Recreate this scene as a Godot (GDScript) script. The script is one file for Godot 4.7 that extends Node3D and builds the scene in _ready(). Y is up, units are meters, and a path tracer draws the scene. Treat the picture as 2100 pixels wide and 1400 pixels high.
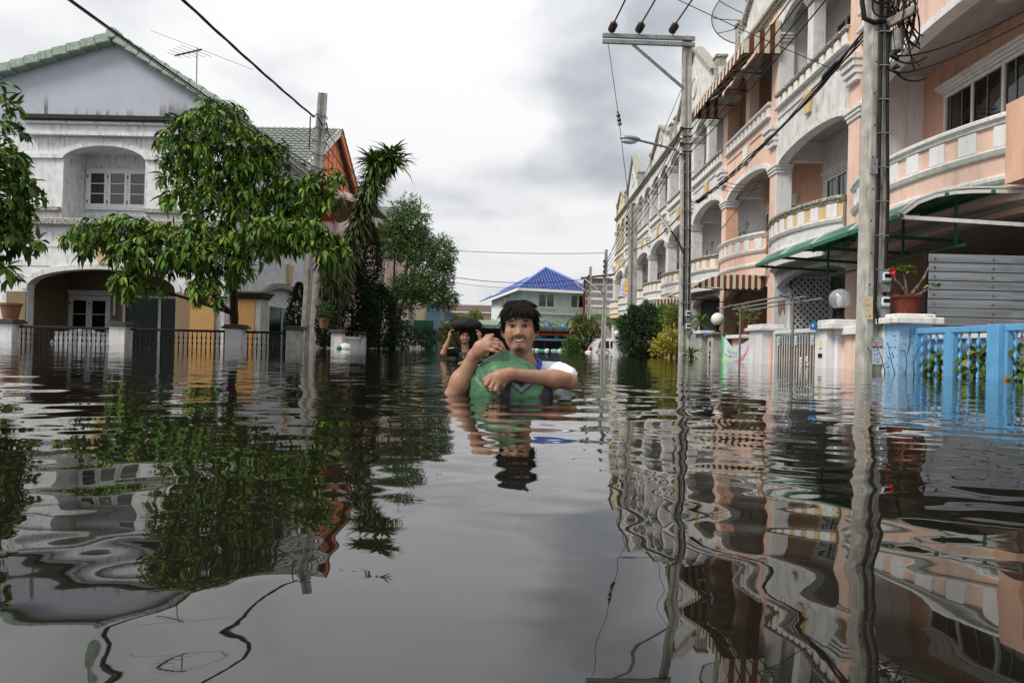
extends Node3D
# A flooded street between two rows of houses. Units are metres, y = 0 is the surface of the flood, the street runs along -z.

var M := {}
var used := {}
var rng := RandomNumberGenerator.new()


class MB:
	# Collects faces. Corners are given counter-clockwise as seen from outside.
	var v := PackedVector3Array()
	var n := PackedVector3Array()
	var c := PackedColorArray()
	var uv := PackedVector2Array()
	var ix := PackedInt32Array()
	var col := Color(1, 1, 1)

	func add(p: Vector3, nn: Vector3, u := Vector2.ZERO) -> int:
		v.append(p); n.append(nn); c.append(col); uv.append(u)
		return v.size() - 1

	func tri(a: Vector3, b: Vector3, d: Vector3) -> void:
		var nn := (b - a).cross(d - a).normalized()
		var i := add(a, nn); add(b, nn); add(d, nn)
		ix.append(i); ix.append(i + 2); ix.append(i + 1)

	func quad(a: Vector3, b: Vector3, d: Vector3, e: Vector3) -> void:
		var nn := (d - a).cross(e - b).normalized()
		var i := add(a, nn, Vector2(0, 1)); add(b, nn, Vector2(1, 1)); add(d, nn, Vector2(1, 0)); add(e, nn, Vector2(0, 0))
		for k in [0, 2, 1, 0, 3, 2]: ix.append(i + k)

	func box(at: Vector3, size: Vector3, bs := Basis.IDENTITY, bevel := 0.0) -> void:
		var h := size / 2
		if bevel <= 0.0:
			var p := []
			for k in 8: p.append(at + bs * Vector3(h.x if k & 1 else -h.x, h.y if k & 2 else -h.y, h.z if k & 4 else -h.z))
			quad(p[4], p[5], p[7], p[6]); quad(p[1], p[0], p[2], p[3])
			quad(p[5], p[1], p[3], p[7]); quad(p[0], p[4], p[6], p[2])
			quad(p[6], p[7], p[3], p[2]); quad(p[0], p[1], p[5], p[4])
			return
		var b: float = min(bevel, min(h.x, min(h.y, h.z)) * 0.9)
		# six faces, twelve chamfers, eight corners
		for ax in 3:
			for sg in [-1.0, 1.0]:
				var u := (ax + 1) % 3
				var w := (ax + 2) % 3
				var q := []
				for k in [[-1, -1], [1, -1], [1, 1], [-1, 1]]:
					var t := Vector3.ZERO
					t[ax] = sg * h[ax]; t[u] = k[0] * (h[u] - b); t[w] = k[1] * (h[w] - b)
					q.append(at + bs * t)
				if sg > 0: quad(q[0], q[1], q[2], q[3])
				else: quad(q[3], q[2], q[1], q[0])
		for ax in 3:
			var u := (ax + 1) % 3
			var w := (ax + 2) % 3
			for su in [-1.0, 1.0]:
				for sw in [-1.0, 1.0]:
					var t := []
					for e in [[-1.0, 0], [1.0, 0], [1.0, 1], [-1.0, 1]]:
						var g := Vector3.ZERO
						g[ax] = e[0] * (h[ax] - b)
						g[u] = su * (h[u] - (b if e[1] else 0.0)); g[w] = sw * (h[w] - (0.0 if e[1] else b))
						t.append(at + bs * g)
					if su * sw > 0: quad(t[3], t[0], t[1], t[2]) if false else quad(t[0], t[1], t[2], t[3]) if _out(t, at, bs) else quad(t[3], t[2], t[1], t[0])
					else: quad(t[0], t[1], t[2], t[3]) if _out(t, at, bs) else quad(t[3], t[2], t[1], t[0])
		for sx in [-1.0, 1.0]:
			for sy in [-1.0, 1.0]:
				for sz in [-1.0, 1.0]:
					var a := at + bs * Vector3(sx * h.x, sy * (h.y - b), sz * (h.z - b))
					var d := at + bs * Vector3(sx * (h.x - b), sy * h.y, sz * (h.z - b))
					var e := at + bs * Vector3(sx * (h.x - b), sy * (h.y - b), sz * h.z)
					if sx * sy * sz > 0: tri(a, d, e)
					else: tri(a, e, d)

	func _out(t: Array, at: Vector3, _bs: Basis) -> bool:
		return (t[2] - t[0]).cross(t[3] - t[1]).dot((t[0] + t[2]) / 2 - at) > 0

	func bar(a: Vector3, b: Vector3, w: float, t: float, up := Vector3.UP) -> void:
		# a straight bar of w (across) by t (along up)
		var z := (b - a).normalized()
		if abs(z.dot(up)) > 0.98: up = Vector3.RIGHT
		var x := up.cross(z).normalized()
		var y := z.cross(x)
		box((a + b) / 2, Vector3(w, t, (b - a).length()), Basis(x, y, z))

	func tube(pts: Array, rad, sides := 6, cap := true) -> void:
		# round tube through points; rad is a number or one radius for each point
		var k := pts.size()
		var ring := []
		var ref := Vector3.ZERO
		for i in k:
			var t: Vector3 = (pts[min(i + 1, k - 1)] - pts[max(i - 1, 0)]).normalized()
			if ref == Vector3.ZERO:
				ref = Vector3.UP if abs(t.y) < 0.9 else Vector3.RIGHT
			var x := ref.cross(t).normalized()
			var y := t.cross(x)
			ref = y
			var r: float = rad[i] if rad is Array else rad
			var start := v.size()
			for s in sides:
				var a := TAU * s / sides
				var d := x * cos(a) + y * sin(a)
				add(pts[i] + d * r, d, Vector2(float(s) / sides, float(i)))
			ring.append(start)
		for i in k - 1:
			for s in sides:
				var a0: int = ring[i] + s
				var a1: int = ring[i] + (s + 1) % sides
				var b0: int = ring[i + 1] + s
				var b1: int = ring[i + 1] + (s + 1) % sides
				for q in [a0, b1, a1, a0, b0, b1]: ix.append(q)
		if cap:
			for e in [0, k - 1]:
				var nn: Vector3 = (pts[0] - pts[1]).normalized() if e == 0 else (pts[k - 1] - pts[k - 2]).normalized()
				var m := add(pts[e], nn)
				var st := v.size()
				for s in sides: add(v[ring[e] + s], nn)
				for s in sides:
					var p := st + s
					var q := st + (s + 1) % sides
					for z in ([m, p, q] if e == 0 else [m, q, p]): ix.append(z)

	func lathe(prof: Array, at := Vector3.ZERO, segs := 16, bs := Basis.IDENTITY) -> void:
		# prof: Vector2(radius, height) from bottom to top; smooth across, flat between steep steps
		for i in prof.size() - 1:
			var p: Vector2 = prof[i]
			var q: Vector2 = prof[i + 1]
			if p.is_equal_approx(q): continue
			var nr := Vector2(q.y - p.y, p.x - q.x).normalized()
			var st := v.size()
			for s in segs + 1:
				var a := TAU * s / segs
				var d := Vector3(cos(a), 0, -sin(a))
				var nn := bs * (d * nr.x + Vector3.UP * nr.y)
				add(at + bs * (d * p.x + Vector3.UP * p.y), nn, Vector2(float(s) / segs, p.y))
				add(at + bs * (d * q.x + Vector3.UP * q.y), nn, Vector2(float(s) / segs, q.y))
			for s in segs:
				var b := st + s * 2
				for z in [b, b + 3, b + 2, b, b + 1, b + 3]: ix.append(z)

	func prism(poly: PackedVector2Array, xf: Transform3D, depth: float) -> void:
		# polygon in the xy plane of xf, extruded along its +z by depth
		if Geometry2D.is_polygon_clockwise(poly):
			poly = poly.duplicate(); poly.reverse()
		var t := Geometry2D.triangulate_polygon(poly)
		var f := func(p: Vector2, z: float) -> Vector3: return xf * Vector3(p.x, p.y, z)
		for i in range(0, t.size(), 3):
			var a := poly[t[i]]
			var b := poly[t[i + 1]]
			var d := poly[t[i + 2]]
			if (b - a).cross(d - a) < 0:
				var s := b
				b = d; d = s
			tri(f.call(a, depth), f.call(b, depth), f.call(d, depth))
			tri(f.call(a, 0.0), f.call(d, 0.0), f.call(b, 0.0))
		for i in poly.size():
			var a := poly[i]
			var b := poly[(i + 1) % poly.size()]
			quad(f.call(a, 0.0), f.call(b, 0.0), f.call(b, depth), f.call(a, depth))

	func sweep(path: Array, prof: Array, closed := true) -> void:
		# profile of Vector2(out, up) swept along a level path; out points to the right of travel
		var rings := []
		for i in path.size():
			var t: Vector3 = path[min(i + 1, path.size() - 1)] - path[max(i - 1, 0)]
			t.y = 0
			t = t.normalized()
			var o := Vector3(-t.z, 0, t.x)
			var r := []
			for p in prof: r.append(path[i] + o * p.x + Vector3.UP * p.y)
			rings.append(r)
		var m := prof.size()
		for i in path.size() - 1:
			for k in (m if closed else m - 1):
				var k2 := (k + 1) % m
				quad(rings[i][k], rings[i + 1][k], rings[i + 1][k2], rings[i][k2])
		if closed:
			for e in [0, path.size() - 1]:
				for k in range(1, m - 1):
					if e == 0: tri(rings[e][0], rings[e][k], rings[e][k + 1])
					else: tri(rings[e][0], rings[e][k + 1], rings[e][k])

	func blob(at: Vector3, size: Vector3, bs := Basis.IDENTITY, lon := 12, lat := 8) -> void:
		var st := v.size()
		for j in lat + 1:
			var b := PI * j / lat - PI / 2
			for i in lon + 1:
				var a := TAU * i / lon
				var d := Vector3(cos(b) * cos(a), sin(b), -cos(b) * sin(a))
				add(at + bs * (d * size), (bs * (d / size)).normalized(), Vector2(float(i) / lon, float(j) / lat))
		for j in lat:
			for i in lon:
				var p := st + j * (lon + 1) + i
				var q := p + lon + 1
				for z in [p, q + 1, p + 1, p, q, q + 1]: ix.append(z)

	func leaf(at: Vector3, dir: Vector3, nrm: Vector3, length: float, width: float, droop := 0.25) -> void:
		# a folded, pointed leaf of six triangles
		var s := dir.cross(nrm).normalized()
		var m := at + dir * length * 0.42 - nrm * length * droop * 0.1
		var e := at + dir * length - nrm * length * droop
		var q := at + dir * length * 0.75 - nrm * length * droop * 0.45
		var f := nrm * width * 0.22
		var a := at
		var l := m + s * width / 2 + f
		var r := m - s * width / 2 + f
		var l2 := q + s * width * 0.36 + f * 0.7
		var r2 := q - s * width * 0.36 + f * 0.7
		tri(a, m, l); tri(a, r, m)
		quad(m, q, l2, l); quad(r, r2, q, m)
		tri(q, e, l2); tri(r2, e, q)

	func mesh() -> ArrayMesh:
		var a := []
		a.resize(Mesh.ARRAY_MAX)
		a[Mesh.ARRAY_VERTEX] = v; a[Mesh.ARRAY_NORMAL] = n; a[Mesh.ARRAY_COLOR] = c; a[Mesh.ARRAY_TEX_UV] = uv; a[Mesh.ARRAY_INDEX] = ix
		var m := ArrayMesh.new()
		m.add_surface_from_arrays(Mesh.PRIMITIVE_TRIANGLES, a)
		return m


func numbered(called: String) -> String:
	if not used.has(called):
		used[called] = 0
		return called
	used[called] += 1
	return "%s_%03d" % [called, used[called]]


func thing(called: String, label: String, category: String, at := Vector3.ZERO, group := "") -> Node3D:
	var o := Node3D.new()
	o.name = numbered(called)
	add_child(o)
	o.position = at
	o.set_meta("kind", "thing"); o.set_meta("label", label); o.set_meta("category", category)
	if group: o.set_meta("group", group)
	return o


func obj(called: String, shape, m: Material, parent: Node3D = self, local := false) -> MeshInstance3D:
	# one named mesh; shapes are in world coordinates unless local
	var o := MeshInstance3D.new()
	o.mesh = shape.mesh() if shape is MB else shape
	o.material_override = m
	o.name = numbered(called) if parent == self else called
	parent.add_child(o, true)
	if parent != self and not local:
		var q := Vector3.ZERO
		var w: Node3D = parent
		while w != self:
			q += w.position
			w = w.get_parent()
		o.position = -q
	return o


func single(called: String, shape, m: Material, label: String, category: String, group := "") -> MeshInstance3D:
	var o := obj(called, shape, m)
	o.set_meta("kind", "thing"); o.set_meta("label", label); o.set_meta("category", category)
	if group: o.set_meta("group", group)
	return o


func struct(called: String, shape, m: Material) -> MeshInstance3D:
	var o := obj(called, shape, m)
	o.set_meta("kind", "structure")
	return o


func V(x: float, y: float, z: float) -> Vector3:
	return Vector3(x, y, z)


func bx(lo: Vector3, hi: Vector3, bevel := 0.0) -> MB:
	var b := MB.new()
	b.box((lo + hi) / 2, (hi - lo).abs(), Basis.IDENTITY, bevel)
	return b


func rnd(a: float, b: float) -> float:
	return rng.randf_range(a, b)


func rdir() -> Vector3:
	var y := rnd(-1, 1)
	var a := rnd(0, TAU)
	var r := sqrt(max(0.0, 1 - y * y))
	return Vector3(r * cos(a), y, r * sin(a))


func sag(a: Vector3, b: Vector3, drop: float, k := 14) -> Array:
	var p := []
	for i in k + 1:
		var t := float(i) / k
		p.append(a.lerp(b, t) - Vector3.UP * drop * 4 * t * (1 - t))
	return p


# ---- textures and materials ----

func noise_bytes(seed_: int, freq: float, w: int, h: int, oct := 4) -> Image:
	var f := FastNoiseLite.new()
	f.seed = seed_; f.noise_type = FastNoiseLite.TYPE_SIMPLEX_SMOOTH; f.frequency = freq; f.fractal_octaves = oct
	var im := f.get_seamless_image(w, h)
	return im


func plaster_texture(seed_: int, mottle: float, grime: float, tint: Color, size := 512) -> ImageTexture:
	# paint that has weathered: cloudy mottling, fine grain and runs of dirt of the given tint
	var a := noise_bytes(seed_, 0.012, size, size, 5)
	var b := noise_bytes(seed_ + 7, 0.14, size, size, 2)
	var s := noise_bytes(seed_ + 13, 0.035, size, 32, 4)
	s.resize(size, size, Image.INTERPOLATE_CUBIC)
	var d := noise_bytes(seed_ + 29, 0.009, size, size, 3)
	var da := a.get_data(); var db := b.get_data(); var ds := s.get_data(); var dd := d.get_data()
	var out := PackedByteArray()
	out.resize(size * size * 3)
	for i in size * size:
		var l := 1.0 - mottle * (1.0 - da[i] / 255.0) - 0.05 * (db[i] / 255.0 - 0.5)
		var g: float = clamp((ds[i] / 255.0 - 0.5) * 3.2, 0.0, 1.0) * clamp((dd[i] / 255.0 - 0.38) * 3.0, 0.0, 1.0) * grime
		g = clamp(g + grime * 0.5 * clamp((db[i] / 255.0 - 0.62) * 4.0, 0.0, 1.0) * clamp((da[i] / 255.0 - 0.5) * 3.0, 0.0, 1.0), 0.0, 1.0)
		out[i * 3] = int(255 * clamp(l * lerp(1.0, tint.r, g), 0.0, 1.0))
		out[i * 3 + 1] = int(255 * clamp(l * lerp(1.0, tint.g, g), 0.0, 1.0))
		out[i * 3 + 2] = int(255 * clamp(l * lerp(1.0, tint.b, g), 0.0, 1.0))
	return ImageTexture.create_from_image(Image.create_from_data(size, size, false, Image.FORMAT_RGB8, out))


func patch_texture(seed_: int, freq: float, low: Color, high: Color, cut: float, sharp: float, stretch := Vector2i(1, 1), size := 512) -> ImageTexture:
	# two colours in patches: low where the noise is under cut
	var a := noise_bytes(seed_, freq, size / stretch.x, size / stretch.y, 5)
	if stretch != Vector2i(1, 1): a.resize(size, size, Image.INTERPOLATE_CUBIC)
	var b := noise_bytes(seed_ + 5, 0.2, size, size, 2)
	var da := a.get_data(); var db := b.get_data()
	var out := PackedByteArray()
	out.resize(size * size * 3)
	for i in size * size:
		var t: float = clamp((da[i] / 255.0 + 0.25 * (db[i] / 255.0 - 0.5) - cut) * sharp + 0.5, 0.0, 1.0)
		var k := 0.92 + 0.16 * (db[i] / 255.0)
		out[i * 3] = int(255 * clamp(lerp(low.r, high.r, t) * k, 0.0, 1.0))
		out[i * 3 + 1] = int(255 * clamp(lerp(low.g, high.g, t) * k, 0.0, 1.0))
		out[i * 3 + 2] = int(255 * clamp(lerp(low.b, high.b, t) * k, 0.0, 1.0))
	return ImageTexture.create_from_image(Image.create_from_data(size, size, false, Image.FORMAT_RGB8, out))


func mat(called: String, color: Color, rough := 0.8, tex: Texture2D = null, metres := 3.0, extra := {}) -> StandardMaterial3D:
	var m := StandardMaterial3D.new()
	m.resource_name = called
	m.albedo_color = color
	m.roughness = rough
	m.metallic_specular = 0.4
	if tex:
		m.albedo_texture = tex
		m.uv1_triplanar = true
		m.uv1_world_triplanar = true
		m.uv1_scale = Vector3.ONE / metres
		m.uv1_triplanar_sharpness = 6.0
	for k in extra: m.set(k, extra[k])
	M[called] = m
	return m


func make_materials() -> void:
	var plain := plaster_texture(3, 0.07, 0.14, Color(0.5, 0.47, 0.42))
	var dirty := plaster_texture(11, 0.12, 0.3, Color(0.33, 0.31, 0.29))
	var mold := patch_texture(21, 0.045, Color(0.30, 0.295, 0.28), Color(0.95, 0.95, 0.93), 0.45, 2.2)
	var conc := plaster_texture(31, 0.22, 0.4, Color(0.42, 0.38, 0.33))
	var grain := patch_texture(41, 0.03, Color(0.66, 0.62, 0.58), Color(1, 1, 1), 0.5, 1.6, Vector2i(1, 16))
	var bark := patch_texture(43, 0.05, Color(0.45, 0.42, 0.38), Color(1, 1, 1), 0.5, 2.2, Vector2i(1, 8))
	var rust := patch_texture(47, 0.03, Color(0.55, 0.4, 0.32), Color(1, 1, 1), 0.33, 4.0)
	mat("white", Color(0.90, 0.90, 0.91), 0.75, dirty, 3.2)
	mat("white_stained", Color(0.91, 0.91, 0.905), 0.8, plaster_texture(51, 0.16, 0.42, Color(0.44, 0.43, 0.40)), 3.1)
	mat("white_clean", Color(0.92, 0.92, 0.93), 0.6, plain, 2.6)
	mat("white_aged", Color(0.93, 0.94, 0.955), 0.8, dirty, 2.4)
	mat("trim", Color(0.91, 0.91, 0.90), 0.7, dirty, 1.7)
	mat("mold", Color(0.82, 0.81, 0.78), 0.9, mold, 1.5)
	mat("peach", Color(0.93, 0.80, 0.735), 0.75, plain, 3.4)
	mat("peach_shaded", Color(0.885, 0.72, 0.625), 0.75, plain, 2.9)  # peach with the shade of camera-side and inner faces put into its colour
	mat("tan", Color(0.86, 0.75, 0.57), 0.8, plain, 2.2)
	mat("cream", Color(0.90, 0.84, 0.70), 0.8, dirty, 3.0)
	mat("ochre", Color(0.76, 0.60, 0.39), 0.8, plain, 3.0)
	mat("brown_wall", Color(0.55, 0.47, 0.38), 0.85, plain, 3.0)
	mat("pink_wall", Color(0.90, 0.82, 0.78), 0.8, plain, 3.0)
	mat("orange", Color(0.91, 0.58, 0.42), 0.75, plain, 2.6)
	mat("red_trim", Color(0.72, 0.24, 0.17), 0.7, plain, 2.0)
	mat("mint", Color(0.86, 0.90, 0.89), 0.75, plain, 4.0)
	mat("grey_wall", Color(0.62, 0.62, 0.63), 0.85, dirty, 3.0)
	mat("dark_wall", Color(0.32, 0.32, 0.33), 0.9, plain, 3.0)
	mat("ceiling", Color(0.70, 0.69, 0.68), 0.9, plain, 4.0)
	mat("concrete", Color(0.76, 0.755, 0.73), 0.92, conc, 1.8)
	mat("concrete_dark", Color(0.45, 0.43, 0.40), 0.95, conc, 1.2)
	mat("cap_mold", Color(0.42, 0.41, 0.39), 0.95, mold, 0.8)
	mat("green_tile", Color(0.68, 0.76, 0.71), 0.7, conc, 0.9)
	mat("grey_tile", Color(0.57, 0.60, 0.575), 0.75, conc, 1.1)
	mat("blue_tile", Color(0.36, 0.45, 0.74), 0.35, plain, 2.0)
	mat("brown_tile", Color(0.45, 0.38, 0.35), 0.8, conc, 1.0)
	mat("glass", Color(0.035, 0.045, 0.05), 0.04, null, 1.0, {"metallic_specular": 0.7})
	mat("green_glass", Color(0.06, 0.15, 0.14), 0.08, null, 1.0, {"metallic_specular": 0.3})
	mat("dark", Color(0.05, 0.05, 0.05), 0.9)
	mat("iron", Color(0.10, 0.075, 0.065), 0.6, rust, 0.5)
	mat("cable", Color(0.06, 0.06, 0.062), 0.6)
	mat("steel", Color(0.50, 0.53, 0.54), 0.5, rust, 0.8, {"metallic": 0.4})
	mat("galvanised", Color(0.63, 0.65, 0.65), 0.45, conc, 0.5, {"metallic": 0.55})
	mat("white_paint", Color(0.90, 0.91, 0.91), 0.4, plain, 1.0)
	mat("blue_paint", Color(0.40, 0.65, 0.83), 0.4, plain, 1.1)
	mat("blue_pale", Color(0.60, 0.76, 0.90), 0.6, plain, 1.4)
	mat("green_frame", Color(0.16, 0.42, 0.33), 0.45, plain, 1.0)
	mat("plank", Color(0.60, 0.64, 0.68), 0.55, patch_texture(42, 0.03, Color(0.82, 0.80, 0.78), Color(1, 1, 1), 0.5, 1.4, Vector2i(16, 1)), 1.4)
	mat("wood_red", Color(0.45, 0.19, 0.15), 0.7, grain, 1.0)
	mat("wood_blue", Color(0.38, 0.58, 0.70), 0.6, grain, 1.0)
	mat("porcelain", Color(0.20, 0.13, 0.12), 0.25)
	mat("porcelain_white", Color(0.86, 0.84, 0.82), 0.2)
	mat("meter_grey", Color(0.45, 0.48, 0.50), 0.5, plain, 0.5)
	mat("meter_glass", Color(0.75, 0.80, 0.82), 0.08)
	mat("pot_red", Color(0.47, 0.22, 0.17), 0.8, conc, 0.6)
	mat("pot_clay", Color(0.60, 0.42, 0.32), 0.85, conc, 0.6)
	mat("bark", Color(0.36, 0.30, 0.25), 0.95, bark, 0.6)
	mat("bark_pale", Color(0.60, 0.56, 0.52), 0.9, bark, 0.6)
	mat("leaf", Color(1, 1, 1), 0.55, null, 1.0, {"vertex_color_use_as_albedo": true, "backlight": Color(0.5, 0.6, 0.12), "metallic_specular": 0.3})
	mat("leaf_matt", Color(1, 1, 1), 0.7, null, 1.0, {"vertex_color_use_as_albedo": true, "backlight": Color(0.3, 0.4, 0.1)})
	mat("canvas", Color(1, 1, 1), 0.85, null, 1.0, {"vertex_color_use_as_albedo": true, "backlight": Color(0.35, 0.33, 0.28)})
	mat("painted", Color(1, 1, 1), 0.6, null, 1.0, {"vertex_color_use_as_albedo": true})
	mat("polycarbonate", Color(0.22, 0.46, 0.39), 0.25, null, 1.0, {"backlight": Color(0.16, 0.45, 0.34)})
	mat("white_sheet", Color(0.85, 0.86, 0.88), 0.8, plain, 1.0)


func _ready() -> void:
	rng.seed = 20111
	# camera: held 21 cm above the flood, rolled a little
	var cam := Camera3D.new()
	cam.name = "camera"
	cam.fov = 53.13
	cam.near = 0.05
	cam.far = 600.0
	add_child(cam)
	cam.transform = Transform3D(Basis(Vector3.UP, deg_to_rad(0.82)) * Basis(Vector3.RIGHT, deg_to_rad(0.43)) * Basis(Vector3.BACK, deg_to_rad(1.4)), Vector3(0, 0.21, 0))
	cam.current = true
	# sky, exposure, haze
	var env := Environment.new()
	env.background_mode = Environment.BG_SKY
	var sky := Sky.new()
	var pano := PanoramaSkyMaterial.new()
	pano.panorama = cloud_panorama()
	sky.sky_material = pano
	env.sky = sky
	env.background_energy_multiplier = 1.0
	env.tonemap_mode = Environment.TONE_MAPPER_LINEAR
	env.tonemap_exposure = 1.1
	env.sdfgi_enabled = true; env.ssao_enabled = true; env.ssil_enabled = true
	var we := WorldEnvironment.new()
	we.name = "world_environment"
	we.environment = env
	add_child(we)
	# a veiled sun, high on the left, set behind the camera to light walls facing it
	var sun := DirectionalLight3D.new()
	sun.name = "sun"
	sun.light_energy = 0.9
	sun.light_color = Color(1.0, 0.97, 0.92)
	sun.light_angular_distance = 20.0
	sun.shadow_enabled = true
	add_child(sun)
	sun.look_at_from_position(Vector3(-11, 14, 7), Vector3.ZERO, Vector3.UP)
	make_materials()
	build_water()
	build_row()
	build_left()
	build_far()
	build_street()
	build_plants()
	build_people()


func cloud_panorama() -> ImageTexture:
	# overcast: a bright veil with heavier grey clouds all round, flattened towards the horizon
	var w := 1024
	var h := 512
	var a := FastNoiseLite.new()
	a.seed = 8; a.frequency = 0.55; a.fractal_octaves = 6; a.fractal_gain = 0.52
	a.domain_warp_enabled = true; a.domain_warp_amplitude = 0.5; a.domain_warp_frequency = 0.7
	var b := FastNoiseLite.new()
	b.seed = 14; b.frequency = 0.28; b.fractal_octaves = 4
	var px := PackedFloat32Array()
	px.resize(w * h * 3)
	for j in h:
		var el := (0.5 - (j + 0.5) / h) * PI
		var up: float = max(0.0, sin(el))
		for i in w:
			var az := wrapf((i + 0.5) / w * TAU, -PI, PI)   # the left edge of the picture lies up the street
			var r := cos(el) / (up + 0.16)
			var x := sin(az) * r * 1.35
			var z := -cos(az) * r * 1.35
			var k := j * w + i
			if el < -0.12:
				px[k * 3] = 0.20; px[k * 3 + 1] = 0.20; px[k * 3 + 2] = 0.195
				continue
			var big := b.get_noise_2d(x, z)
			# the grey bank that hangs ahead, right of the street's end
			var da := (az - 0.13) / 0.18
			var de := (el - 0.36) / 0.17
			var bank := exp(-da * da - de * de)
			var t: float = clamp(0.15 + 0.40 * big + 0.38 * bank + 0.95 * a.get_noise_2d(x, z), 0.0, 1.0)
			t = t * t * (3 - 2 * t)
			var lum: float = lerp(0.84, 0.36, t)
			var haze: float = exp(-up * 9.0)
			lum = lerp(lum, 0.76, haze * 0.75)
			lum *= 0.92 + 0.45 * up   # an overcast sky is brightest overhead
			var grey := t * (1 - haze * 0.8)
			px[k * 3] = lum * (1.0 - 0.10 * grey)
			px[k * 3 + 1] = lum * (1.0 - 0.03 * grey)
			px[k * 3 + 2] = lum * (1.01 + 0.07 * grey)
	var im := Image.create_from_data(w, h, false, Image.FORMAT_RGBF, px.to_byte_array())
	return ImageTexture.create_from_image(im)


var waves := []


func wave(x: float, z: float, shortest: float) -> Vector3:
	# height and slopes of the flood's surface
	var y := 0.0
	var sx := 0.0
	var sz := 0.0
	for w in waves:
		if w[4] < shortest: continue
		var p: float = w[0] * x + w[1] * z + w[2]
		var m: float = 0.65 + 0.35 * sin(w[5] * x + w[6] * z + w[7])
		var q: float = w[3] * m
		var c := cos(p) * q
		y += sin(p) * q / w[8]
		sx += c * w[0] / w[8]; sz += c * w[1] / w[8]
	# rings spreading from the two waders
	for c in [[-0.02, -3.05, 0.26, 1.0], [-0.87, -10.5, 0.3, 0.8]]:
		var dx: float = x - c[0]
		var dz: float = z - c[1]
		var r := sqrt(dx * dx + dz * dz)
		if r > 2.6 or r < 0.05: continue
		var g: float = 0.030 * c[3] * exp(-pow((r - 0.5) / 0.8, 2.0)) * cos(TAU * r / c[2])
		sx += g * dx / r; sz += g * dz / r
	return Vector3(y, sx, sz)


func build_water() -> void:
	var g := RandomNumberGenerator.new()
	g.seed = 77
	for s in [[0.055, 0.0028, 4], [0.085, 0.0042, 5], [0.13, 0.0072, 6], [0.20, 0.0092, 7], [0.33, 0.0078, 6], [0.56, 0.0044, 5], [0.95, 0.0028, 4], [1.7, 0.0018, 3], [3.1, 0.0015, 3]]:
		for k in s[2]:
			var lam: float = s[0] * g.randf_range(0.8, 1.25)
			var a := g.randfn(0.0, 0.55)
			var kk := TAU / lam
			# [kx, kz, phase, slope, wavelength, patchiness x, z, phase, wavenumber]
			waves.append([sin(a) * kk, cos(a) * kk, g.randf_range(0, TAU), s[1] * 1.5 / sqrt(s[2]), lam, g.randf_range(-2.2, 2.2) / sqrt(lam + 0.3), g.randf_range(-2.2, 2.2) / sqrt(lam + 0.3), g.randf_range(0, TAU), kk])
	var b := MB.new()
	water_patch(b, -1.4, 1.4, 0.6, -1.9, 0.014, 0.014, 0.0, 0)
	water_patch(b, -4.2, 4.2, 0.6, -6.5, 0.05, 0.025, 0.07, 1)
	water_patch(b, -9.8, -4.2, 0.6, -6.5, 0.08, 0.05, 0.12, 0)
	water_patch(b, 4.2, 9.8, 0.6, -6.5, 0.08, 0.05, 0.12, 0)
	water_patch(b, -12.04, 12.04, -6.5, -14.5, 0.07, 0.04, 0.11, 0)
	water_patch(b, -60, -12.04, -6.5, -14.5, 2.398, 0.5, 0.5, 0)
	water_patch(b, 12.04, 60, -6.5, -14.5, 2.398, 0.5, 0.5, 0)
	water_patch(b, -60, 60, -14.5, -44.0, 0.4, 0.07, 0.19, 0)
	water_patch(b, -150, 150, -44.0, -240.0, 5.0, 2.0, 9.0, 0)
	water_patch(b, -60, 60, 40.0, 0.6, 4.0, 3.94, 9.0, 0)
	water_patch(b, -60, -9.8, 0.6, -6.5, 2.51, 0.5, 0.5, 0)
	water_patch(b, 9.8, 60, 0.6, -6.5, 2.51, 0.5, 0.5, 0)
	mat("water", Color(0.09, 0.085, 0.065), 0.012, null, 1.0, {"metallic_specular": 0.68})
	struct("water", b, M["water"])
	var d := MB.new()
	d.box(V(0, -1.35, -100), V(300, 0.3, 280))
	struct("ground", d, mat("mud", Color(0.30, 0.27, 0.22), 0.95))


func water_patch(b: MB, x0: float, x1: float, z0: float, z1: float, dx: float, dz: float, shortest: float, hole: int) -> void:
	var nx := int(round((x1 - x0) / dx))
	var nz := int(round((z0 - z1) / dz))
	var st := b.v.size()
	for j in nz + 1:
		var z := z0 - dz * j
		for i in nx + 1:
			var x := x0 + dx * i
			var w := wave(x, z, shortest)
			b.add(Vector3(x, w.x, z), Vector3(-w.y, 1, -w.z).normalized())
	for j in nz:
		var z := z0 - dz * (j + 0.5)
		for i in nx:
			if hole == 1 and z > -1.9 and abs(x0 + dx * (i + 0.5)) < 1.4: continue
			var p := st + j * (nx + 1) + i
			var q := p + nx + 1
			for k in [p, q + 1, p + 1, p, q, q + 1]: b.ix.append(k)


# ---- the row of townhouses on the right: facade at x = 6.6, a house every 4.43 m ----
const FX := 6.6
const UNIT := 4.43


func zc(k: float) -> float:
	return -9.36 - UNIT * k


func face(x: float) -> Transform3D:
	# polygon (distance up the street, height), extruded into the building
	return Transform3D(Basis(Vector3(0, 0, -1), Vector3.UP, Vector3.RIGHT), Vector3(x, 0, 0))


func arch_curve(d0: float, d1: float, spring: float, crown: float, k := 14, power := 1.0) -> Array:
	var p := []
	for i in k + 1:
		var a := PI * i / k
		p.append(Vector2((d0 + d1) / 2 - cos(a) * (d1 - d0) / 2, spring + (crown - spring) * pow(sin(a), power)))
	return p


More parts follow.
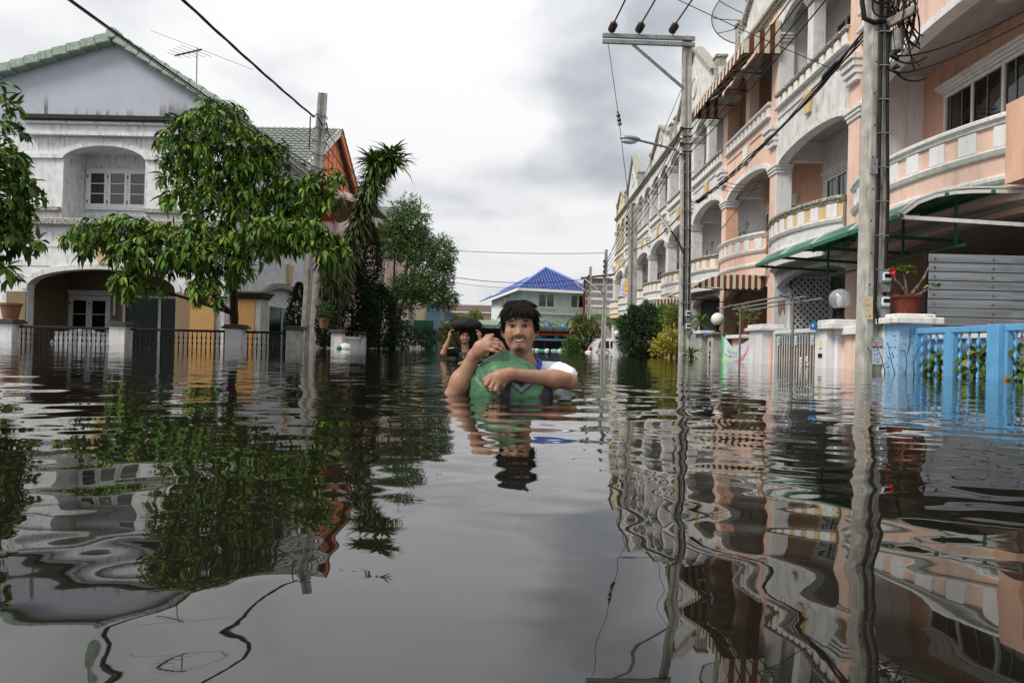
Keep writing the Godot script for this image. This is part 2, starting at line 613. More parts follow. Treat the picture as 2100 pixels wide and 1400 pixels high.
func band_along(curve: Array, w: float) -> PackedVector2Array:
	var out := PackedVector2Array(curve)
	var top := []
	for i in curve.size():
		var t: Vector2 = (curve[min(i + 1, curve.size() - 1)] - curve[max(i - 1, 0)]).normalized()
		top.append(curve[i] + Vector2(-t.y, t.x) * w)
	top.reverse()
	out.append_array(PackedVector2Array(top))
	return out


func arched_wall(b: MB, d0: float, d1: float, y0: float, y1: float, arches: Array, x: float, depth: float) -> void:
	# wall from y0 up to y1 with arches [from, to, crown] cut out of its lower edge
	var p := PackedVector2Array([Vector2(d0, y1), Vector2(d0, y0)])
	for a in arches:
		for q in arch_curve(a[0], a[1], y0, a[2]): p.append(q)
	p.append(Vector2(d1, y0)); p.append(Vector2(d1, y1))
	b.prism(p, face(x), depth)


func slab(x0: float, x1: float, y0: float, y1: float, d0: float, d1: float, bevel := 0.0) -> MB:
	return bx(V(x0, y0, -d1), V(x1, y1, -d0), bevel)


func capital(b: MB, d: float, half: float, y0: float, y1: float, out: float, back: float) -> void:
	# stepped capital round a pilaster
	var n := 3
	for i in n:
		var o := out * (0.4 + 0.6 * i / (n - 1))
		var a := y0 + (y1 - y0) * i / n
		var e := y0 + (y1 - y0) * (i + 1) / n
		b.box(V((FX - o + back + o * 0.3) / 2, (a + e) / 2, -d), V(back - FX + o * 1.3, e - a, half * 2 + o * 2), Basis.IDENTITY, 0.012)


func window_on_wall(parent: Node3D, x: float, d0: float, d1: float, y0: float, y1: float, leaves: int, hood: bool, bars := 0, frame: Material = null, pane: Material = null) -> void:
	# a framed window or door on a wall that faces the street (-x); the frame stands proud
	var fr: Material = frame if frame else M["white_paint"]
	var w := Node3D.new()
	w.name = "window"
	parent.add_child(w, true)
	w.position = V(x, y0, -(d0 + d1) / 2) - parent.position
	var f := MB.new()
	var t := 0.06
	f.box(V(x - 0.03, y1 - t / 2, -(d0 + d1) / 2), V(0.09, t, d1 - d0))
	f.box(V(x - 0.03, y0 + t / 2, -(d0 + d1) / 2), V(0.09, t, d1 - d0))
	for i in leaves + 1:
		var d := lerpf(d0 + t / 2, d1 - t / 2, float(i) / leaves)
		f.box(V(x - 0.028, (y0 + y1) / 2, -d), V(0.085, y1 - y0 - t * 2, t if i == 0 or i == leaves else 0.05))
	obj("frame", f, fr, w)
	for i in leaves:
		var a := lerpf(d0, d1, float(i) / leaves)
		var e := lerpf(d0, d1, float(i + 1) / leaves)
		obj("pane", slab(x - 0.03, x - 0.012, y0 + t, y1 - t, a + 0.025, e - 0.025), pane if pane else M["glass"], w)
	for i in bars:
		var d := lerpf(d0, d1, (i + 0.5) / bars)
		obj("bar", slab(x - 0.052, x - 0.04, y0 + t, y1 - t, d - 0.007, d + 0.007), M["galvanised"], w)
	if hood:
		var h := MB.new()
		for i in 3:
			h.box(V(x - 0.035 - 0.02 * i, y1 + 0.05 + 0.06 * i, -(d0 + d1) / 2), V(0.08 + 0.05 * i, 0.058, d1 - d0 + 0.12 + 0.1 * i), Basis.IDENTITY, 0.008)
		obj("hood", h, M["trim"], w)


func balcony(parent: Node3D, d0: float, d1: float, wall: Material, band: Material, squares: Material, trim: Material, cope: Material, count: int) -> void:
	# bowed parapet of the first upper floor: apron, mouldings, panels of two colours and a coping
	var path := []
	var n := 22
	for i in n + 1:
		var t := float(i) / n
		path.append(V(FX - 0.06 - 0.50 * pow(sin(PI * t), 0.75), 0, -lerpf(d0, d1, t)))
	var at := func(t: float) -> Vector3:
		var f: float = clamp(t, 0.0, 1.0) * n
		var i: int = min(int(f), n - 1)
		return path[i].lerp(path[i + 1], f - i)
	var b := MB.new()
	# travel is away from the camera: out is to the right of travel, the building side; so out is negative
	b.sweep(path, [Vector2(0.16, 2.30), Vector2(0.16, 3.36), Vector2(0.0, 3.36), Vector2(0.0, 2.30)])
	obj("parapet", b, wall, parent)
	var und := PackedVector2Array([Vector2(FX + 0.02, d0), Vector2(FX + 0.02, d1)])
	for i in range(n, -1, -1): und.append(Vector2(path[i].x + 0.05, -path[i].z))
	b = MB.new()
	b.prism(und, Transform3D(Basis(Vector3.RIGHT, Vector3(0, 0, -1), Vector3.UP), Vector3(0, 2.31, 0)), 0.12)
	obj("balcony_floor", b, M["ceiling"], parent)
	if band != wall:
		b = MB.new()
		b.sweep(path, [Vector2(0.02, 3.035), Vector2(0.02, 3.365), Vector2(-0.006, 3.365), Vector2(-0.006, 3.035)])
		obj("panel_band", b, band, parent)
	var m := MB.new()
	m.sweep(path, [Vector2(0.02, 2.56), Vector2(0.02, 2.68), Vector2(-0.03, 2.68), Vector2(-0.06, 2.645), Vector2(-0.06, 2.60), Vector2(-0.03, 2.56)])
	obj("lower_moulding", m, trim, parent)
	m = MB.new()
	m.sweep(path, [Vector2(0.02, 2.94), Vector2(0.02, 3.04), Vector2(-0.05, 3.04), Vector2(-0.08, 3.01), Vector2(-0.05, 2.95), Vector2(-0.04, 2.94)])
	obj("moulding", m, trim, parent)
	m = MB.new()
	m.sweep(path, [Vector2(0.20, 3.36), Vector2(0.20, 3.47), Vector2(0.14, 3.50), Vector2(-0.05, 3.50), Vector2(-0.09, 3.47), Vector2(-0.09, 3.43), Vector2(-0.05, 3.41), Vector2(-0.04, 3.36)])
	obj("coping", m, cope, parent)
	for i in count:
		var t := (i + 0.5) / count
		var h := 0.27 / count
		var p: Vector3 = at.call(t - h)
		var q: Vector3 = at.call(t + h)
		var s := MB.new()
		var dir := (q - p).normalized()
		s.box((p + q) / 2 + V(0, 3.2, 0) + Vector3(dir.z, 0, -dir.x) * 0.008, V(0.05, 0.29, (q - p).length()), Basis(Vector3.UP, atan2(dir.x, dir.z)), 0.006)
		obj("panel", s, squares, parent)


func squares_band(parent: Node3D, d0: float, d1: float, wall: Material, base: Material, squares: Material, cope: Material, count: int) -> void:
	# level parapet of the top floor
	obj("upper_parapet", slab(FX - 0.02, FX + 0.16, 6.62, 6.92, d0, d1), base, parent)
	obj("upper_footing", slab(FX - 0.016, FX + 0.16, 6.36, 6.62, d0, d1), wall, parent)
	obj("upper_moulding", slab(FX - 0.12, FX + 0.1, 6.56, 6.63, d0 - 0.01, d1 + 0.01, 0.02), M["trim"], parent)
	obj("upper_coping", slab(FX - 0.11, FX + 0.2, 6.90, 7.0, d0 + 0.004, d1 - 0.004, 0.025), cope, parent)
	for i in count:
		var d := lerpf(d0, d1, (i + 0.5) / count)
		var h := (d1 - d0) / count * 0.27
		obj("panel", slab(FX - 0.06, FX - 0.01, 6.66, 6.87, d - h, d + h, 0.005), squares, parent)


func pediment(parent: Node3D, d: float, peak: float, half: float, wall: Material) -> void:
	# stepped gable above the cornice with a sloping coping, two pedestals and a round boss
	var y0 := 9.55
	var p := PackedVector2Array([Vector2(d - half, y0), Vector2(d + half, y0), Vector2(d + half, y0 + 0.55), Vector2(d + half * 0.72, y0 + 0.55), Vector2(d + half * 0.72, y0 + 0.85), Vector2(d, peak), Vector2(d - half * 0.72, y0 + 0.85), Vector2(d - half * 0.72, y0 + 0.55), Vector2(d - half, y0 + 0.55)])
	var b := MB.new()
	b.prism(p, face(FX + 0.02), 0.22)
	obj("pediment", b, wall, parent)
	for s in [-1.0, 1.0]:
		var c := MB.new()
		c.bar(V(FX + 0.1, peak + 0.03, -d), V(FX + 0.1, y0 + 0.88 - 0.18, -(d + s * (half * 0.72 + 0.28))), 0.42, 0.13)
		obj("pediment_coping", c, M["mold"], parent)
		var e := MB.new()
		e.box(V(FX + 0.12, y0 + 0.45, -(d + s * half * 0.93)), V(0.34, 0.9, 0.34))
		e.box(V(FX + 0.12, y0 + 0.96, -(d + s * half * 0.93)), V(0.44, 0.1, 0.44), Basis.IDENTITY, 0.02)
		obj("pedestal", e, M["mold"], parent)
	var k := MB.new()
	k.lathe([Vector2(0.42, 0), Vector2(0.42, 0.05), Vector2(0.34, 0.05), Vector2(0.34, 0.02), Vector2(0.0, 0.02)], V(FX + 0.02, y0 + 1.1, -d), 20, Basis(Vector3.BACK, PI / 2))
	obj("boss", k, wall, parent)


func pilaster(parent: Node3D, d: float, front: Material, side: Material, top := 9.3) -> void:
	# the party-wall column: street face and camera-side face may differ in colour; peach sides are toned darker for shade
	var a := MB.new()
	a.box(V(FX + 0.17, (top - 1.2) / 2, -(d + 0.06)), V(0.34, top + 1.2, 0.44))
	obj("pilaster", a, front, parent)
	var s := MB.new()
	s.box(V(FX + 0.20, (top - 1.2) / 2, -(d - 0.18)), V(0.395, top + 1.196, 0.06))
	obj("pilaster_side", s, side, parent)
	for y in [[4.94, 5.18], [8.40, 8.62]]:
		var c := MB.new()
		capital(c, d + 0.02, 0.245, y[0], y[1], 0.09, FX + 0.38)
		obj("capital", c, M["trim"], parent)
	var k := MB.new()
	# corbel under the top floor
	for i in 4:
		var o := 0.03 + 0.045 * i
		k.box(V(FX + 0.13 - o / 2, 5.74 + 0.13 * i, -(d + 0.02)), V(0.4 + o, 0.128, 0.42 + o * 1.2), Basis.IDENTITY, 0.01)
	obj("corbel", k, M["trim"], parent)


func townhouse(k: int, label: String, st: Dictionary) -> Node3D:
	var d0: float = st.get("d0", -zc(k))
	var d1: float = st.get("d1", -zc(k + 1))
	var width := d1 - d0
	var t := thing("townhouse", label, "townhouse", V(8.5, -1.2, -(d0 + d1) / 2), "row of joined townhouses")
	var wall: Material = st.wall
	var a := d0 + 0.24
	var e := d1 - 0.16
	pilaster(t, d1, st.get("front", wall), st.get("side", wall))
	if st.get("near_column", false): pilaster(t, d0, st.get("front", wall), wall)
	# street wall above the first upper floor, with its arch and rim
	var b := MB.new()
	var crown: float = st.get("crown", 5.72)
	arched_wall(b, a, e, 5.16, 6.37, [[a + 0.02, e - 0.02, crown]], FX + 0.02, 0.22)
	var worn: Material = M["white_stained"] if wall == M["white"] else wall
	obj("street_wall", b, worn, t)
	b = MB.new()
	b.prism(band_along(arch_curve(a + 0.02, e - 0.02, 5.16, crown), -0.13), face(FX - 0.02), 0.27)
	obj("arch_rim", b, M["white_clean"] if wall != M["white"] else M["trim"], t)
	# keystone
	b = MB.new()
	var m := (a + e) / 2
	b.prism(PackedVector2Array([Vector2(m - 0.24, 6.34), Vector2(m - 0.13, 5.84), Vector2(m + 0.13, 5.84), Vector2(m + 0.24, 6.34)]), face(FX - 0.06), 0.1)
	obj("keystone", b, st.key, t)
	balcony(t, st.get("balcony_from", d0 + 0.3), d1 - 0.22, wall, st.band, M["white_clean"], M["trim"], st.get("cope", M["trim"]), 9)
	squares_band(t, d0 + 0.26, d1 - 0.2, wall, st.band, M["white_clean"], st.get("cope", M["trim"]), 11)
	# top floor: mid column, twin arches, cornice
	b = MB.new()
	b.box(V(FX + 0.14, 7.66, -m), V(0.28, 1.5, 0.32))
	obj("mid_column", b, wall, t)
	b = MB.new()
	capital(b, m, 0.16, 8.40, 8.60, 0.08, FX + 0.3)
	obj("capital", b, M["trim"], t)
	b = MB.new()
	arched_wall(b, a, e, 8.60, 9.32, [[a + 0.05, m - 0.2, 9.02], [m + 0.2, e - 0.05, 9.02]], FX + 0.02, 0.24)
	obj("upper_wall", b, worn, t)
	b = MB.new()
	for i in 3: b.box(V(FX + 0.14 - 0.03 * i, 9.36 + 0.08 * i, -(d0 + d1) / 2), V(0.3 + 0.09 * i, 0.078, width - 0.01))
	obj("cornice", b, M["mold"], t)
	obj("roof_parapet", slab(FX + 0.03, FX + 0.2, 9.56, 9.84, d0 + 0.01, d1 - 0.01), wall, t)
	if st.has("peak"): pediment(t, st.peak_at, st.peak, st.half, worn)
	# loggias: back walls, party wall, floors
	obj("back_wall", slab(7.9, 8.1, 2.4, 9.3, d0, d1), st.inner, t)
	if st.get("closed", false): obj("party_wall", slab(FX + 0.38, 7.9, 2.46, 5.8, d1 - 0.11, d1 + 0.11), M["white_clean"], t)
	else: obj("loggia_beam", slab(FX + 0.38, 7.9, 5.3, 5.8, d1 - 0.11, d1 + 0.11), M["white_clean"], t)
	obj("upper_party_wall", slab(FX + 0.38, 7.9, 6.37, 9.18, d1 - 0.11, d1 + 0.11), st.inner, t)
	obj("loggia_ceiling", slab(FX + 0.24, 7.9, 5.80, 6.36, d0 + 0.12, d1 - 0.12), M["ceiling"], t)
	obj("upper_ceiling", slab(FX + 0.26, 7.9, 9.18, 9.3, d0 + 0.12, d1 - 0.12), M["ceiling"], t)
	obj("roof_slab", slab(FX + 0.25, 11.0, 9.3, 9.5, d0, d1), M["grey_tile"], t)
	obj("loggia_floor", slab(FX - 0.02, 11.0, 2.26, 2.46, d0 + 0.12, d1 - 0.12), M["ceiling"], t)
	# ground floor
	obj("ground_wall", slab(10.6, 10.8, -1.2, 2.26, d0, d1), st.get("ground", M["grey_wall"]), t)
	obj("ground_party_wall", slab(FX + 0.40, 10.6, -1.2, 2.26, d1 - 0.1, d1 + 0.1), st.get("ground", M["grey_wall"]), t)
	b = MB.new()
	arched_wall(b, a, e, 1.86, 2.27, [[a + 0.02, e - 0.02, 2.2]], FX + 0.05, 0.2)
	obj("ground_fascia", b, wall, t)
	# windows and doors of the loggias
	for w in st.windows: window_on_wall(t, 7.9, d0 + w[0], d0 + w[1], w[2], w[3], w[4], w[5], w[6] if w.size() > 6 else 0)
	var lamp := MB.new()
	lamp.lathe([Vector2(0.02, 0), Vector2(0.13, 0.01), Vector2(0.15, 0.05), Vector2(0.15, 0.09)], V(7.3, 5.71, -m), 14)
	obj("ceiling_lamp", lamp, M["porcelain_white"], t)
	return t


func striped(b: MB, a: Vector3, e: Vector3, down: Array, n: int, c0: Color, c1: Color, scallop := 0.0) -> void:
	# canvas from a to e, following the offsets in down; n stripes
	for i in n:
		b.col = c0 if i % 2 == 0 else c1
		var p := a.lerp(e, float(i) / n)
		var q := a.lerp(e, float(i + 1) / n)
		for k in down.size() - 1:
			b.quad(p + down[k + 1], q + down[k + 1], q + down[k], p + down[k])
		if scallop > 0.0:
			var l: Vector3 = down[down.size() - 1]
			for s in 4:
				var t0 := s / 4.0
				var t1 := (s + 1) / 4.0
				b.quad(p.lerp(q, t0) + l - V(0, scallop * sin(PI * t0), 0), p.lerp(q, t1) + l - V(0, scallop * sin(PI * t1), 0), p.lerp(q, t1) + l, p.lerp(q, t0) + l)
	b.col = Color(1, 1, 1)


func build_row() -> void:
	var W := [[1.6, 2.45, 2.5, 4.6, 1, true], [2.9, 4.1, 3.5, 4.75, 2, true, 6], [0.8, 1.8, 7.0, 8.6, 2, false], [2.6, 3.7, 7.0, 8.6, 2, false]]
	var peach := {"wall": M["peach"], "front": M["peach"], "side": M["peach_shaded"], "band": M["peach"], "key": M["white_clean"], "inner": M["peach_shaded"], "ground": M["peach_shaded"], "windows": W}
	var white := {"wall": M["white"], "front": M["white"], "side": M["white"], "band": M["tan"], "key": M["tan"], "inner": M["white_clean"], "cope": M["mold"], "windows": W}
	var u0 := peach.duplicate()
	u0.near_column = true
	u0.d0 = 2.77; u0.d1 = 7.2
	townhouse(-1, "peach townhouse at the right edge of the photo, mostly out of frame", u0)
	var u1 := peach.duplicate()
	u1.d0 = 7.2; u1.d1 = 13.79; u1.balcony_from = 8.94; u1.crown = 5.78; u1.closed = true
	u1.windows = [[1.0, 5.72, 3.6, 5.12, 6, true, 14], [0.8, 1.8, 7.0, 8.6, 2, false], [4.2, 5.4, 7.0, 8.6, 2, false]]
	var near := townhouse(0, "nearest peach townhouse with bowed balcony above the green awning", u1)
	obj("balcony_end_pier", bx(V(6.22, 2.47, -8.93), V(6.60, 3.51, -8.55)), M["peach_shaded"], near)
	var u2 := white.duplicate()
	u2.side = M["white_clean"]; u2.front = M["peach"]; u2.crown = 5.52; u2.inner = M["white_clean"]
	u2.peak_at = 18.1; u2.peak = 12.0; u2.half = 3.7
	townhouse(1, "weathered white townhouse with tan keystone, next to the nearest peach one", u2)
	var u3 := peach.duplicate()
	u3.crown = 5.6
	townhouse(2, "peach townhouse with striped awnings on its top and ground floors", u3)
	var u4 := white.duplicate()
	u4.peak_at = 27.1; u4.peak = 12.2; u4.half = 3.4
	townhouse(3, "white townhouse behind the tall pole with crossarm", u4)
	townhouse(4, "white townhouse just beyond the tall crossarm pole, air conditioner on balcony", white)
	var u6 := white.duplicate()
	u6.peak_at = 33.6; u6.peak = 11.2; u6.half = 2.6
	townhouse(5, "white townhouse behind the second concrete pole, lower pointed gable", u6)
	var u7 := white.duplicate()
	u7.peak_at = 42.0; u7.peak = 12.1; u7.half = 2.4
	townhouse(6, "white townhouse far down the row with the steepest gable", u7)
	townhouse(7, "far white townhouse before the last cream one", white)
	var u9 := white.duplicate()
	u9.wall = M["cream"]; u9.front = M["cream"]; u9.peak_at = 46.8; u9.peak = 11.0; u9.half = 2.1
	townhouse(8, "cream townhouse with yellowish gable at the far end of the row", u9)
	for q in [[20.9, "grey air conditioner on the peach balcony behind its rail"], [29.2, "grey air conditioner on the white balcony beyond the tall pole"]]:
		var ac := thing("air_conditioner", q[1], "air conditioner", V(7.5, 2.47, -q[0]), "air conditioners on balconies")
		obj("case", slab(7.3, 7.65, 3.1, 3.72, q[0] - 0.42, q[0] + 0.42, 0.02), M["white_paint"], ac)
		obj("stand", slab(7.35, 7.6, 2.462, 3.1, q[0] - 0.35, q[0] + 0.35), M["steel"], ac)
		for k in 7: obj("grille_slat", slab(7.285, 7.3, 3.2 + 0.07 * k, 3.225 + 0.07 * k, q[0] - 0.36, q[0] + 0.2), M["dark_wall"], ac)
	row_fittings()


func row_fittings() -> void:
	var maroon := Color(0.16, 0.045, 0.035)
	var creamc := Color(0.62, 0.60, 0.47)
	# top-floor awning of the peach house
	var t := thing("striped_awning", "long maroon and cream striped awning over top-floor loggia of peach townhouse", "awning", V(6.2, 8.0, -20.4))
	var b := MB.new()
	striped(b, V(6.58, 8.95, -17.9), V(6.58, 8.95, -23.1), [V(0, 0, 0), V(-0.5, -0.28, 0), V(-0.95, -0.62, 0), V(-0.97, -0.86, 0)], 30, creamc, maroon, 0.05)
	obj("canvas", b, M["canvas"], t)
	for z in [-17.9, -23.1]:
		b = MB.new()
		for i in 7:
			b.col = creamc if i % 2 == 0 else maroon
			var x0 := 6.58 - 0.95 * i / 7.0
			var x1 := 6.58 - 0.95 * (i + 1) / 7.0
			b.quad(V(x1, 8.05, z), V(x0, 8.05, z), V(x0, 8.95 - 0.6 * i / 7.0, z), V(x1, 8.95 - 0.6 * (i + 1) / 7.0, z))
		obj("end_flap", b, M["canvas"], t)
	for i in 5:
		var z := -17.95 - 1.28 * i
		b = MB.new()
		b.tube([V(6.6, 8.05, z), V(5.66, 8.10, z), V(6.55, 8.9, z)], 0.02)
		obj("strut", b, M["iron"], t)
	# small awning of the weathered white house, at the top of the picture
	t = thing("striped_awning", "short maroon awning at the top edge above the weathered white townhouse", "awning", V(6.2, 9.6, -15.6))
	b = MB.new()
	striped(b, V(6.5, 9.95, -14.6), V(6.5, 9.95, -16.9), [V(0, 0, 0), V(-0.6, -0.3, 0), V(-0.7, -0.52, 0)], 13, maroon, creamc * 0.5, 0.05)
	obj("canvas", b, M["canvas"], t)
	# quarter-barrel awning over the peach house's forecourt
	for q in [[-18.75, -22.4, 4.72, 2.33, "maroon and cream scalloped awning over the peach townhouse forecourt", 22], [-27.6, -31.0, 5.1, 2.3, "grey and cream striped awning over a far white townhouse forecourt", 20]]:
		t = thing("forecourt_awning", q[4], "awning", V(5.6, 2.0, (q[0] + q[1]) / 2))
		var w: float = FX - 0.02 - q[2]
		var prof := []
		for i in 9:
			var f := i / 8.0
			prof.append(V(-w * f, 0.0 - 0.34 * pow(f, 5.0), 0))
		b = MB.new()
		striped(b, V(FX - 0.02, q[3], q[0]), V(FX - 0.02, q[3], q[1]), prof, q[5], maroon, creamc, 0.05)
		obj("canvas", b, M["canvas"], t)
		b = MB.new()
		var n := 22
		for i in n:
			b.col = maroon if i % 2 == 0 else creamc
			var f0 := float(i) / n
			var f1 := float(i + 1) / n
			var y0: float = q[3] - 0.34 * pow(f0, 5.0)
			var y1: float = q[3] - 0.34 * pow(f1, 5.0)
			var lo: float = q[3] - 0.36
			var xa := FX - 0.02 - w * f0
			var xb := FX - 0.02 - w * f1
			var s := 0.0 if i % 2 == 0 else 0.035
			b.quad(V(xb, min(lo, y1), q[0]), V(xa, min(lo, y0), q[0]), V(xa, y0, q[0]), V(xb, y1, q[0]))
			if s > 0: b.quad(V(xb + 0.015, lo - s, q[0]), V(xa - 0.015, lo - s, q[0]), V(xa, lo, q[0]), V(xb, lo, q[0]))
		obj("end_flap", b, M["canvas"], t)
		b = MB.new()
		b.tube([V(q[2] + 0.02, q[3] - 0.36, q[0]), V(q[2] + 0.02, q[3] - 0.36, q[1])], 0.022)
		b.tube([V(FX, q[3] - 0.5, q[0] - 0.03), V(q[2] + 0.02, q[3] - 0.36, q[0] - 0.03)], 0.018)
		b.tube([V(FX, q[3] - 0.5, q[1]), V(q[2] + 0.02, q[3] - 0.36, q[1])], 0.018)
		obj("frame", b, M["iron"], t)
	# green corrugated-plastic awning of the nearest house
	t = thing("green_awning", "green translucent barrel awning on a green steel frame beside the meter pole", "awning", V(5.8, 2.0, -11.8))
	var prof2 := []
	for i in 11:
		var f := i / 10.0
		prof2.append(Vector2(7.3 - 2.40 * f, 2.43 - 0.36 * pow(f, 7.0)))
	for i in 4:
		var za := -9.0 - 1.36 * i
		b = MB.new()
		for k in 10:
			b.quad(V(prof2[k + 1].x, prof2[k + 1].y, za), V(prof2[k].x, prof2[k].y, za), V(prof2[k].x, prof2[k].y, za - 1.35), V(prof2[k + 1].x, prof2[k + 1].y, za - 1.35))
			b.quad(V(prof2[k].x, prof2[k].y - 0.006, za), V(prof2[k + 1].x, prof2[k + 1].y - 0.006, za), V(prof2[k + 1].x, prof2[k + 1].y - 0.006, za - 1.35), V(prof2[k].x, prof2[k].y - 0.006, za - 1.35))
		obj("sheet", b, M["polycarbonate"], t)
	for i in 5:
		var za := -9.0 - 1.36 * i
		b = MB.new()
		for k in 10: b.bar(V(prof2[k].x, prof2[k].y + 0.018, za), V(prof2[k + 1].x, prof2[k + 1].y + 0.018, za), 0.045, 0.02)
		obj("rib_cover", b, M["white_paint"], t)
		b = MB.new()
		for k in 10: b.bar(V(prof2[k].x, prof2[k].y - 0.035, za), V(prof2[k + 1].x, prof2[k + 1].y - 0.035, za), 0.035, 0.045)
		b.bar(V(4.92, 2.03, za), V(FX + (0.7 if i == 0 else -0.02), 1.96 if i else 1.93, za), 0.035, 0.05)
		obj("rib", b, M["white_paint"] if i == 0 else M["green_frame"], t)
	for f in [[4.92, 2.04], [5.5, 2.33], [6.1, 2.38]]:
		b = MB.new()
		b.bar(V(f[0], f[1], -8.95), V(f[0], f[1], -14.5), 0.04, 0.05)
		obj("purlin", b, M["green_frame"], t)
	b = MB.new()
	b.bar(V(5.9, 1.72, -9.2), V(5.9, 1.72, -13.4), 0.035, 0.035)
	obj("purlin", b, M["green_frame"], t)
	for z in [-9.4, -10.7, -12.0, -13.3]:
		b = MB.new()
		b.bar(V(5.9, 1.72, z), V(5.9, 2.38, z), 0.03, 0.03)
		obj("post", b, M["green_frame"], t)
	# stay rod from the pole to the awning
	# grey plank screen in the forecourt of the nearest house
	t = thing("plank_screen", "grey painted plank screen standing behind the blue fence", "screen", V(6.75, 0, -9.0))
	var sh := []
	for i in 3:
		b = MB.new()
		b.box(V(0, 0, 0), V(2.9, 0.106, 0.025), Basis.IDENTITY, 0.004)
		sh.append(b.mesh())
	var bolt := MB.new()
	bolt.lathe([Vector2(0.016, 0), Vector2(0.014, 0.006), Vector2(0, 0.008)], Vector3.ZERO, 8, Basis(Vector3.RIGHT, PI / 2))
	var bm := bolt.mesh()
	for i in 14:
		var y := 1.50 - 0.118 * i
		var o := obj("plank", sh[i % 3], M["plank"], t, true)
		o.position = V(6.75, y, -9.0) - t.position + V(rnd(-0.006, 0.006), 0, 0)
		o.rotation.z = rnd(-0.002, 0.002)
		if y > 0.1:
			for x in [-1.38, -0.62, 0.14, 0.9]:
				var s := obj("bolt", bm, M["steel"], t, true)
				s.position = V(6.75 + x + rnd(-0.01, 0.01), y, -8.986) - t.position
	b = MB.new()
	b.box(V(5.285, 0.2, -9.03), V(0.035, 2.75, 0.06))
	b.box(V(8.215, 0.2, -9.03), V(0.035, 2.75, 0.06))
	obj("post_frame", b, M["iron"], t)
	# white lattice by the party wall of the weathered house
	t = thing("lattice_panel", "white diagonal lattice panel in the weathered townhouse's forecourt", "lattice", V(7.55, 0, -18.0))
	for dirn in [-1.0, 1.0]:
		for i in 26:
			var c := -1.6 + 0.165 * i
			# slat through x + dirn*y = c, clipped to the panel
			var pts := []
			for y in [0.35, 2.2]:
				pts.append(Vector2((c - (y - 1.1)) * dirn, y))
			var p: Vector2 = pts[0]
			var q: Vector2 = pts[1]
			var clipped := Geometry2D.intersect_polyline_with_polygon(PackedVector2Array([p, q]), PackedVector2Array([Vector2(-0.5, 0.35), Vector2(0.5, 0.35), Vector2(0.5, 2.2), Vector2(-0.5, 2.2)]))
			if clipped.is_empty(): continue
			var s := MB.new()
			var w0 := V(7.55 + clipped[0][0].x, clipped[0][0].y, -17.98 + dirn * 0.009)
			var w1 := V(7.55 + clipped[0][1].x, clipped[0][1].y, -17.98 + dirn * 0.009)
			if (w1 - w0).length() < 0.05: continue
			s.bar(w0, w1, 0.012, 0.052, Vector3(-(w1 - w0).y, (w1 - w0).x, 0).normalized())
			obj("slat", s, M["white_clean"], t)
	b = MB.new()
	for x in [7.02, 8.08]: b.box(V(x, 0.5, -17.98), V(0.06, 2.8, 0.06))
	b.box(V(7.55, 2.215, -17.98), V(1.0, 0.05, 0.06)); b.box(V(7.55, 0.32, -17.98), V(1.0, 0.05, 0.06))
	obj("frame", b, M["white_clean"], t)
	# satellite dish on the roof
	t = thing("satellite_dish", "large dark mesh satellite dish on the roof behind the far gable", "satellite dish", V(7.2, 9.6, -23.6))
	var c := V(7.9, 11.8, -23.4)
	var aim := Basis.looking_at(V(-0.75, -0.35, 0.75).normalized() * -1.0, Vector3.UP)
	aim = Basis(Vector3.RIGHT, 0.0) * Basis.looking_at(Vector3(0.30, -0.42, -0.85).normalized(), Vector3.UP)
	var bowl := MB.new()
	var R := 1.6
	for i in 24:
		var a0 := TAU * i / 24
		var a1 := TAU * (i + 1) / 24
		for k in 5:
			var r0 := R * k / 5.0
			var r1 := R * (k + 1) / 5.0
			var f := func(r: float, an: float) -> Vector3: return c + aim * V(cos(an) * r, sin(an) * r, 0.32 * r * r / (R * R) - 0.2)
			bowl.quad(f.call(r0, a0), f.call(r1, a0), f.call(r1, a1), f.call(r0, a1))
	obj("mesh_bowl", bowl, mat("dish_mesh", Color(0.30, 0.33, 0.36, 0.34), 0.6, null, 1.0, {"transparency": BaseMaterial3D.TRANSPARENCY_ALPHA}), t)
	for i in 12:
		var an := TAU * i / 12
		b = MB.new()
		var pts := []
		for k in 6:
			var r := R * k / 5.0
			pts.append(c + aim * V(cos(an) * r, sin(an) * r, 0.32 * r * r / (R * R) - 0.2))
		b.tube(pts, 0.014, 4)
		obj("rib", b, M["cable"], t)
	b = MB.new()
	var ring := []
	for i in 33:
		var an := TAU * i / 32
		ring.append(c + aim * V(cos(an) * R, sin(an) * R, 0.12))
	b.tube(ring, 0.018, 5)
	obj("rim", b, M["cable"], t)
	b = MB.new()
	b.blob(c + aim * V(0, 0, -0.2), V(0.15, 0.15, 0.12))
	b.tube([c + aim * V(0, 0, -0.25), V(c.x, 9.4, c.z)], 0.045, 8)
	obj("mast", b, M["iron"], t)
	b = MB.new()
	b.tube([c + aim * V(0, 0, -0.2), c + aim * V(0, 0, 0.75)], 0.03, 6)
	b.lathe([Vector2(0.1, 0), Vector2(0.12, 0.06), Vector2(0.05, 0.1)], c + aim * V(0, 0, 0.75), 10)
	obj("receiver", b, M["iron"], t)


# ---- houses, fences and gates on the left ----

func front(z: float) -> Transform3D:
	# polygon (x, y) facing the camera; extrude towards it from z
	return Transform3D(Basis.IDENTITY, Vector3(0, 0, z))


func side(x: float) -> Transform3D:
	# polygon (distance, height) on a wall of the left row, extruded away from the street
	return Transform3D(Basis(Vector3(0, 0, -1), Vector3.UP, Vector3.RIGHT), Vector3(x, 0, 0))


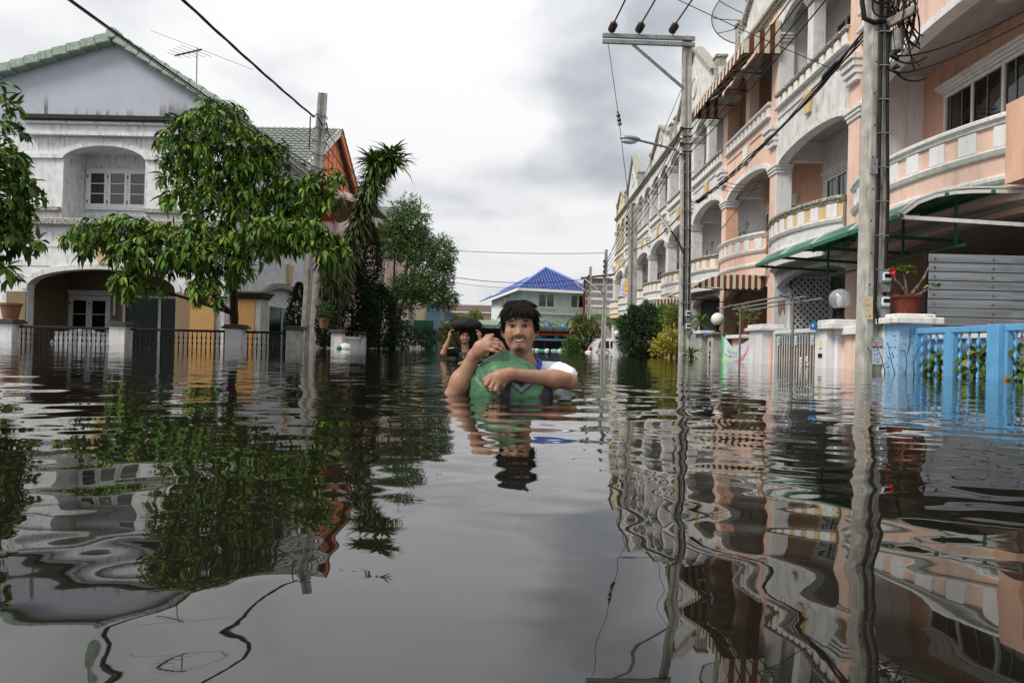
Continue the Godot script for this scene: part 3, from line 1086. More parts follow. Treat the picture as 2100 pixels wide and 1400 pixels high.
func casement(parent: Node3D, x0: float, x1: float, y0: float, y1: float, z: float, leaves: int, rows: int) -> void:
	# white casement window facing the camera: outer frame, leaves with glazing bars, panes and hinges
	var w := Node3D.new()
	w.name = "window"
	parent.add_child(w, true)
	w.position = V((x0 + x1) / 2, y0, z) - parent.position
	var f := MB.new()
	f.box(V((x0 + x1) / 2, y1 + 0.03, z), V(x1 - x0 + 0.12, 0.06, 0.1))
	f.box(V((x0 + x1) / 2, y0 - 0.03, z), V(x1 - x0 + 0.12, 0.06, 0.1))
	f.box(V(x0 - 0.03, (y0 + y1) / 2, z), V(0.06, y1 - y0, 0.1)); f.box(V(x1 + 0.03, (y0 + y1) / 2, z), V(0.06, y1 - y0, 0.1))
	obj("frame", f, M["white_paint"], w)
	for i in leaves:
		var a := lerpf(x0, x1, float(i) / leaves) + 0.006
		var e := lerpf(x0, x1, float(i + 1) / leaves) - 0.006
		var s := MB.new()
		var t := 0.095
		s.box(V((a + e) / 2, y1 - t / 2, z + 0.035), V(e - a, t, 0.045)); s.box(V((a + e) / 2, y0 + t / 2 + 0.02, z + 0.035), V(e - a, t + 0.04, 0.045))
		s.box(V(a + t / 2, (y0 + y1) / 2, z + 0.035), V(t, y1 - y0 - 2 * t, 0.044)); s.box(V(e - t / 2, (y0 + y1) / 2, z + 0.035), V(t, y1 - y0 - 2 * t, 0.044))
		obj("leaf_frame", s, M["white_paint"], w)
		for r in rows:
			var ya := lerpf(y0 + t + 0.04, y1 - t, float(r) / rows) + 0.012
			var yb := lerpf(y0 + t + 0.04, y1 - t, float(r + 1) / rows) - 0.012
			obj("pane", bx(V(a + t, ya, z + 0.02), V(e - t, yb, z + 0.032)), M["glass"], w)
			if r > 0: obj("glazing_bar", bx(V(a + t, ya - 0.024, z + 0.02), V(e - t, ya, z + 0.05)), M["white_paint"], w)
		for y in [y0 + 0.2, y1 - 0.2]: obj("hinge", bx(V(a - 0.02, y - 0.05, z + 0.055), V(a + 0.015, y + 0.05, z + 0.07)), M["iron"], w)


func streaked_wall(x0: float, x1: float, y0: float, y1: float, runs: Array) -> StandardMaterial3D:
	# white gable paint with the dark runs of dirt that rise from the ledge at its foot
	var w := 1024
	var h := 384
	var im := Image.create(w, h, false, Image.FORMAT_RGB8)
	var n := FastNoiseLite.new()
	n.seed = 9; n.frequency = 0.02; n.fractal_octaves = 4
	var f := FastNoiseLite.new()
	f.seed = 4; f.frequency = 0.35
	for i in w:
		var x := lerpf(x0, x1, (i + 0.5) / w)
		var reach: float = 0.12 + 0.25 * max(0.0, f.get_noise_1d(i * 0.6)) + 0.3 * max(0.0, n.get_noise_1d(i * 3.0))
		var dark := 0.12 + 0.15 * f.get_noise_1d(i * 1.7)
		for r in runs:
			var d: float = abs(x - r[0]) / r[1]
			if d < 1.0:
				var wob := 0.7 + 0.5 * f.get_noise_1d(i * 2.3 + r[0] * 40)
				reach = max(reach, r[2] * wob)
				dark = max(dark, r[3] * (0.6 + 0.6 * abs(f.get_noise_1d(i * 3.1))))
		for j in h:
			var y := lerpf(y1, y0, (j + 0.5) / h) - y0 - 0.6
			var t: float = clamp((reach - y) / (reach * 0.55), 0.0, 1.0) * (0.75 + 0.4 * n.get_noise_2d(i * 1.5, j))
			var g: float = clamp(t * dark * (0.8 + 0.5 * f.get_noise_2d(i * 2.0, j * 0.4)), 0.0, 0.8)
			var l := 0.97 + 0.035 * n.get_noise_2d(i * 0.5, j * 0.5)
			im.set_pixel(i, j, Color(l * (1 - g), l * (1 - g * 1.08), l * (1 - g * 1.05)))
	var m := mat("gable_paint", Color(0.74, 0.76, 0.81), 0.8)
	m.albedo_texture = ImageTexture.create_from_image(im)
	return m


func verge(parent: Node3D, a: Vector3, b: Vector3, n: int, m: Material) -> void:
	# verge tiles that overlap up a sloping gable edge
	var dir := (b - a).normalized()
	var len_ := (b - a).length() / n
	var up := Vector3.BACK.cross(dir)
	if up.y < 0: up = -up
	for i in n:
		var s := MB.new()
		var p := a.lerp(b, (i + 0.5) / n) - up * 0.03
		s.box(p, V(len_ * 1.03, 0.30, 0.34), Basis(dir, up, dir.cross(up)) * Basis(Vector3.BACK, rnd(0.09, 0.12) * (-1.0 if dir.y > 0 else 1.0)), 0.03)
		obj("verge_tile", s, m, parent)


func tiled_slope(parent: Node3D, called: String, a: Vector3, b: Vector3, run: Vector3, rows: int, m: Material, singles := 0) -> void:
	# a roof slope of overlapping courses of rolled tiles: a-b is the eave, run leads up to the ridge
	var s := MB.new()
	var nrm := run.cross(b - a).normalized()
	if nrm.y < 0: nrm = -nrm
	# the last columns (singles) are laid tile by tile, the rest as one sheet
	var cols := int((b - a).length() / 0.3)
	var tile: ArrayMesh = null
	var whole := s
	for r in rows:
		var lo := run * (float(r) / rows)
		var hi := run * (float(r + 1) / rows)
		for c in cols:
			var p := a.lerp(b, float(c) / cols)
			var q := a.lerp(b, float(c + 1) / cols)
			var piece := c >= cols - singles
			if piece and tile:
				var o := obj("tile", tile, m, parent, true)
				o.position = p + lo - parent.position + nrm * rnd(-0.008, 0.008)
				continue
			s = MB.new() if piece else whole
			if piece:
				# the first single tile lies in the lowest course: its mesh is kept about its own corner
				q -= p
				p = Vector3.ZERO
			var m1 := p.lerp(q, 0.5)
			var e := nrm * 0.05
			var k := nrm * 0.045
			# each tile: a low roll of two faces and the step at its foot
			var pts := [p + lo + e, m1 + lo + e + k, q + lo + e, q + hi, m1 + hi + k, p + hi]
			if (pts[1] - pts[0]).cross(pts[5] - pts[0]).dot(nrm) > 0:
				s.quad(pts[0], pts[1], pts[4], pts[5]); s.quad(pts[1], pts[2], pts[3], pts[4])
			else:
				s.quad(pts[5], pts[4], pts[1], pts[0]); s.quad(pts[4], pts[3], pts[2], pts[1])
			s.quad(p + lo, m1 + lo, m1 + lo + e + k, p + lo + e); s.quad(m1 + lo, q + lo, q + lo + e, m1 + lo + e + k)
			if piece:
				tile = s.mesh()
				var o := obj("tile", tile, m, parent, true)
				o.position = a.lerp(b, float(c) / cols) + lo - parent.position
	s = whole
	var sheet := obj(called, s, m, parent)
	sheet.set_meta("kind", "stuff")


func build_left() -> void:
	var t := thing("gabled_house", "large white two-storey house with green verge tiles and mould-stained ledge on the left", "house", V(-12.8, -1.2, -24.5))
	# front wall with porch arch below and window bay above
	var z := -21.0
	var b := MB.new()
	var lower := PackedVector2Array([Vector2(-17.5, 3.84), Vector2(-17.5, -1.2), Vector2(-15.42, -1.2)])
	var pa := arch_curve(-15.42, -10.76, 1.62, 2.3, 18, 0.8)
	for q in pa: lower.append(q)
	lower.append_array(PackedVector2Array([Vector2(-10.76, -1.2), Vector2(-9.25, -1.2), Vector2(-9.25, 3.84)]))
	b.prism(lower, front(z - 0.3), 0.3)
	obj("ground_front", b, M["white_aged"], t)
	b = MB.new()
	b.prism(band_along(pa, 0.16), front(z), 0.05)
	obj("porch_arch_rim", b, M["trim"], t)
	for g in [[-15.42, 2.95, -10.7], [-15.9, 2.35, -14.7], [-11.3, 2.35, -10.2]]:
		obj("groove", bx(V(g[0], g[1], z + 0.001), V(g[2], g[1] + 0.02, z + 0.012)), M["concrete"], t)
	b = MB.new()
	b.prism(PackedVector2Array([Vector2(-13.31, 3.18), Vector2(-13.18, 2.46), Vector2(-12.86, 2.46), Vector2(-12.70, 3.18)]), front(z), 0.1)
	obj("keystone", b, M["tan"], t)
	obj("floor_band", bx(V(-15.6, 3.62, z - 0.25), V(-9.2, 3.84, z + 0.22), 0.03), M["mold"], t)
	b = MB.new()
	var upper := PackedVector2Array([Vector2(-17.5, 6.4), Vector2(-17.5, 3.841), Vector2(-14.40, 3.841)])
	var ua := arch_curve(-14.40, -11.83, 5.72, 6.13, 16, 1.25)
	for q in ua: upper.append(q)
	upper.append_array(PackedVector2Array([Vector2(-11.83, 3.84), Vector2(-9.25, 3.84), Vector2(-9.25, 6.4)]))
	b.prism(upper, front(z - 0.3), 0.3)
	obj("upper_front", b, M["white_aged"], t)
	b = MB.new()
	var rim := [Vector2(-16.3, 5.70)]
	rim.append_array(ua)
	rim.append(Vector2(-9.3, 5.72))
	b.prism(band_along(rim, 0.15), front(z), 0.07)
	obj("arch_rim", b, M["white_aged"], t)
	# recess of the window
	obj("recess_wall", bx(V(-15.2, 3.8, -22.2), V(-11.0, 6.6, -22.1)), M["white_aged"], t)
	obj("recess_cheek", bx(V(-14.55, 3.84, -22.1), V(-14.402, 6.2, -21.3)), M["white_aged"], t)
	obj("recess_cheek", bx(V(-11.828, 3.84, -22.1), V(-11.68, 6.2, -21.3)), M["white_aged"], t)
	obj("recess_ceiling", bx(V(-14.4, 6.14, -22.1), V(-11.83, 6.3, -21.3)), M["white_aged"], t)
	casement(t, -14.28, -11.0, 4.4, 5.62, -22.06, 5, 3)
	for w in [[-17.0, -14.42], [-11.81, -10.7]]:
		obj("sill", bx(V(w[0], 4.06, z), V(w[1], 4.2, z + 0.14), 0.02), M["mold"], t)
	# cornice ledge at the foot of the gable
	b = MB.new()
	b.box(V(-13.1, 6.46, z + 0.05), V(4.75, 0.1, 0.3)); b.box(V(-13.1, 6.63, z + 0.02), V(4.8, 0.22, 0.22))
	b.box(V(-13.1, 6.79, z + 0.06), V(4.9, 0.08, 0.34))
	obj("cornice", b, M["white_aged"], t)
	b = MB.new()
	b.box(V(-13.1, 6.92, z + 0.1), V(5.0, 0.17, 0.46), Basis.IDENTITY, 0.03)
	obj("cornice_cap", b, mat("black_mold", Color(0.30, 0.29, 0.28), 0.95, M["mold"].albedo_texture, 0.55), t)
	# gable wall with UVs for its runs of dirt
	var gx0 := -17.5
	var gx1 := -9.25
	var rl := func(x: float) -> float: return 9.40 - (0.315 if x < -12.85 else 0.60) * abs(x + 12.85)
	b = MB.new()
	var xs := [gx0, -15.0, -12.85, -11.0, gx1]
	for i in 4:
		var k := b.v.size()
		for q in [[xs[i], 6.4], [xs[i + 1], 6.4], [xs[i + 1], rl.call(xs[i + 1])], [xs[i], rl.call(xs[i])]]:
			b.add(V(q[0], q[1], z - 0.06), Vector3.BACK, Vector2((q[0] - gx0) / (gx1 - gx0), (9.4 - q[1]) / 3.0))
		for s in [0, 2, 1, 0, 3, 2]: b.ix.append(k + s)
	obj("gable_wall", b, streaked_wall(gx0, gx1, 6.4, 9.4, [[-15.05, 0.06, 1.1, 0.75], [-14.1, 0.05, 0.45, 0.5], [-13.75, 0.04, 0.5, 0.5], [-13.4, 0.07, 0.42, 0.6], [-13.1, 0.05, 0.45, 0.55], [-12.8, 0.04, 0.4, 0.5], [-12.4, 0.1, 0.5, 0.5], [-11.35, 0.12, 0.75, 0.6], [-10.9, 0.3, 0.85, 0.6], [-10.4, 0.25, 0.5, 0.5], [-9.9, 0.25, 0.55, 0.6]]), t)
	obj("gable_back", bx(V(gx0, 6.4, z - 0.32), V(gx1, 7.15, z - 0.07)), M["white_aged"], t)
	# porch: back wall, left pier, ceiling
	obj("porch_wall", bx(V(-17.3, -1.2, -23.75), V(-9.3, 3.6, -23.6)), M["brown_wall"], t)
	obj("porch_cheek", bx(V(-17.3, -1.2, -23.6), V(-15.8, 3.6, -21.3)), M["brown_wall"], t)
	obj("porch_ceiling", bx(V(-15.8, 2.5, -23.6), V(-9.3, 2.65, -21.3)), M["brown_wall"], t)
	obj("pier", bx(V(-16.05, -1.2, z + 0.001), V(-15.44, 1.55, z + 0.04)), M["brown_wall"], t)
	obj("pier", bx(V(-10.74, -1.2, z + 0.001), V(-10.26, 1.6, z + 0.05)), M["brown_wall"], t)
	obj("ochre_pier", bx(V(-10.25, -1.2, z + 0.001), V(-9.5, 1.7, z + 0.12)), M["ochre"], t)
	casement(t, -15.75, -14.4, -0.6, 1.55, -23.56, 2, 4)
	b = MB.new()
	for i in 3: b.box(V(-15.07, 1.66 + 0.055 * i, -23.54 + 0.02 * i), V(1.55 + 0.11 * i, 0.054, 0.1 + 0.04 * i))
	obj("window_hood", b, M["trim"], t)
	obj("tube_lamp", bx(V(-14.25, 0.95, -23.58), V(-14.15, 1.8, -23.5), 0.02), M["white_paint"], t)
	b = MB.new()
	for x in [-13.85, -12.6, -11.9]: b.box(V(x, 0.2, -23.54), V(0.1, 2.8, 0.08))
	b.box(V(-12.87, 1.62, -23.54), V(2.05, 0.08, 0.08))
	obj("door_frame", b, M["white_paint"], t)
	for d in [[-13.8, -12.65], [-12.55, -11.95]]: obj("glass_door", bx(V(d[0], -1.2, -23.56), V(d[1], 1.58, -23.545)), M["green_glass"], t)
	# street side
	obj("side_wall", bx(V(-9.5, -1.2, -28.6), V(-9.25, 7.1, -21.3)), M["white_aged"], t)
	b = MB.new()
	b.prism(band_along(arch_curve(24.0, 28.3, 1.72, 2.2, 12), 0.2), side(-9.25), 0.16)
	obj("side_arch_rim", b, M["mold"], t)
	b = MB.new()
	for d in [24.6, 26.0, 27.5]: b.box(V(-9.22, 0.1, -d), V(0.07, 2.7, 0.07))
	b.box(V(-9.22, 1.5, -26.05), V(0.07, 0.08, 2.97))
	obj("side_door_frame", b, M["white_paint"], t)
	for d in [[24.63, 25.97], [26.03, 27.47]]: obj("glass_door", slab(-9.24, -9.22, -1.2, 1.46, d[0], d[1]), M["green_glass"], t)
	b = MB.new()
	b.prism(PackedVector2Array([Vector2(26.4, 3.2), Vector2(26.55, 2.45), Vector2(26.9, 2.45), Vector2(27.05, 3.2)]), side(-9.25), 0.1)
	obj("keystone", b, M["tan"], t)
	# roof
	tiled_slope(t, "roof_slope", V(-8.9, 7.12, -20.95), V(-8.9, 7.12, -29.0), V(-3.95, 2.37, 0), 16, M["grey_tile"])
	tiled_slope(t, "roof_slope", V(-18.0, 7.88, -29.0), V(-18.0, 7.88, -20.95), V(5.15, 1.62, 0), 12, M["grey_tile"])
	obj("eave_board", bx(V(-8.98, 6.98, -29.0), V(-8.9, 7.14, -21.0)), M["mold"], t)
	obj("soffit", bx(V(-9.3, 6.94, -29.0), V(-8.98, 7.0, -21.0)), M["white_aged"], t)
	verge(t, V(-17.3, 8.0 + 0.13, z + 0.1), V(-12.95, 9.49, z + 0.1), 10, M["green_tile"])
	verge(t, V(-12.75, 9.47, z + 0.1), V(-8.85, 7.12, z + 0.1), 10, M["green_tile"])
	b = MB.new()
	b.lathe([Vector2(0, 0), Vector2(0.16, 0.0), Vector2(0.18, 0.05), Vector2(0.17, 0.4)], V(-12.85, 9.56, z + 0.3), 16, Basis(Vector3.RIGHT, -PI / 2))
	obj("ridge_cap", b, M["green_tile"], t)
	b = MB.new()
	b.blob(V(-13.87, 3.55, z + 0.1), V(0.06, 0.05, 0.09))
	obj("eyeball_lamp", b, M["steel"], t)
	build_orange_house()
	build_pale_house()
	left_fences()
	# television aerial on the roof
	t = thing("television_aerial", "television aerial on a thin mast above the gabled white house", "aerial", V(-11.27, 8.4, -23.0))
	b = MB.new()
	b.tube([V(-11.27, 7.6, -23), V(-11.30, 10.12, -23)], 0.02, 6)
	obj("mast", b, M["galvanised"], t)
	b = MB.new()
	b.bar(V(-11.85, 9.66, -22.6), V(-11.18, 10.10, -23.1), 0.03, 0.05)
	obj("boom", b, M["iron"], t)
	for i in 6:
		b = MB.new()
		var p := V(-11.85, 9.68, -22.6).lerp(V(-11.2, 10.09, -23.1), i / 5.0)
		var l: float = [0.3, 0.42, 0.5, 0.55, 0.62, 2.05][i]
		var dr := V(0.92, -0.36, 0.12).normalized()
		b.tube([p - dr * l, p + dr * l], 0.009, 4)
		obj("element", b, M["galvanised"], t)


func build_orange_house() -> void:
	var t := thing("orange_gable_house", "house with steep orange gable and pink porch behind the leaning concrete pole", "house", V(-11.0, -1.2, -34.4))
	var x := -9.75
	obj("wall", bx(V(-16, -1.2, -38.6), V(x - 0.26, 8.1, -30.0)), M["pink_wall"], t)
	var b := MB.new()
	b.prism(PackedVector2Array([Vector2(30.0, 6.9), Vector2(38.6, 6.9), Vector2(38.6, 8.0), Vector2(34.3, 10.9), Vector2(30.0, 8.0)]), side(x - 0.25), 0.25)
	obj("gable_wall", b, M["orange"], t)
	obj("street_wall", slab(x - 0.25, x - 0.02, -1.2, 6.9, 30.0, 38.6), M["pink_wall"], t)
	# upright ribs on the gable
	for i in 9:
		var d := 31.2 + 0.75 * i
		var top: float = 10.75 - 0.66 * abs(d - 34.3)
		obj("rib", slab(x, x + 0.04, 7.6, top, d - 0.06, d + 0.06), M["orange"], t)
	tiled_slope(t, "roof_slope", V(-16, 7.85, -29.2), V(-9.3, 7.85, -29.2), V(0, 3.15, -5.1), 14, M["grey_tile"], 10)
	tiled_slope(t, "roof_slope", V(-9.3, 7.85, -39.4), V(-16, 7.85, -39.4), V(0, 3.15, 5.1), 14, M["grey_tile"])
	b = MB.new()
	b.bar(V(-9.42, 7.72, -29.2), V(-9.42, 10.86, -34.3), 0.1, 0.34)
	obj("bargeboard", b, M["white_aged"], t)
	b = MB.new()
	b.bar(V(-9.42, 7.72, -39.4), V(-9.42, 10.86, -34.3), 0.1, 0.34)
	obj("bargeboard", b, M["orange"], t)
	obj("gable_front", bx(V(-16, 7.2, -29.96), V(-9.8, 8.0, -29.9)), M["white_aged"], t)
	# porch canopy with gabled fascia, columns with red capitals
	b = MB.new()
	b.prism(PackedVector2Array([Vector2(-9.9, 6.15), Vector2(-9.9, 6.5), Vector2(-8.35, 7.08), Vector2(-6.9, 6.6), Vector2(-6.9, 6.25), Vector2(-8.35, 6.75)]), front(-30.9), 0.3)
	obj("porch_fascia", b, M["pink_wall"], t)
	b = MB.new()
	b.prism(PackedVector2Array([Vector2(-9.7, 6.55), Vector2(-8.35, 7.06), Vector2(-6.95, 6.6), Vector2(-6.95, 6.52), Vector2(-8.35, 6.95), Vector2(-9.7, 6.42)]), front(-35.5), 4.6)
	obj("porch_roof", b, M["brown_wall"], t)
	for c in [[-9.0, -31.0], [-7.3, -35.0]]:
		b = MB.new()
		b.box(V(c[0], 2.6, c[1]), V(0.42, 7.4, 0.42))
		obj("porch_column", b, M["pink_wall"], t)
		b = MB.new()
		for i in 3: b.box(V(c[0], 5.75 + 0.13 * i, c[1]), V(0.5 + 0.14 * i, 0.125, 0.5 + 0.14 * i))
		obj("red_capital", b, M["red_trim"], t)
	obj("red_beam", bx(V(-9.6, 5.1, -33.4), V(-7.2, 5.45, -33.1)), M["red_trim"], t)
	obj("red_pier", bx(V(-9.3, -1.2, -31.6), V(-9.12, 4.2, -31.2)), M["red_trim"], t)
	# grey roof of its rear wing
	tiled_slope(t, "rear_roof", V(-10.5, 7.2, -40.0), V(-6.6, 7.2, -40.0), V(0, 1.7, -3.2), 9, M["grey_tile"])
	obj("rear_wall", bx(V(-14, -1.2, -43.5), V(-7.2, 7.15, -40.4)), M["pink_wall"], t)


func build_pale_house() -> void:
	var t := thing("pale_house", "pale house half hidden behind the feathery tree on the left", "house", V(-8.0, -1.2, -46))
	obj("wall", bx(V(-13, -1.2, -50), V(-7.0, 5.6, -44.5)), M["cream"], t)
	tiled_slope(t, "roof_slope", V(-13.4, 5.55, -44.2), V(-6.6, 5.55, -44.2), V(0, 1.7, -3.0), 8, M["brown_tile"])
	window_on_wall_front(t, -9.6, -8.2, 2.6, 4.2, -44.5)
	window_on_wall_front(t, -12.0, -10.6, 2.6, 4.2, -44.5)
	t = thing("sheet_metal_gate", "green corrugated sheet gate behind the feathery tree", "gate", V(-7.0, -1.2, -42))
	for i in 14:
		var b := MB.new()
		b.box(V(-7.55 + 0.155 * i, 0.2, -42.0), V(0.15, 3.0, 0.03), Basis.IDENTITY, 0.012)
		obj("sheet_rib", b, M["green_frame"], t)
	t = thing("shed", "pale blue shed wall beside the green sheet gate", "shed", V(-8.3, -1.2, -42.5))
	obj("wall", bx(V(-9.2, -1.2, -43.4), V(-7.7, 1.75, -42.2)), M["blue_pale"], t)
	obj("roof", bx(V(-9.4, 1.75, -43.6), V(-7.6, 1.83, -42.0)), M["grey_tile"], t)


func window_on_wall_front(t: Node3D, x0: float, x1: float, y0: float, y1: float, z: float) -> void:
	var w := Node3D.new()
	w.name = "window"
	t.add_child(w, true)
	w.position = V((x0 + x1) / 2, y0, z) - t.position
	var f := MB.new()
	var m := (x0 + x1) / 2
	f.box(V(m, y1 - 0.04, z + 0.04), V(x1 - x0, 0.08, 0.1)); f.box(V(m, y0 + 0.04, z + 0.04), V(x1 - x0, 0.08, 0.1))
	for x in [x0 + 0.04, m, x1 - 0.04]: f.box(V(x, (y0 + y1) / 2, z + 0.042), V(0.08, y1 - y0 - 0.16, 0.09))
	obj("frame", f, M["white_paint"], w)
	for p in [[x0 + 0.08, m - 0.04], [m + 0.04, x1 - 0.08]]: obj("pane", bx(V(p[0], y0 + 0.08, z + 0.005), V(p[1], y1 - 0.08, z + 0.03)), M["glass"], w)


func left_fences() -> void:
	var z := -17.8
	# iron balusters with two swellings
	var s := MB.new()
	s.lathe([Vector2(0.013, -1.2), Vector2(0.013, 0.05), Vector2(0.028, 0.09), Vector2(0.013, 0.14), Vector2(0.013, 0.2), Vector2(0.028, 0.24), Vector2(0.013, 0.29), Vector2(0.013, 0.4)], Vector3.ZERO, 6)
	var bm := s.mesh()
	var runs := [[-13.25, -10.78, "brown iron fence run with a white cloth behind it"], [-10.28, -7.75, "brown iron gate before the dark glass doors of the gabled house"], [-7.25, -6.15, "short brown iron fence run beside the stained gate pillar"]]
	for r in runs:
		var t := thing("iron_fence", r[2], "fence", V((r[0] + r[1]) / 2, -1.2, z), "iron fence of the gabled house")
		obj("top_rail", bx(V(r[0], 0.39, z - 0.03), V(r[1], 0.455, z + 0.03), 0.008), M["iron"], t)
		obj("bottom_rail", bx(V(r[0], -0.9, z - 0.02), V(r[1], -0.85, z + 0.02)), M["iron"], t)
		var n := int((r[1] - r[0]) / 0.118)
		for i in n:
			var o := obj("baluster", bm, M["iron"], t, true)
			o.position = V(lerpf(r[0], r[1], (i + 0.5) / n), 0, z) - t.position
	var names := ["white fence post with a clay pot on its cap at the left edge", "white fence post with rust stains between fence and dark gate", "white fence post in front of the tree trunk", "grey fence post beside the leaning concrete pole"]
	var px := [-13.5, -10.53, -7.5, -5.95]
	for i in 4:
		var t := thing("fence_post", names[i], "post", V(px[i], -1.2, z), "fence posts of the gabled house")
		var w := 0.42 if i < 3 else 0.36
		obj("shaft", bx(V(px[i] - w / 2, -1.2, z - w / 2), V(px[i] + w / 2, 0.5, z + w / 2), 0.012), M["white"] if i < 3 else M["concrete"], t)
		var c := MB.new()
		c.box(V(px[i], 0.53, z), V(w + 0.14, 0.06, w + 0.14), Basis.IDENTITY, 0.01)
		c.box(V(px[i], 0.585, z), V(w + 0.06, 0.05, w + 0.06), Basis.IDENTITY, 0.015)
		obj("cap", c, M["cap_mold"], t)
	var t := thing("clay_pot", "brown clay pot on the leftmost fence post", "pot", V(-13.5, 0.61, z))
	var b := MB.new()
	b.lathe([Vector2(0, 0.0), Vector2(0.17, 0.0), Vector2(0.24, 0.36), Vector2(0.27, 0.36), Vector2(0.27, 0.42), Vector2(0.23, 0.42), Vector2(0.2, 0.34), Vector2(0, 0.34)], V(-13.5, 0.612, z), 16)
	obj("body", b, M["pot_clay"], t)
	# cloth over the fence
	b = MB.new()
	for i in 24:
		var x0 := -12.35 + 0.065 * i
		var f := func(x: float, y: float) -> Vector3: return V(x, y, z - 0.06 - 0.03 * sin(x * 17.0) - 0.02 * sin(x * 41.0 + y * 6))
		for j in 3:
			var y0 := 0.36 - 0.045 * sin(x0 * 5.0) - 0.14 * j
			b.quad(f.call(x0, y0 - 0.14), f.call(x0 + 0.065, y0 - 0.14), f.call(x0 + 0.065, y0), f.call(x0, y0))
	single("hanging_cloth", b, M["white_sheet"], "white sheet hung behind the brown iron fence", "cloth")
	# large stained gate pillar
	t = thing("gate_pillar", "tall ochre and grey stained gate pillar with moulded cap", "pillar", V(-7.75, -1.2, -19.2))
	obj("shaft", bx(V(-8.05, -1.2, -19.5), V(-7.46, 1.36, -18.9)), M["ochre"], t)
	obj("weathered_side", bx(V(-7.46, -1.2, -19.5), V(-7.3, 1.36, -18.91)), M["concrete"], t)
	b = MB.new()
	for i in 3: b.box(V(-7.68, 1.39 + 0.07 * i, -19.2), V(0.82 + 0.1 * i, 0.068, 0.66 + 0.1 * i), Basis.IDENTITY, 0.012)
	obj("cap", b, M["cap_mold"], t)
	# the boundary wall further up the street on that side: posts and pierced panels
	for i in 8:
		var d := 22.2 + 3.1 * i
		var q := thing("boundary_post", "pale boundary post, number %s from the leaning pole along the left side" % ["one", "two", "three", "four", "five", "six", "seven", "eight"][i], "post", V(-6.0, -1.2, -d), "boundary posts along the left side")
		obj("shaft", slab(-6.18, -5.82, -1.2, 0.52, d - 0.18, d + 0.18), M["white"], q)
		obj("cap", slab(-6.25, -5.75, 0.52, 0.62, d - 0.25, d + 0.25, 0.015), M["cap_mold"], q)
		if i < 7:
			var w := thing("boundary_wall", "pierced boundary wall panel after %s post on the left side" % ["the first", "the second", "the third", "the fourth", "the fifth", "the sixth", "the seventh"][i], "wall", V(-6.0, -1.2, -(d + 1.5)), "boundary wall panels along the left side")
			obj("rail", slab(-6.06, -5.94, 0.33, 0.42, d + 0.2, d + 2.9), M["white"], w)
			obj("plinth", slab(-6.07, -5.93, -1.2, 0.04, d + 0.2, d + 2.9), M["white"], w)
			for k in 7:
				var p := d + 0.45 + 0.36 * k
				obj("upright", slab(-6.05, -5.95, 0.04, 0.33, p - 0.07, p + 0.07), M["white"], w)


# ---- the end of the street ----

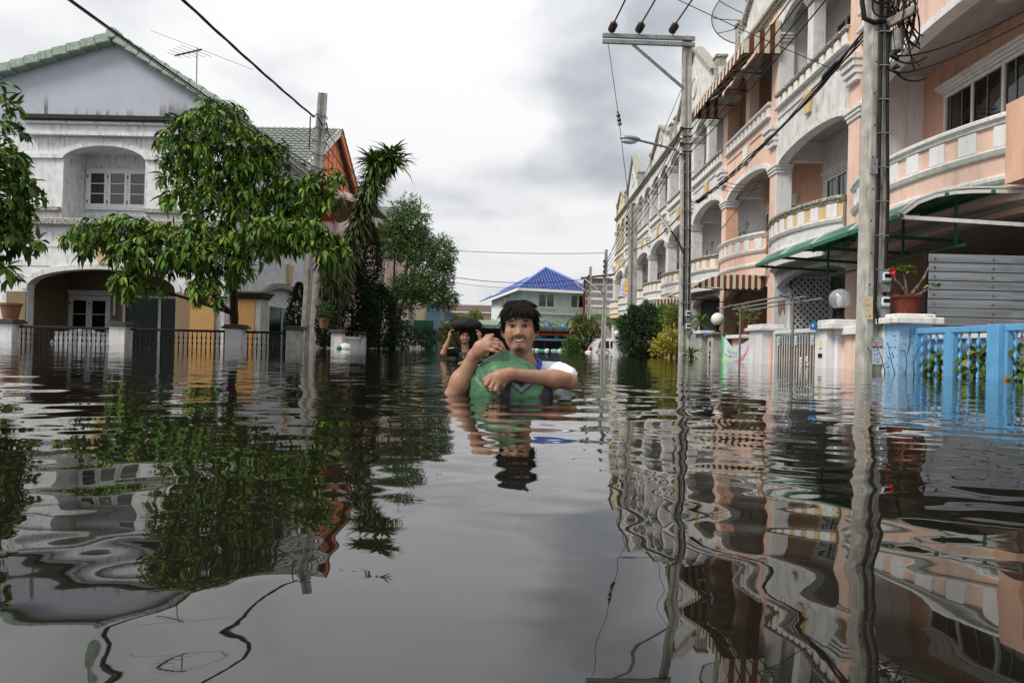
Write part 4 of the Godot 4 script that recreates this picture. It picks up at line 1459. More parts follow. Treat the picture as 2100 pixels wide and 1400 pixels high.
func build_far() -> void:
	var t := thing("blue_roof_house", "pale mint house with hipped blue tile roof at the end of the street", "house", V(1.6, -1.2, -56))
	# ridge along the depth; front hip faces the camera
	var e := 4.62
	var apex := V(1.85, 6.75, -56.5)
	var back := V(1.85, 6.75, -60.0)
	var fl := V(-0.35, e + 0.02, -51.0)
	var fr := V(5.6, e - 0.12, -51.6)
	var bl := V(-3.7, e - 0.7, -58.5)
	var b := MB.new()
	roof_face(b, fl, fr, apex, apex, 0.30)
	var o := obj("roof_front", b, M["blue_tile"], t)
	o.set_meta("kind", "stuff")
	b = MB.new()
	roof_face(b, bl, fl, apex, back, 0.30)
	o = obj("roof_left", b, M["blue_tile"], t)
	o.set_meta("kind", "stuff")
	b = MB.new()
	b.quad(fr, V(5.6, e - 0.3, -62), back, apex)
	obj("roof_right", b, M["blue_tile"], t)
	for r in [[fl, apex], [fr, apex]]:
		b = MB.new()
		b.tube([r[0] + V(0, 0.05, 0), r[1] + V(0, 0.08, 0)], 0.1, 6)
		obj("hip_ridge", b, mat("hip_blue", Color(0.48, 0.56, 0.80), 0.35) if not M.has("hip_blue") else M["hip_blue"], t)
	b = MB.new()
	b.bar(fl + V(0, -0.1, 0.02), fr + V(0, -0.1, 0.02), 0.06, 0.2); b.bar(bl + V(0, -0.1, 0), fl + V(0, -0.1, 0), 0.06, 0.2)
	obj("fascia", b, M["white_clean"], t)
	b = MB.new()
	b.prism(PackedVector2Array([Vector2(0.15, 52.2), Vector2(5.2, 52.6), Vector2(5.2, 61), Vector2(-2.6, 61), Vector2(-2.6, 57.0)]), Transform3D(Basis(Vector3.RIGHT, Vector3(0, 0, -1), Vector3.UP), Vector3(0, -1.2, 0)), 5.85)
	obj("wall", b, M["mint"], t)
	obj("corner_post", bx(V(0.02, -1.2, -52.5), V(0.42, 4.6, -52.14)), M["mint"], t)
	for w in [[1.15, 2.45, 3.25, 4.35, -52.2], [3.65, 4.8, 3.25, 4.3, -52.42]]:
		window_on_wall_front(t, w[0], w[1], w[2], w[3], w[4] + 0.02)
		obj("window_surround", bx(V(w[0] - 0.14, w[2] - 0.14, w[4] - 0.3), V(w[1] + 0.14, w[3] + 0.14, w[4] + 0.015)), M["mint"], t)
	obj("string_course", bx(V(0.1, 2.75, -52.4), V(5.15, 2.83, -52.1)), M["mint"], t)
	obj("air_conditioner", bx(V(-1.5, 3.6, -55.3), V(-0.7, 4.15, -54.6), 0.03), M["white_paint"], t)
	# grey-roofed house behind on the left
	t = thing("grey_roof_house", "cream house with grey corrugated roof behind the swimmer's black sack", "house", V(-4.5, -1.2, -64))
	obj("wall", bx(V(-8, -1.2, -68), V(-2.4, 3.25, -63)), M["cream"], t)
	b = MB.new()
	for i in 30:
		var x := -8.4 + 0.21 * i
		b.quad(V(x, 3.25, -62.4), V(x + 0.105, 3.32, -62.4), V(x + 0.105, 4.12, -65), V(x, 4.05, -65))
		b.quad(V(x + 0.105, 3.32, -62.4), V(x + 0.21, 3.25, -62.4), V(x + 0.21, 4.05, -65), V(x + 0.105, 4.12, -65))
	o = obj("corrugated_roof", b, M["brown_tile"], t)
	window_on_wall_front(t, -5.6, -4.4, 1.4, 2.6, -63)
	window_on_wall_front(t, -4.1, -3.2, 1.4, 2.6, -63)
	# low carport with pale green roof
	t = thing("carport", "low dark carport with pale green sheet roof behind the two swimmers", "carport", V(-2.6, -1.2, -49))
	b = MB.new()
	b.quad(V(-5.6, 1.62, -45.5), V(4.1, 1.62, -45.5), V(4.1, 2.15, -51.5), V(-5.6, 2.15, -51.5))  # roof runs on to the right, added to shade the space behind the shelves
	b.quad(V(-5.6, 2.09, -51.5), V(4.1, 2.09, -51.5), V(4.1, 1.56, -45.5), V(-5.6, 1.56, -45.5))
	b.quad(V(-5.6, 1.40, -45.5), V(4.1, 1.40, -45.5), V(4.1, 1.62, -45.5), V(-5.6, 1.62, -45.5))
	obj("roof", b, mat("pale_green", Color(0.55, 0.66, 0.57), 0.6, M["concrete"].albedo_texture, 2.0), t)
	obj("rear_wall", bx(V(-5.4, -1.2, -51.6), V(4.0, 2.0, -51.4)), M["grey_wall"], t)
	obj("side_wall", bx(V(-5.5, -1.2, -51.4), V(-5.4, 1.7, -47.6)), M["grey_wall"], t)
	obj("side_wall", bx(V(3.95, -1.2, -51.4), V(4.05, 1.7, -47.6)), M["grey_wall"], t)
	for x in [-5.4, -2.6, 0.25, 3.9]: obj("post", bx(V(x - 0.05, -1.2, -45.8), V(x + 0.05, 1.55, -45.7)), M["iron"], t)
	# pale blue gabled shed beside the trees
	t = thing("gabled_shed", "pale blue sheet shed with dark gable roof beside the feathery tree", "shed", V(-6.2, -1.2, -50))
	b = MB.new()
	b.prism(PackedVector2Array([Vector2(-8.6, -1.2), Vector2(-4.6, -1.2), Vector2(-4.6, 2.2), Vector2(-6.6, 3.3), Vector2(-8.6, 2.2)]), front(-52), 2.0)
	obj("wall", b, M["blue_pale"], t)
	b = MB.new()
	b.bar(V(-6.6, 3.4, -49.7), V(-4.2, 2.05, -49.7), 0.8, 0.1)
	obj("roof_edge", b, M["dark_wall"], t)
	# row of shelves and benches, part under water, before the blue-roofed house
	t = thing("plank_shelves", "red and blue plank shelves half under water behind the man's head", "shelves", V(1.9, -1.2, -40))
	for p in [[0.3, 3.3, 1.30, M["wood_blue"]], [0.3, 3.3, 1.12, M["wood_red"]], [0.45, 3.1, 0.90, M["wood_red"]], [0.6, 2.8, 0.60, M["wood_blue"]]]:
		obj("plank", bx(V(p[0], p[2], -40.4), V(p[1], p[2] + 0.12, -39.8), 0.01), p[3], t)
	for x in [0.7, 1.8, 2.9]: obj("leg", bx(V(x - 0.04, -1.2, -40.3), V(x + 0.04, 1.3, -40.22)), M["wood_red"], t)
	for i in 5:
		var x := 0.55 + 0.5 * i
		b = MB.new()
		b.lathe([Vector2(0, 0), Vector2(0.13, 0), Vector2(0.17, 0.2), Vector2(0.15, 0.2), Vector2(0.0, 0.15)], V(x, (1.425 if i % 2 == 0 else 0.723), -40.1), 10)
		single("blue_basin", b, M["blue_paint"], ["blue basin on top shelf at its left end", "blue basin on low shelf, left one", "blue basin in the middle of the top shelf", "blue basin on low shelf, right one", "blue basin on top shelf at its right end"][i], "basin", "basins on the plank shelves")
	# grey hut at the end of the row
	t = thing("grey_hut", "grey boarded two-storey hut at the far end of the row", "hut", V(5.6, -1.2, -48))
	obj("lower_wall", bx(V(4.75, -1.2, -56), V(6.7, 3.3, -51)), M["concrete"], t)
	for i in 12:
		obj("board", bx(V(4.70, 3.3 + 0.18 * i, -51.2), V(6.7, 3.47 + 0.18 * i, -50.95), 0.008), M["grey_wall"] if i % 3 else M["white_aged"], t)
	obj("upper_wall", bx(V(4.75, 3.3, -56), V(6.7, 5.5, -51.21)), M["grey_wall"], t)
	b = MB.new()
	b.bar(V(4.3, 5.42, -50.8), V(6.75, 5.75, -50.8), 0.5, 0.1)
	obj("roof_edge", b, M["wood_red"], t)
	obj("red_post", bx(V(4.5, 2.6, -50.9), V(4.66, 5.3, -50.75)), M["wood_red"], t)
	obj("blue_post", bx(V(4.62, -1.2, -50.9), V(4.74, 1.7, -50.78)), M["blue_paint"], t)
	b = MB.new()
	b.quad(V(3.7, 1.35, -47.5), V(5.1, 1.75, -47.5), V(5.3, 2.0, -49.8), V(4.0, 1.9, -49.8))
	b.quad(V(4.0, 1.88, -49.8), V(5.3, 1.98, -49.8), V(5.1, 1.73, -47.5), V(3.7, 1.33, -47.5))
	obj("canopy", b, M["white_sheet"], t)
	b = MB.new()
	b.quad(V(5.1, 1.7, -45.0), V(6.5, 1.9, -45.0), V(6.6, 2.1, -48), V(5.1, 1.95, -48))
	b.quad(V(5.1, 1.93, -48), V(6.6, 2.08, -48), V(6.5, 1.88, -45.0), V(5.1, 1.68, -45.0))
	obj("brown_canopy", b, M["wood_red"], t)
	car()
	floating_things()


func roof_face(b: MB, a: Vector3, e: Vector3, tl: Vector3, tr: Vector3, step: float) -> void:
	# rolled tiles between the eave a-e and the top tl-tr
	var rows := int(((tl + tr) / 2 - (a + e) / 2).length() / step)
	var nrm := (e - a).cross(tl - a).normalized()
	if nrm.y < 0: nrm = -nrm
	for r in rows:
		var l0 := a.lerp(tl, float(r) / rows)
		var r0 := e.lerp(tr, float(r) / rows)
		var l1 := a.lerp(tl, float(r + 1) / rows)
		var r1 := e.lerp(tr, float(r + 1) / rows)
		# columns keep to one grid along the eave, cut off at the hips
		var along := (e - a).normalized()
		var s0 := (l0 - a).dot(along)
		var s1 := (r0 - a).dot(along)
		var rise := ((l1 + r1) / 2 - (l0 + r0) / 2)
		rise -= along * rise.dot(along)
		var base := l0 - along * s0
		for i in range(int(ceil(s0 / 0.24)), int(floor(s1 / 0.24))):
			var p := base + along * (0.24 * i) + nrm * 0.05
			var q := p + along * 0.24
			var m := (p + q) / 2 + nrm * 0.06
			var p1 := p + rise - nrm * 0.05
			var q1 := q + rise - nrm * 0.05
			var m1 := (p1 + q1) / 2 + nrm * 0.06
			b.quad(p, m, m1, p1); b.quad(m, q, q1, m1)
			b.tri(p - nrm * 0.06, q - nrm * 0.06, m)
	b.tri(a, e, tl)
	if tl != tr: b.tri(e, tr, tl)


func car() -> void:
	var t := thing("parked_car", "white hatchback under water to its windows beside the far pole", "car", V(5.0, -1.2, -36))
	# outline of the side, extruded with rounded shoulders: rear at the left
	var low := [Vector2(3.50, -0.5), Vector2(3.46, -0.1), Vector2(3.50, 0.12), Vector2(3.62, 0.36), Vector2(3.80, 0.60), Vector2(4.0, 0.70), Vector2(4.6, 0.76), Vector2(5.3, 0.74), Vector2(5.75, 0.62), Vector2(6.3, 0.24), Vector2(7.1, 0.12), Vector2(7.2, -0.5)]
	var b := MB.new()
	var secs := [[-35.22, 0.93], [-35.14, 0.985], [-35.0, 1.0]]
	var rows := []
	for sc in [[-35.0, 0.0], [-35.12, 0.02], [-36.5, 0.02], [-36.62, 0.0]]:
		var r := []
		for p in low:
			var tuck: float = clampf((p.y - 0.15) / 0.5, 0.0, 1.0) * 0.16
			var z: float = sc[0] + (-tuck if sc[0] > -35.8 else tuck)
			r.append(V(p.x, p.y + sc[1], z))
		rows.append(r)
	for i in 3:
		for k in low.size() - 1:
			b.quad(rows[i][k + 1], rows[i][k], rows[i + 1][k], rows[i + 1][k + 1])
	var poly := PackedVector2Array(low)
	var tri := Geometry2D.triangulate_polygon(poly)
	for i in range(0, tri.size(), 3):
		var q := [rows[0][tri[i]], rows[0][tri[i + 1]], rows[0][tri[i + 2]]]
		if (q[1] - q[0]).cross(q[2] - q[0]).z > 0: b.tri(q[0], q[1], q[2])
		else: b.tri(q[0], q[2], q[1])
	obj("body", b, mat("car_white", Color(0.86, 0.87, 0.88), 0.25, null, 1.0, {"clearcoat_enabled": true, "clearcoat": 0.7, "clearcoat_roughness": 0.1}), t)
	for w in [[3.90, 4.02, 4.48, 4.48], [4.55, 4.55, 5.25, 5.35], [5.42, 5.32, 5.62, 6.0]]:
		b = MB.new()
		b.quad(V(w[0], 0.27, -35.03), V(w[3], 0.27, -35.03), V(w[2], 0.62, -35.13), V(w[1], 0.60, -35.13))
		obj("side_window", b, M["glass"], t)
	b = MB.new()
	b.blob(V(3.55, 0.16, -35.06), V(0.07, 0.16, 0.07))
	obj("tail_light", b, mat("tail_red", Color(0.60, 0.06, 0.07), 0.2), t)
	b = MB.new()
	b.bar(V(3.86, 0.71, -35.3), V(3.86, 0.71, -36.3), 0.2, 0.035)
	obj("roof_spoiler", b, M["car_white"], t)
	b = MB.new()
	for k in 9:
		var a0 := PI * k / 9.0
		var a1 := PI * (k + 1) / 9.0
		b.bar(V(4.15 - cos(a0) * 0.36, -0.06 + sin(a0) * 0.30, -34.985), V(4.15 - cos(a1) * 0.36, -0.06 + sin(a1) * 0.30, -34.985), 0.03, 0.05)
	obj("wheel_arch", b, M["grey_wall"], t)


func crumple(b: MB, at: Vector3, size: Vector3, seed_: int) -> void:
	# a lumpy bag: a ball pushed about by noise
	var f := FastNoiseLite.new()
	f.seed = seed_; f.frequency = 1.3
	var st := b.v.size()
	b.blob(at, size, Basis.IDENTITY, 14, 9)
	for i in range(st, b.v.size()):
		var d := b.v[i] - at
		b.v[i] = at + d * (1.0 + 0.45 * f.get_noise_3d(d.x / size.x * 1.6, d.y / size.y * 1.6, d.z / size.z * 1.6))


func floating_things() -> void:
	var items := [
		["plastic_bag", V(-12.75, 0.02, -18.6), V(0.22, 0.1, 0.16), Color(0.45, 0.58, 0.58), "pale teal plastic bag floating inside the brown fence"],
		["plastic_bag", V(-12.1, 0.02, -18.6), V(0.13, 0.09, 0.1), Color(0.85, 0.65, 0.05), "bright yellow plastic bag floating inside the brown fence"],
		["water_jug", V(-5.35, 0.03, -20.6), V(0.2, 0.16, 0.16), Color(0.86, 0.88, 0.86), "white plastic jug with green end floating by the leaning pole"],
	]
	for it in items:
		var b := MB.new()
		crumple(b, it[1], it[2], int(it[1].x * 10))
		var t := thing(it[0], it[4], "bag" if it[0] == "plastic_bag" else "jug", it[1])
		obj("body", b, mat(it[0] + str(it[1].x), it[3], 0.35), t)
		if it[0] == "water_jug":
			b = MB.new()
			b.blob(it[1] + V(-0.14, 0.0, 0.1), V(0.09, 0.08, 0.08))
			obj("green_cap", b, M["green_frame"], t)
	# litter against the shelves
	var cols := [Color(0.86, 0.88, 0.88), Color(0.55, 0.78, 0.74), Color(0.80, 0.82, 0.84), Color(0.30, 0.62, 0.58)]
	for i in 4: mat("litter%d" % i, cols[i], 0.4)
	for i in 14:
		var x := 0.15 + 0.33 * i + rnd(-0.1, 0.1)
		var b := MB.new()
		crumple(b, V(x, 0.03, -38.5 + rnd(-0.5, 0.5)), V(rnd(0.12, 0.24), rnd(0.07, 0.13), 0.14), 100 + i)
		single("litter_bag", b, M["litter%d" % (i % 4)], ["first", "second", "third", "fourth", "fifth", "sixth", "seventh", "eighth", "ninth", "tenth", "eleventh", "twelfth", "thirteenth", "last"][i] + " piece from the left in the line of plastic litter before the shelves", "litter", "litter afloat before the plank shelves")
	for q in [[-3.3, -30.0], [3.1, -31.5], [-2.7, -27.0]]:
		var b := MB.new()
		crumple(b, V(q[0], 0.02, q[1]), V(0.17, 0.09, 0.12), int(q[1]))
		single("litter_bag", b, M["litter0"], {-3.3: "white bag afloat under the feathery tree", 3.1: "white bag afloat left of the parked car", -2.7: "white bag afloat behind the far swimmer's elbow"}[q[0]], "litter")


# ---- poles, cables, fences, gates and signs along the street ----

func pole_shape(base: Vector3, top: Vector3, w0: float, w1: float, t0: float, t1: float, turn := 0.0) -> MB:
	# tapered concrete pole with a recessed web on two faces
	var b := MB.new()
	var sec := [Vector2(-0.5, -0.5), Vector2(-0.22, -0.5), Vector2(-0.16, -0.3), Vector2(0.16, -0.3), Vector2(0.22, -0.5), Vector2(0.5, -0.5), Vector2(0.5, 0.5), Vector2(0.22, 0.5), Vector2(0.16, 0.3), Vector2(-0.16, 0.3), Vector2(-0.22, 0.5), Vector2(-0.5, 0.5)]
	var bs := Basis(Vector3.UP, turn)
	var rings := []
	for e in [[base, w0, t0], [top, w1, t1]]:
		var r := []
		for p in sec: r.append(e[0] + bs * V(p.x * e[1], 0, -p.y * e[2]))
		rings.append(r)
	for i in sec.size():
		var k := (i + 1) % sec.size()
		b.quad(rings[0][i], rings[0][k], rings[1][k], rings[1][i])
	b.quad(rings[1][0], rings[1][5], rings[1][6], rings[1][11])
	return b


func wires(called: String, label: String, category: String, pts: Array, r: float, group := "") -> void:
	var b := MB.new()
	b.tube(pts, r, 5, false)
	single(called, b, M["cable"], label, category, group)


func ring_insulator(b: MB, at: Vector3, dir: Vector3, r: float) -> void:
	var q := Quaternion(Vector3.UP, dir.normalized())
	b.lathe([Vector2(0.02, -0.2), Vector2(r, -0.17), Vector2(r * 0.55, -0.1), Vector2(r, -0.05), Vector2(r * 0.55, 0.02), Vector2(r, 0.07), Vector2(r * 0.5, 0.14), Vector2(0.02, 0.2)], at, 10, Basis(q))


func meter(parent: Node3D, c: Vector3, s := 1.0) -> void:
	# electricity meter: grey case, glass cover with dial, terminal block
	var b := MB.new()
	b.box(c, V(0.15, 0.17, 0.07) * s, Basis.IDENTITY, 0.012 * s)
	var k := obj("meter_case", b, M["meter_grey"], parent)
	b = MB.new()
	b.box(c + V(0.0, 0.005, 0.05) * s, V(0.12, 0.125, 0.045) * s, Basis.IDENTITY, 0.02 * s)
	obj("meter_cover", b, M["meter_glass"], k.get_parent())
	b = MB.new()
	b.box(c + V(0, 0.02, 0.074) * s, V(0.085, 0.05, 0.004) * s)
	obj("dial_plate", b, M["dark"], parent)
	b = MB.new()
	b.prism(PackedVector2Array([Vector2(-0.07, -0.085) * s, Vector2(0.07, -0.085) * s, Vector2(0.045, -0.19) * s, Vector2(-0.045, -0.19) * s]), Transform3D(Basis.IDENTITY, c - V(0, 0, 0.03) * s), 0.06 * s)
	obj("terminal_block", b, M["galvanised"], parent)


func glyphs(im: Image, x: int, y: int, w: int, h: int, c: Color, seed_: int, size: int) -> void:
	# rows of loopy strokes too small to read
	var g := RandomNumberGenerator.new()
	g.seed = seed_
	var px := x
	while px < x + w - size:
		var cw := int(size * g.randf_range(0.5, 0.8))
		var st: int = max(1, size / 6)
		im.fill_rect(Rect2i(px, y + g.randi_range(0, h / 5), st, int(h * g.randf_range(0.7, 0.95))), c)
		if g.randf() < 0.8: im.fill_rect(Rect2i(px + cw - st, y + h / 6, st, int(h * 0.8)), c)
		if g.randf() < 0.7: im.fill_rect(Rect2i(px, y + int(h * g.randf_range(0.0, 0.9)), cw, st), c)
		px += cw + max(1, size / 4)
		if g.randf() < 0.12: px += size / 2


func print_material(called: String, w: int, h: int, paper: Color, rows: Array) -> StandardMaterial3D:
	# rows: [y, height, colour, seed, left, right] in pixels
	var im := Image.create(w, h, false, Image.FORMAT_RGB8)
	im.fill(paper)
	for r in rows: glyphs(im, r[4], r[0], r[5] - r[4], r[1], r[2], r[3], r[1])
	var m := mat(called, Color(1, 1, 1), 0.7)
	m.albedo_texture = ImageTexture.create_from_image(im)
	return m


func card(a: Vector3, b: Vector3, c: Vector3, d: Vector3) -> MB:
	# a thin printed card (lower left, lower right, upper right, upper left)
	var k := MB.new()
	k.quad(a, b, c, d)
	var n := (b - a).cross(d - a).normalized() * 0.003
	k.quad(b - n, a - n, d - n, c - n)
	return k


func build_street() -> void:
	build_poles()
	build_cables()
	right_fence()


func build_poles() -> void:
	# tall pole with crossarm
	var t := thing("utility_pole", "tall concrete pole with steel crossarm, street lamp and cable insulators", "utility pole", V(4.4, -1.2, -18.5))
	obj("shaft", pole_shape(V(4.42, -1.2, -18.5), V(4.28, 8.7, -18.5), 0.29, 0.22, 0.26, 0.2), M["concrete"], t)
	for y in [8.63, 8.47]:
		var a := MB.new()
		a.bar(V(1.98, y + 0.02, -18.36), V(4.46, y - 0.03, -18.36), 0.09, 0.10)
		obj("crossarm", a, M["galvanised"], t)
	var b := MB.new()
	b.bar(V(2.80, 8.42, -18.36), V(4.18, 7.28, -18.38), 0.02, 0.08)
	obj("brace", b, M["steel"], t)
	var ends := [[2.24, 3.15], [2.97, 3.88], [3.87, 4.75]]
	for e in ends:
		b = MB.new()
		ring_insulator(b, V(e[0], 8.83, -18.2), V(e[1] - e[0], 0.15, 9.7), 0.11)
		b.tube([V(e[0], 8.66, -18.36), V(e[0], 8.82, -18.3)], 0.02)
		obj("insulator", b, M["porcelain"], t)
	# rack of small insulators and straps
	for i in 4:
		var y := 6.17 - 0.205 * i
		b = MB.new()
		b.lathe([Vector2(0.03, -0.05), Vector2(0.055, -0.04), Vector2(0.03, 0.0), Vector2(0.055, 0.04), Vector2(0.03, 0.05)], V(4.16, y, -18.36), 10)
		obj("rack_insulator", b, M["porcelain_white"] if i % 2 else M["porcelain"], t)
		b = MB.new()
		b.bar(V(4.12, y, -18.36), V(4.46, y + 0.01, -18.36), 0.03, 0.03)
		obj("strap", b, M["iron"], t)
	# cables clipped down the front of the shaft
	for x in [4.30, 4.44]:
		b = MB.new()
		b.tube([V(x - 0.04, 5.5, -18.38), V(x, 3.6, -18.37), V(x + 0.01, 2.0, -18.365), V(x + 0.02, 0.9, -18.36)], 0.022, 6)
		obj("down_cable", b, M["cable"], t)
	for i in 8:
		b = MB.new()
		var y := 5.0 - 0.5 * i
		b.box(V(4.37, y, -18.35), V(0.30, 0.025, 0.02))
		obj("cable_clip", b, M["galvanised"], t)
	meter(t, V(4.43, 1.20, -18.33), 1.15)
	meter(t, V(4.44, 0.86, -18.33), 1.15)
	# street lamp on an arm
	t = thing("street_lamp", "cobra-head street lamp on a grey arm reaching over the water", "street lamp", V(4.2, 5.6, -18.4))
	b = MB.new()
	b.tube([V(4.26, 5.25, -18.36), V(4.18, 5.5, -18.4), V(4.0, 5.63, -18.42), V(3.6, 5.74, -18.45), V(3.05, 5.86, -18.45)], 0.032, 8)
	obj("arm", b, M["steel"], t)
	b = MB.new()
	b.blob(V(2.80, 5.90, -18.45), V(0.29, 0.085, 0.13), Basis(Vector3.BACK, -0.08))
	obj("housing", b, M["galvanised"], t)
	b = MB.new()
	b.blob(V(2.76, 5.83, -18.45), V(0.22, 0.07, 0.11), Basis(Vector3.BACK, -0.08))
	obj("lens", b, M["meter_glass"], t)
	# fluorescent tube lamps
	for q in [[V(3.27, 4.33, -18.45), V(3.95, 3.42, -18.4), V(4.26, 2.85, -18.36), "slanting fluorescent tube lamp on the tall crossarm pole"], [V(2.85, 3.5, -31.9), V(3.52, 3.0, -31.9), V(3.8, 2.7, -31.95), "slanting fluorescent tube lamp on the thin far pole"], [V(2.95, 4.15, -39.9), V(3.65, 3.6, -39.9), V(3.9, 3.3, -39.95), "slanting fluorescent tube lamp on the farthest pole"]]:
		t = thing("tube_lamp", q[3], "lamp", q[2], "fluorescent lamps on poles")
		b = MB.new()
		b.bar(q[0], q[1], 0.09, 0.05, Vector3(0.6, 0.7, 0))
		obj("reflector", b, M["galvanised"], t)
		b = MB.new()
		b.tube([q[0].lerp(q[1], 0.04) + V(0, -0.04, 0.05), q[0].lerp(q[1], 0.96) + V(0, -0.04, 0.05)], 0.025, 8)
		obj("tube", b, M["porcelain_white"], t)
		b = MB.new()
		b.tube([q[1], q[1].lerp(q[2], 0.6) + V(0.03, 0.03, 0), q[2]], 0.022, 6)
		obj("arm", b, M["iron"], t)
	# near pole with the meters
	t = thing("utility_pole", "nearest concrete pole with two electricity meters, stickers and black cables", "utility pole", V(4.47, -1.2, -8.8))
	obj("shaft", pole_shape(V(4.475, -1.2, -8.8), V(4.45, 8.7, -8.8), 0.285, 0.17, 0.26, 0.16, 0.12), M["concrete"], t)
	for q in [[4.44, 4.46], [4.56, 4.545]]:
		b = MB.new()
		b.tube([V(q[1], 5.3, -8.68), V(q[1] + 0.0, 3.4, -8.665), V(q[0] + 0.015, 2.2, -8.655), V(q[0], 1.35, -8.645), V(q[0] - 0.012, 0.75, -8.64)], 0.02, 7)
		obj("down_cable", b, M["cable"], t)
	for i in 9:
		b = MB.new()
		b.box(V(4.505, 4.3 - 0.43 * i, -8.655 + 0.002 * i), V(0.15, 0.012, 0.045))
		obj("cable_clip", b, M["galvanised"], t)
	meter(t, V(4.53, 1.185, -8.60), 0.95)
	meter(t, V(4.52, 0.875, -8.60), 0.95)
	b = MB.new()
	b.tube([V(4.45, 0.76, -8.62), V(4.455, 0.62, -8.61), V(4.50, 0.585, -8.60), V(4.53, 0.66, -8.60), V(4.525, 0.75, -8.60)], 0.011, 6)
	obj("cable_loop", b, M["cable"], t)
	b = MB.new()
	b.box(V(4.37, 2.58, -8.62), V(0.10, 0.2, 0.03), Basis.IDENTITY, 0.006)
	obj("bracket_plate", b, M["galvanised"], t)
	for i in 12:
		b = MB.new()
		b.lathe([Vector2(0.011, 0), Vector2(0.009, 0.012), Vector2(0, 0.014)], V(4.36 + 0.012 * (i % 2), 0.3 + 0.4 * i, -8.652 + 0.004 * i), 7, Basis(Vector3.RIGHT, PI / 2))
		obj("bolt_hole", b, M["dark"], t)
	var pr := print_material("flyer_yellow", 64, 128, Color(0.78, 0.72, 0.58), [[8, 22, Color(0.75, 0.6, 0.05), 3, 4, 60], [38, 18, Color(0.35, 0.35, 0.6), 4, 4, 60], [64, 22, Color(0.75, 0.6, 0.05), 5, 4, 60], [96, 20, Color(0.7, 0.55, 0.1), 6, 4, 60]])
	obj("yellow_flyer", card(V(4.315, 0.66, -8.637), V(4.405, 0.66, -8.637), V(4.405, 0.95, -8.642), V(4.315, 0.95, -8.642)), pr, t)
	pr = print_material("flyer_blue", 96, 128, Color(0.70, 0.75, 0.80), [[6, 18, Color(0.12, 0.18, 0.32), 13, 8, 60], [34, 30, Color(0.08, 0.15, 0.40), 14, 14, 92], [74, 14, Color(0.3, 0.36, 0.5), 15, 6, 90], [94, 12, Color(0.3, 0.36, 0.5), 16, 6, 90], [112, 10, Color(0.4, 0.44, 0.52), 17, 6, 90]])
	obj("blue_flyer", card(V(4.41, 0.10, -8.636), V(4.545, 0.10, -8.636), V(4.545, 0.30, -8.638), V(4.41, 0.30, -8.638)), pr, t)
	pr = print_material("flyer_red", 96, 48, Color(0.66, 0.64, 0.62), [[2, 14, Color(0.1, 0.35, 0.25), 23, 2, 94], [22, 20, Color(0.6, 0.15, 0.15), 24, 2, 90]])
	obj("torn_flyer", card(V(4.41, 0.33, -8.637), V(4.54, 0.33, -8.637), V(4.54, 0.44, -8.639), V(4.41, 0.44, -8.639)), pr, t)
	# cable junction box and spare coils high on that pole
	t = thing("junction_box", "long grey cable box with tangled wires high on the nearest pole", "junction box", V(4.7, 4.45, -8.7))
	b = MB.new()
	b.box(V(4.70, 4.50, -8.68), V(0.40, 0.10, 0.16), Basis(Vector3.BACK, 0.52), 0.012)
	obj("case", b, mat("pale_plastic", Color(0.72, 0.70, 0.68), 0.5, M["concrete"].albedo_texture, 0.7), t)
	b = MB.new()
	b.lathe([Vector2(0.0, -0.14), Vector2(0.085, -0.13), Vector2(0.085, 0.13), Vector2(0, 0.14)], V(4.66, 4.2, -8.7), 12)
	obj("amplifier", b, M["galvanised"], t)
	for i in 34:
		var p := V(4.62 + rnd(-0.06, 0.30), 4.62 + rnd(-0.1, 0.35), -8.66 + rnd(-0.12, 0.08))
		var q := V(4.66 + rnd(-0.12, 0.34), 4.2 + rnd(-0.35, 0.35), -8.66 + rnd(-0.12, 0.08))
		var m := (p + q) / 2 + V(rnd(-0.25, 0.25), rnd(-0.3, 0.1), rnd(-0.1, 0.1))
		var pts := []
		for k in 9:
			var f := k / 8.0
			pts.append(p.lerp(m, f).lerp(m.lerp(q, f), f))
		b = MB.new()
		b.tube(pts, rnd(0.005, 0.011), 5)
		obj("loose_wire", b, M["cable"], t)
	for i in 5:
		var ringp := []
		var rr := rnd(0.08, 0.17)
		var c := V(4.40 + 0.02 * i, 4.72 + rnd(-0.1, 0.3), -8.63)
		for k in 19: ringp.append(c + V(cos(TAU * k / 18.0) * rr, sin(TAU * k / 18.0) * rr * 1.1, 0.01 * i + 0.02 * sin(k)))
		b = MB.new()
		b.tube(ringp, 0.012, 5)
		obj("cable_coil", b, M["cable"], t)
	b = MB.new()
	b.tube([V(4.22, 5.6, -8.7), V(4.22, 4.7, -8.7), V(4.25, 4.48, -8.69), V(4.36, 4.42, -8.67), V(4.5, 4.44, -8.66)], 0.03, 8)
	obj("conduit", b, M["cable"], t)
	for q in [[V(4.62, 4.02, -8.68), V(5.2, 4.0, -8.9), V(6.6, 4.75, -8.2)], [V(4.62, 3.82, -8.68), V(5.0, 3.72, -8.9), V(6.6, 4.6, -8.0)], [V(4.62, 3.98, -8.68), V(4.85, 3.85, -8.7), V(5.1, 4.05, -8.8)], [V(4.62, 3.84, -8.68), V(4.8, 3.62, -8.7), V(5.1, 3.78, -8.8)]]:
		b = MB.new()
		var pts := []
		for k in 11:
			var f := k / 10.0
			pts.append(q[0].lerp(q[1], f).lerp(q[1].lerp(q[2], f), f))
		b.tube(pts, 0.012, 5)
		obj("house_lead", b, M["cable"], t)
	for y in [4.0, 3.82]:
		for i in 7:
			b = MB.new()
			b.tube([V(4.57, y, -8.66), V(4.60, y, -8.66) + V(rnd(0.0, 0.09), rnd(-0.07, 0.06), rnd(0.0, 0.06))], 0.016, 5)
			obj("connector", b, M["cable"], t)
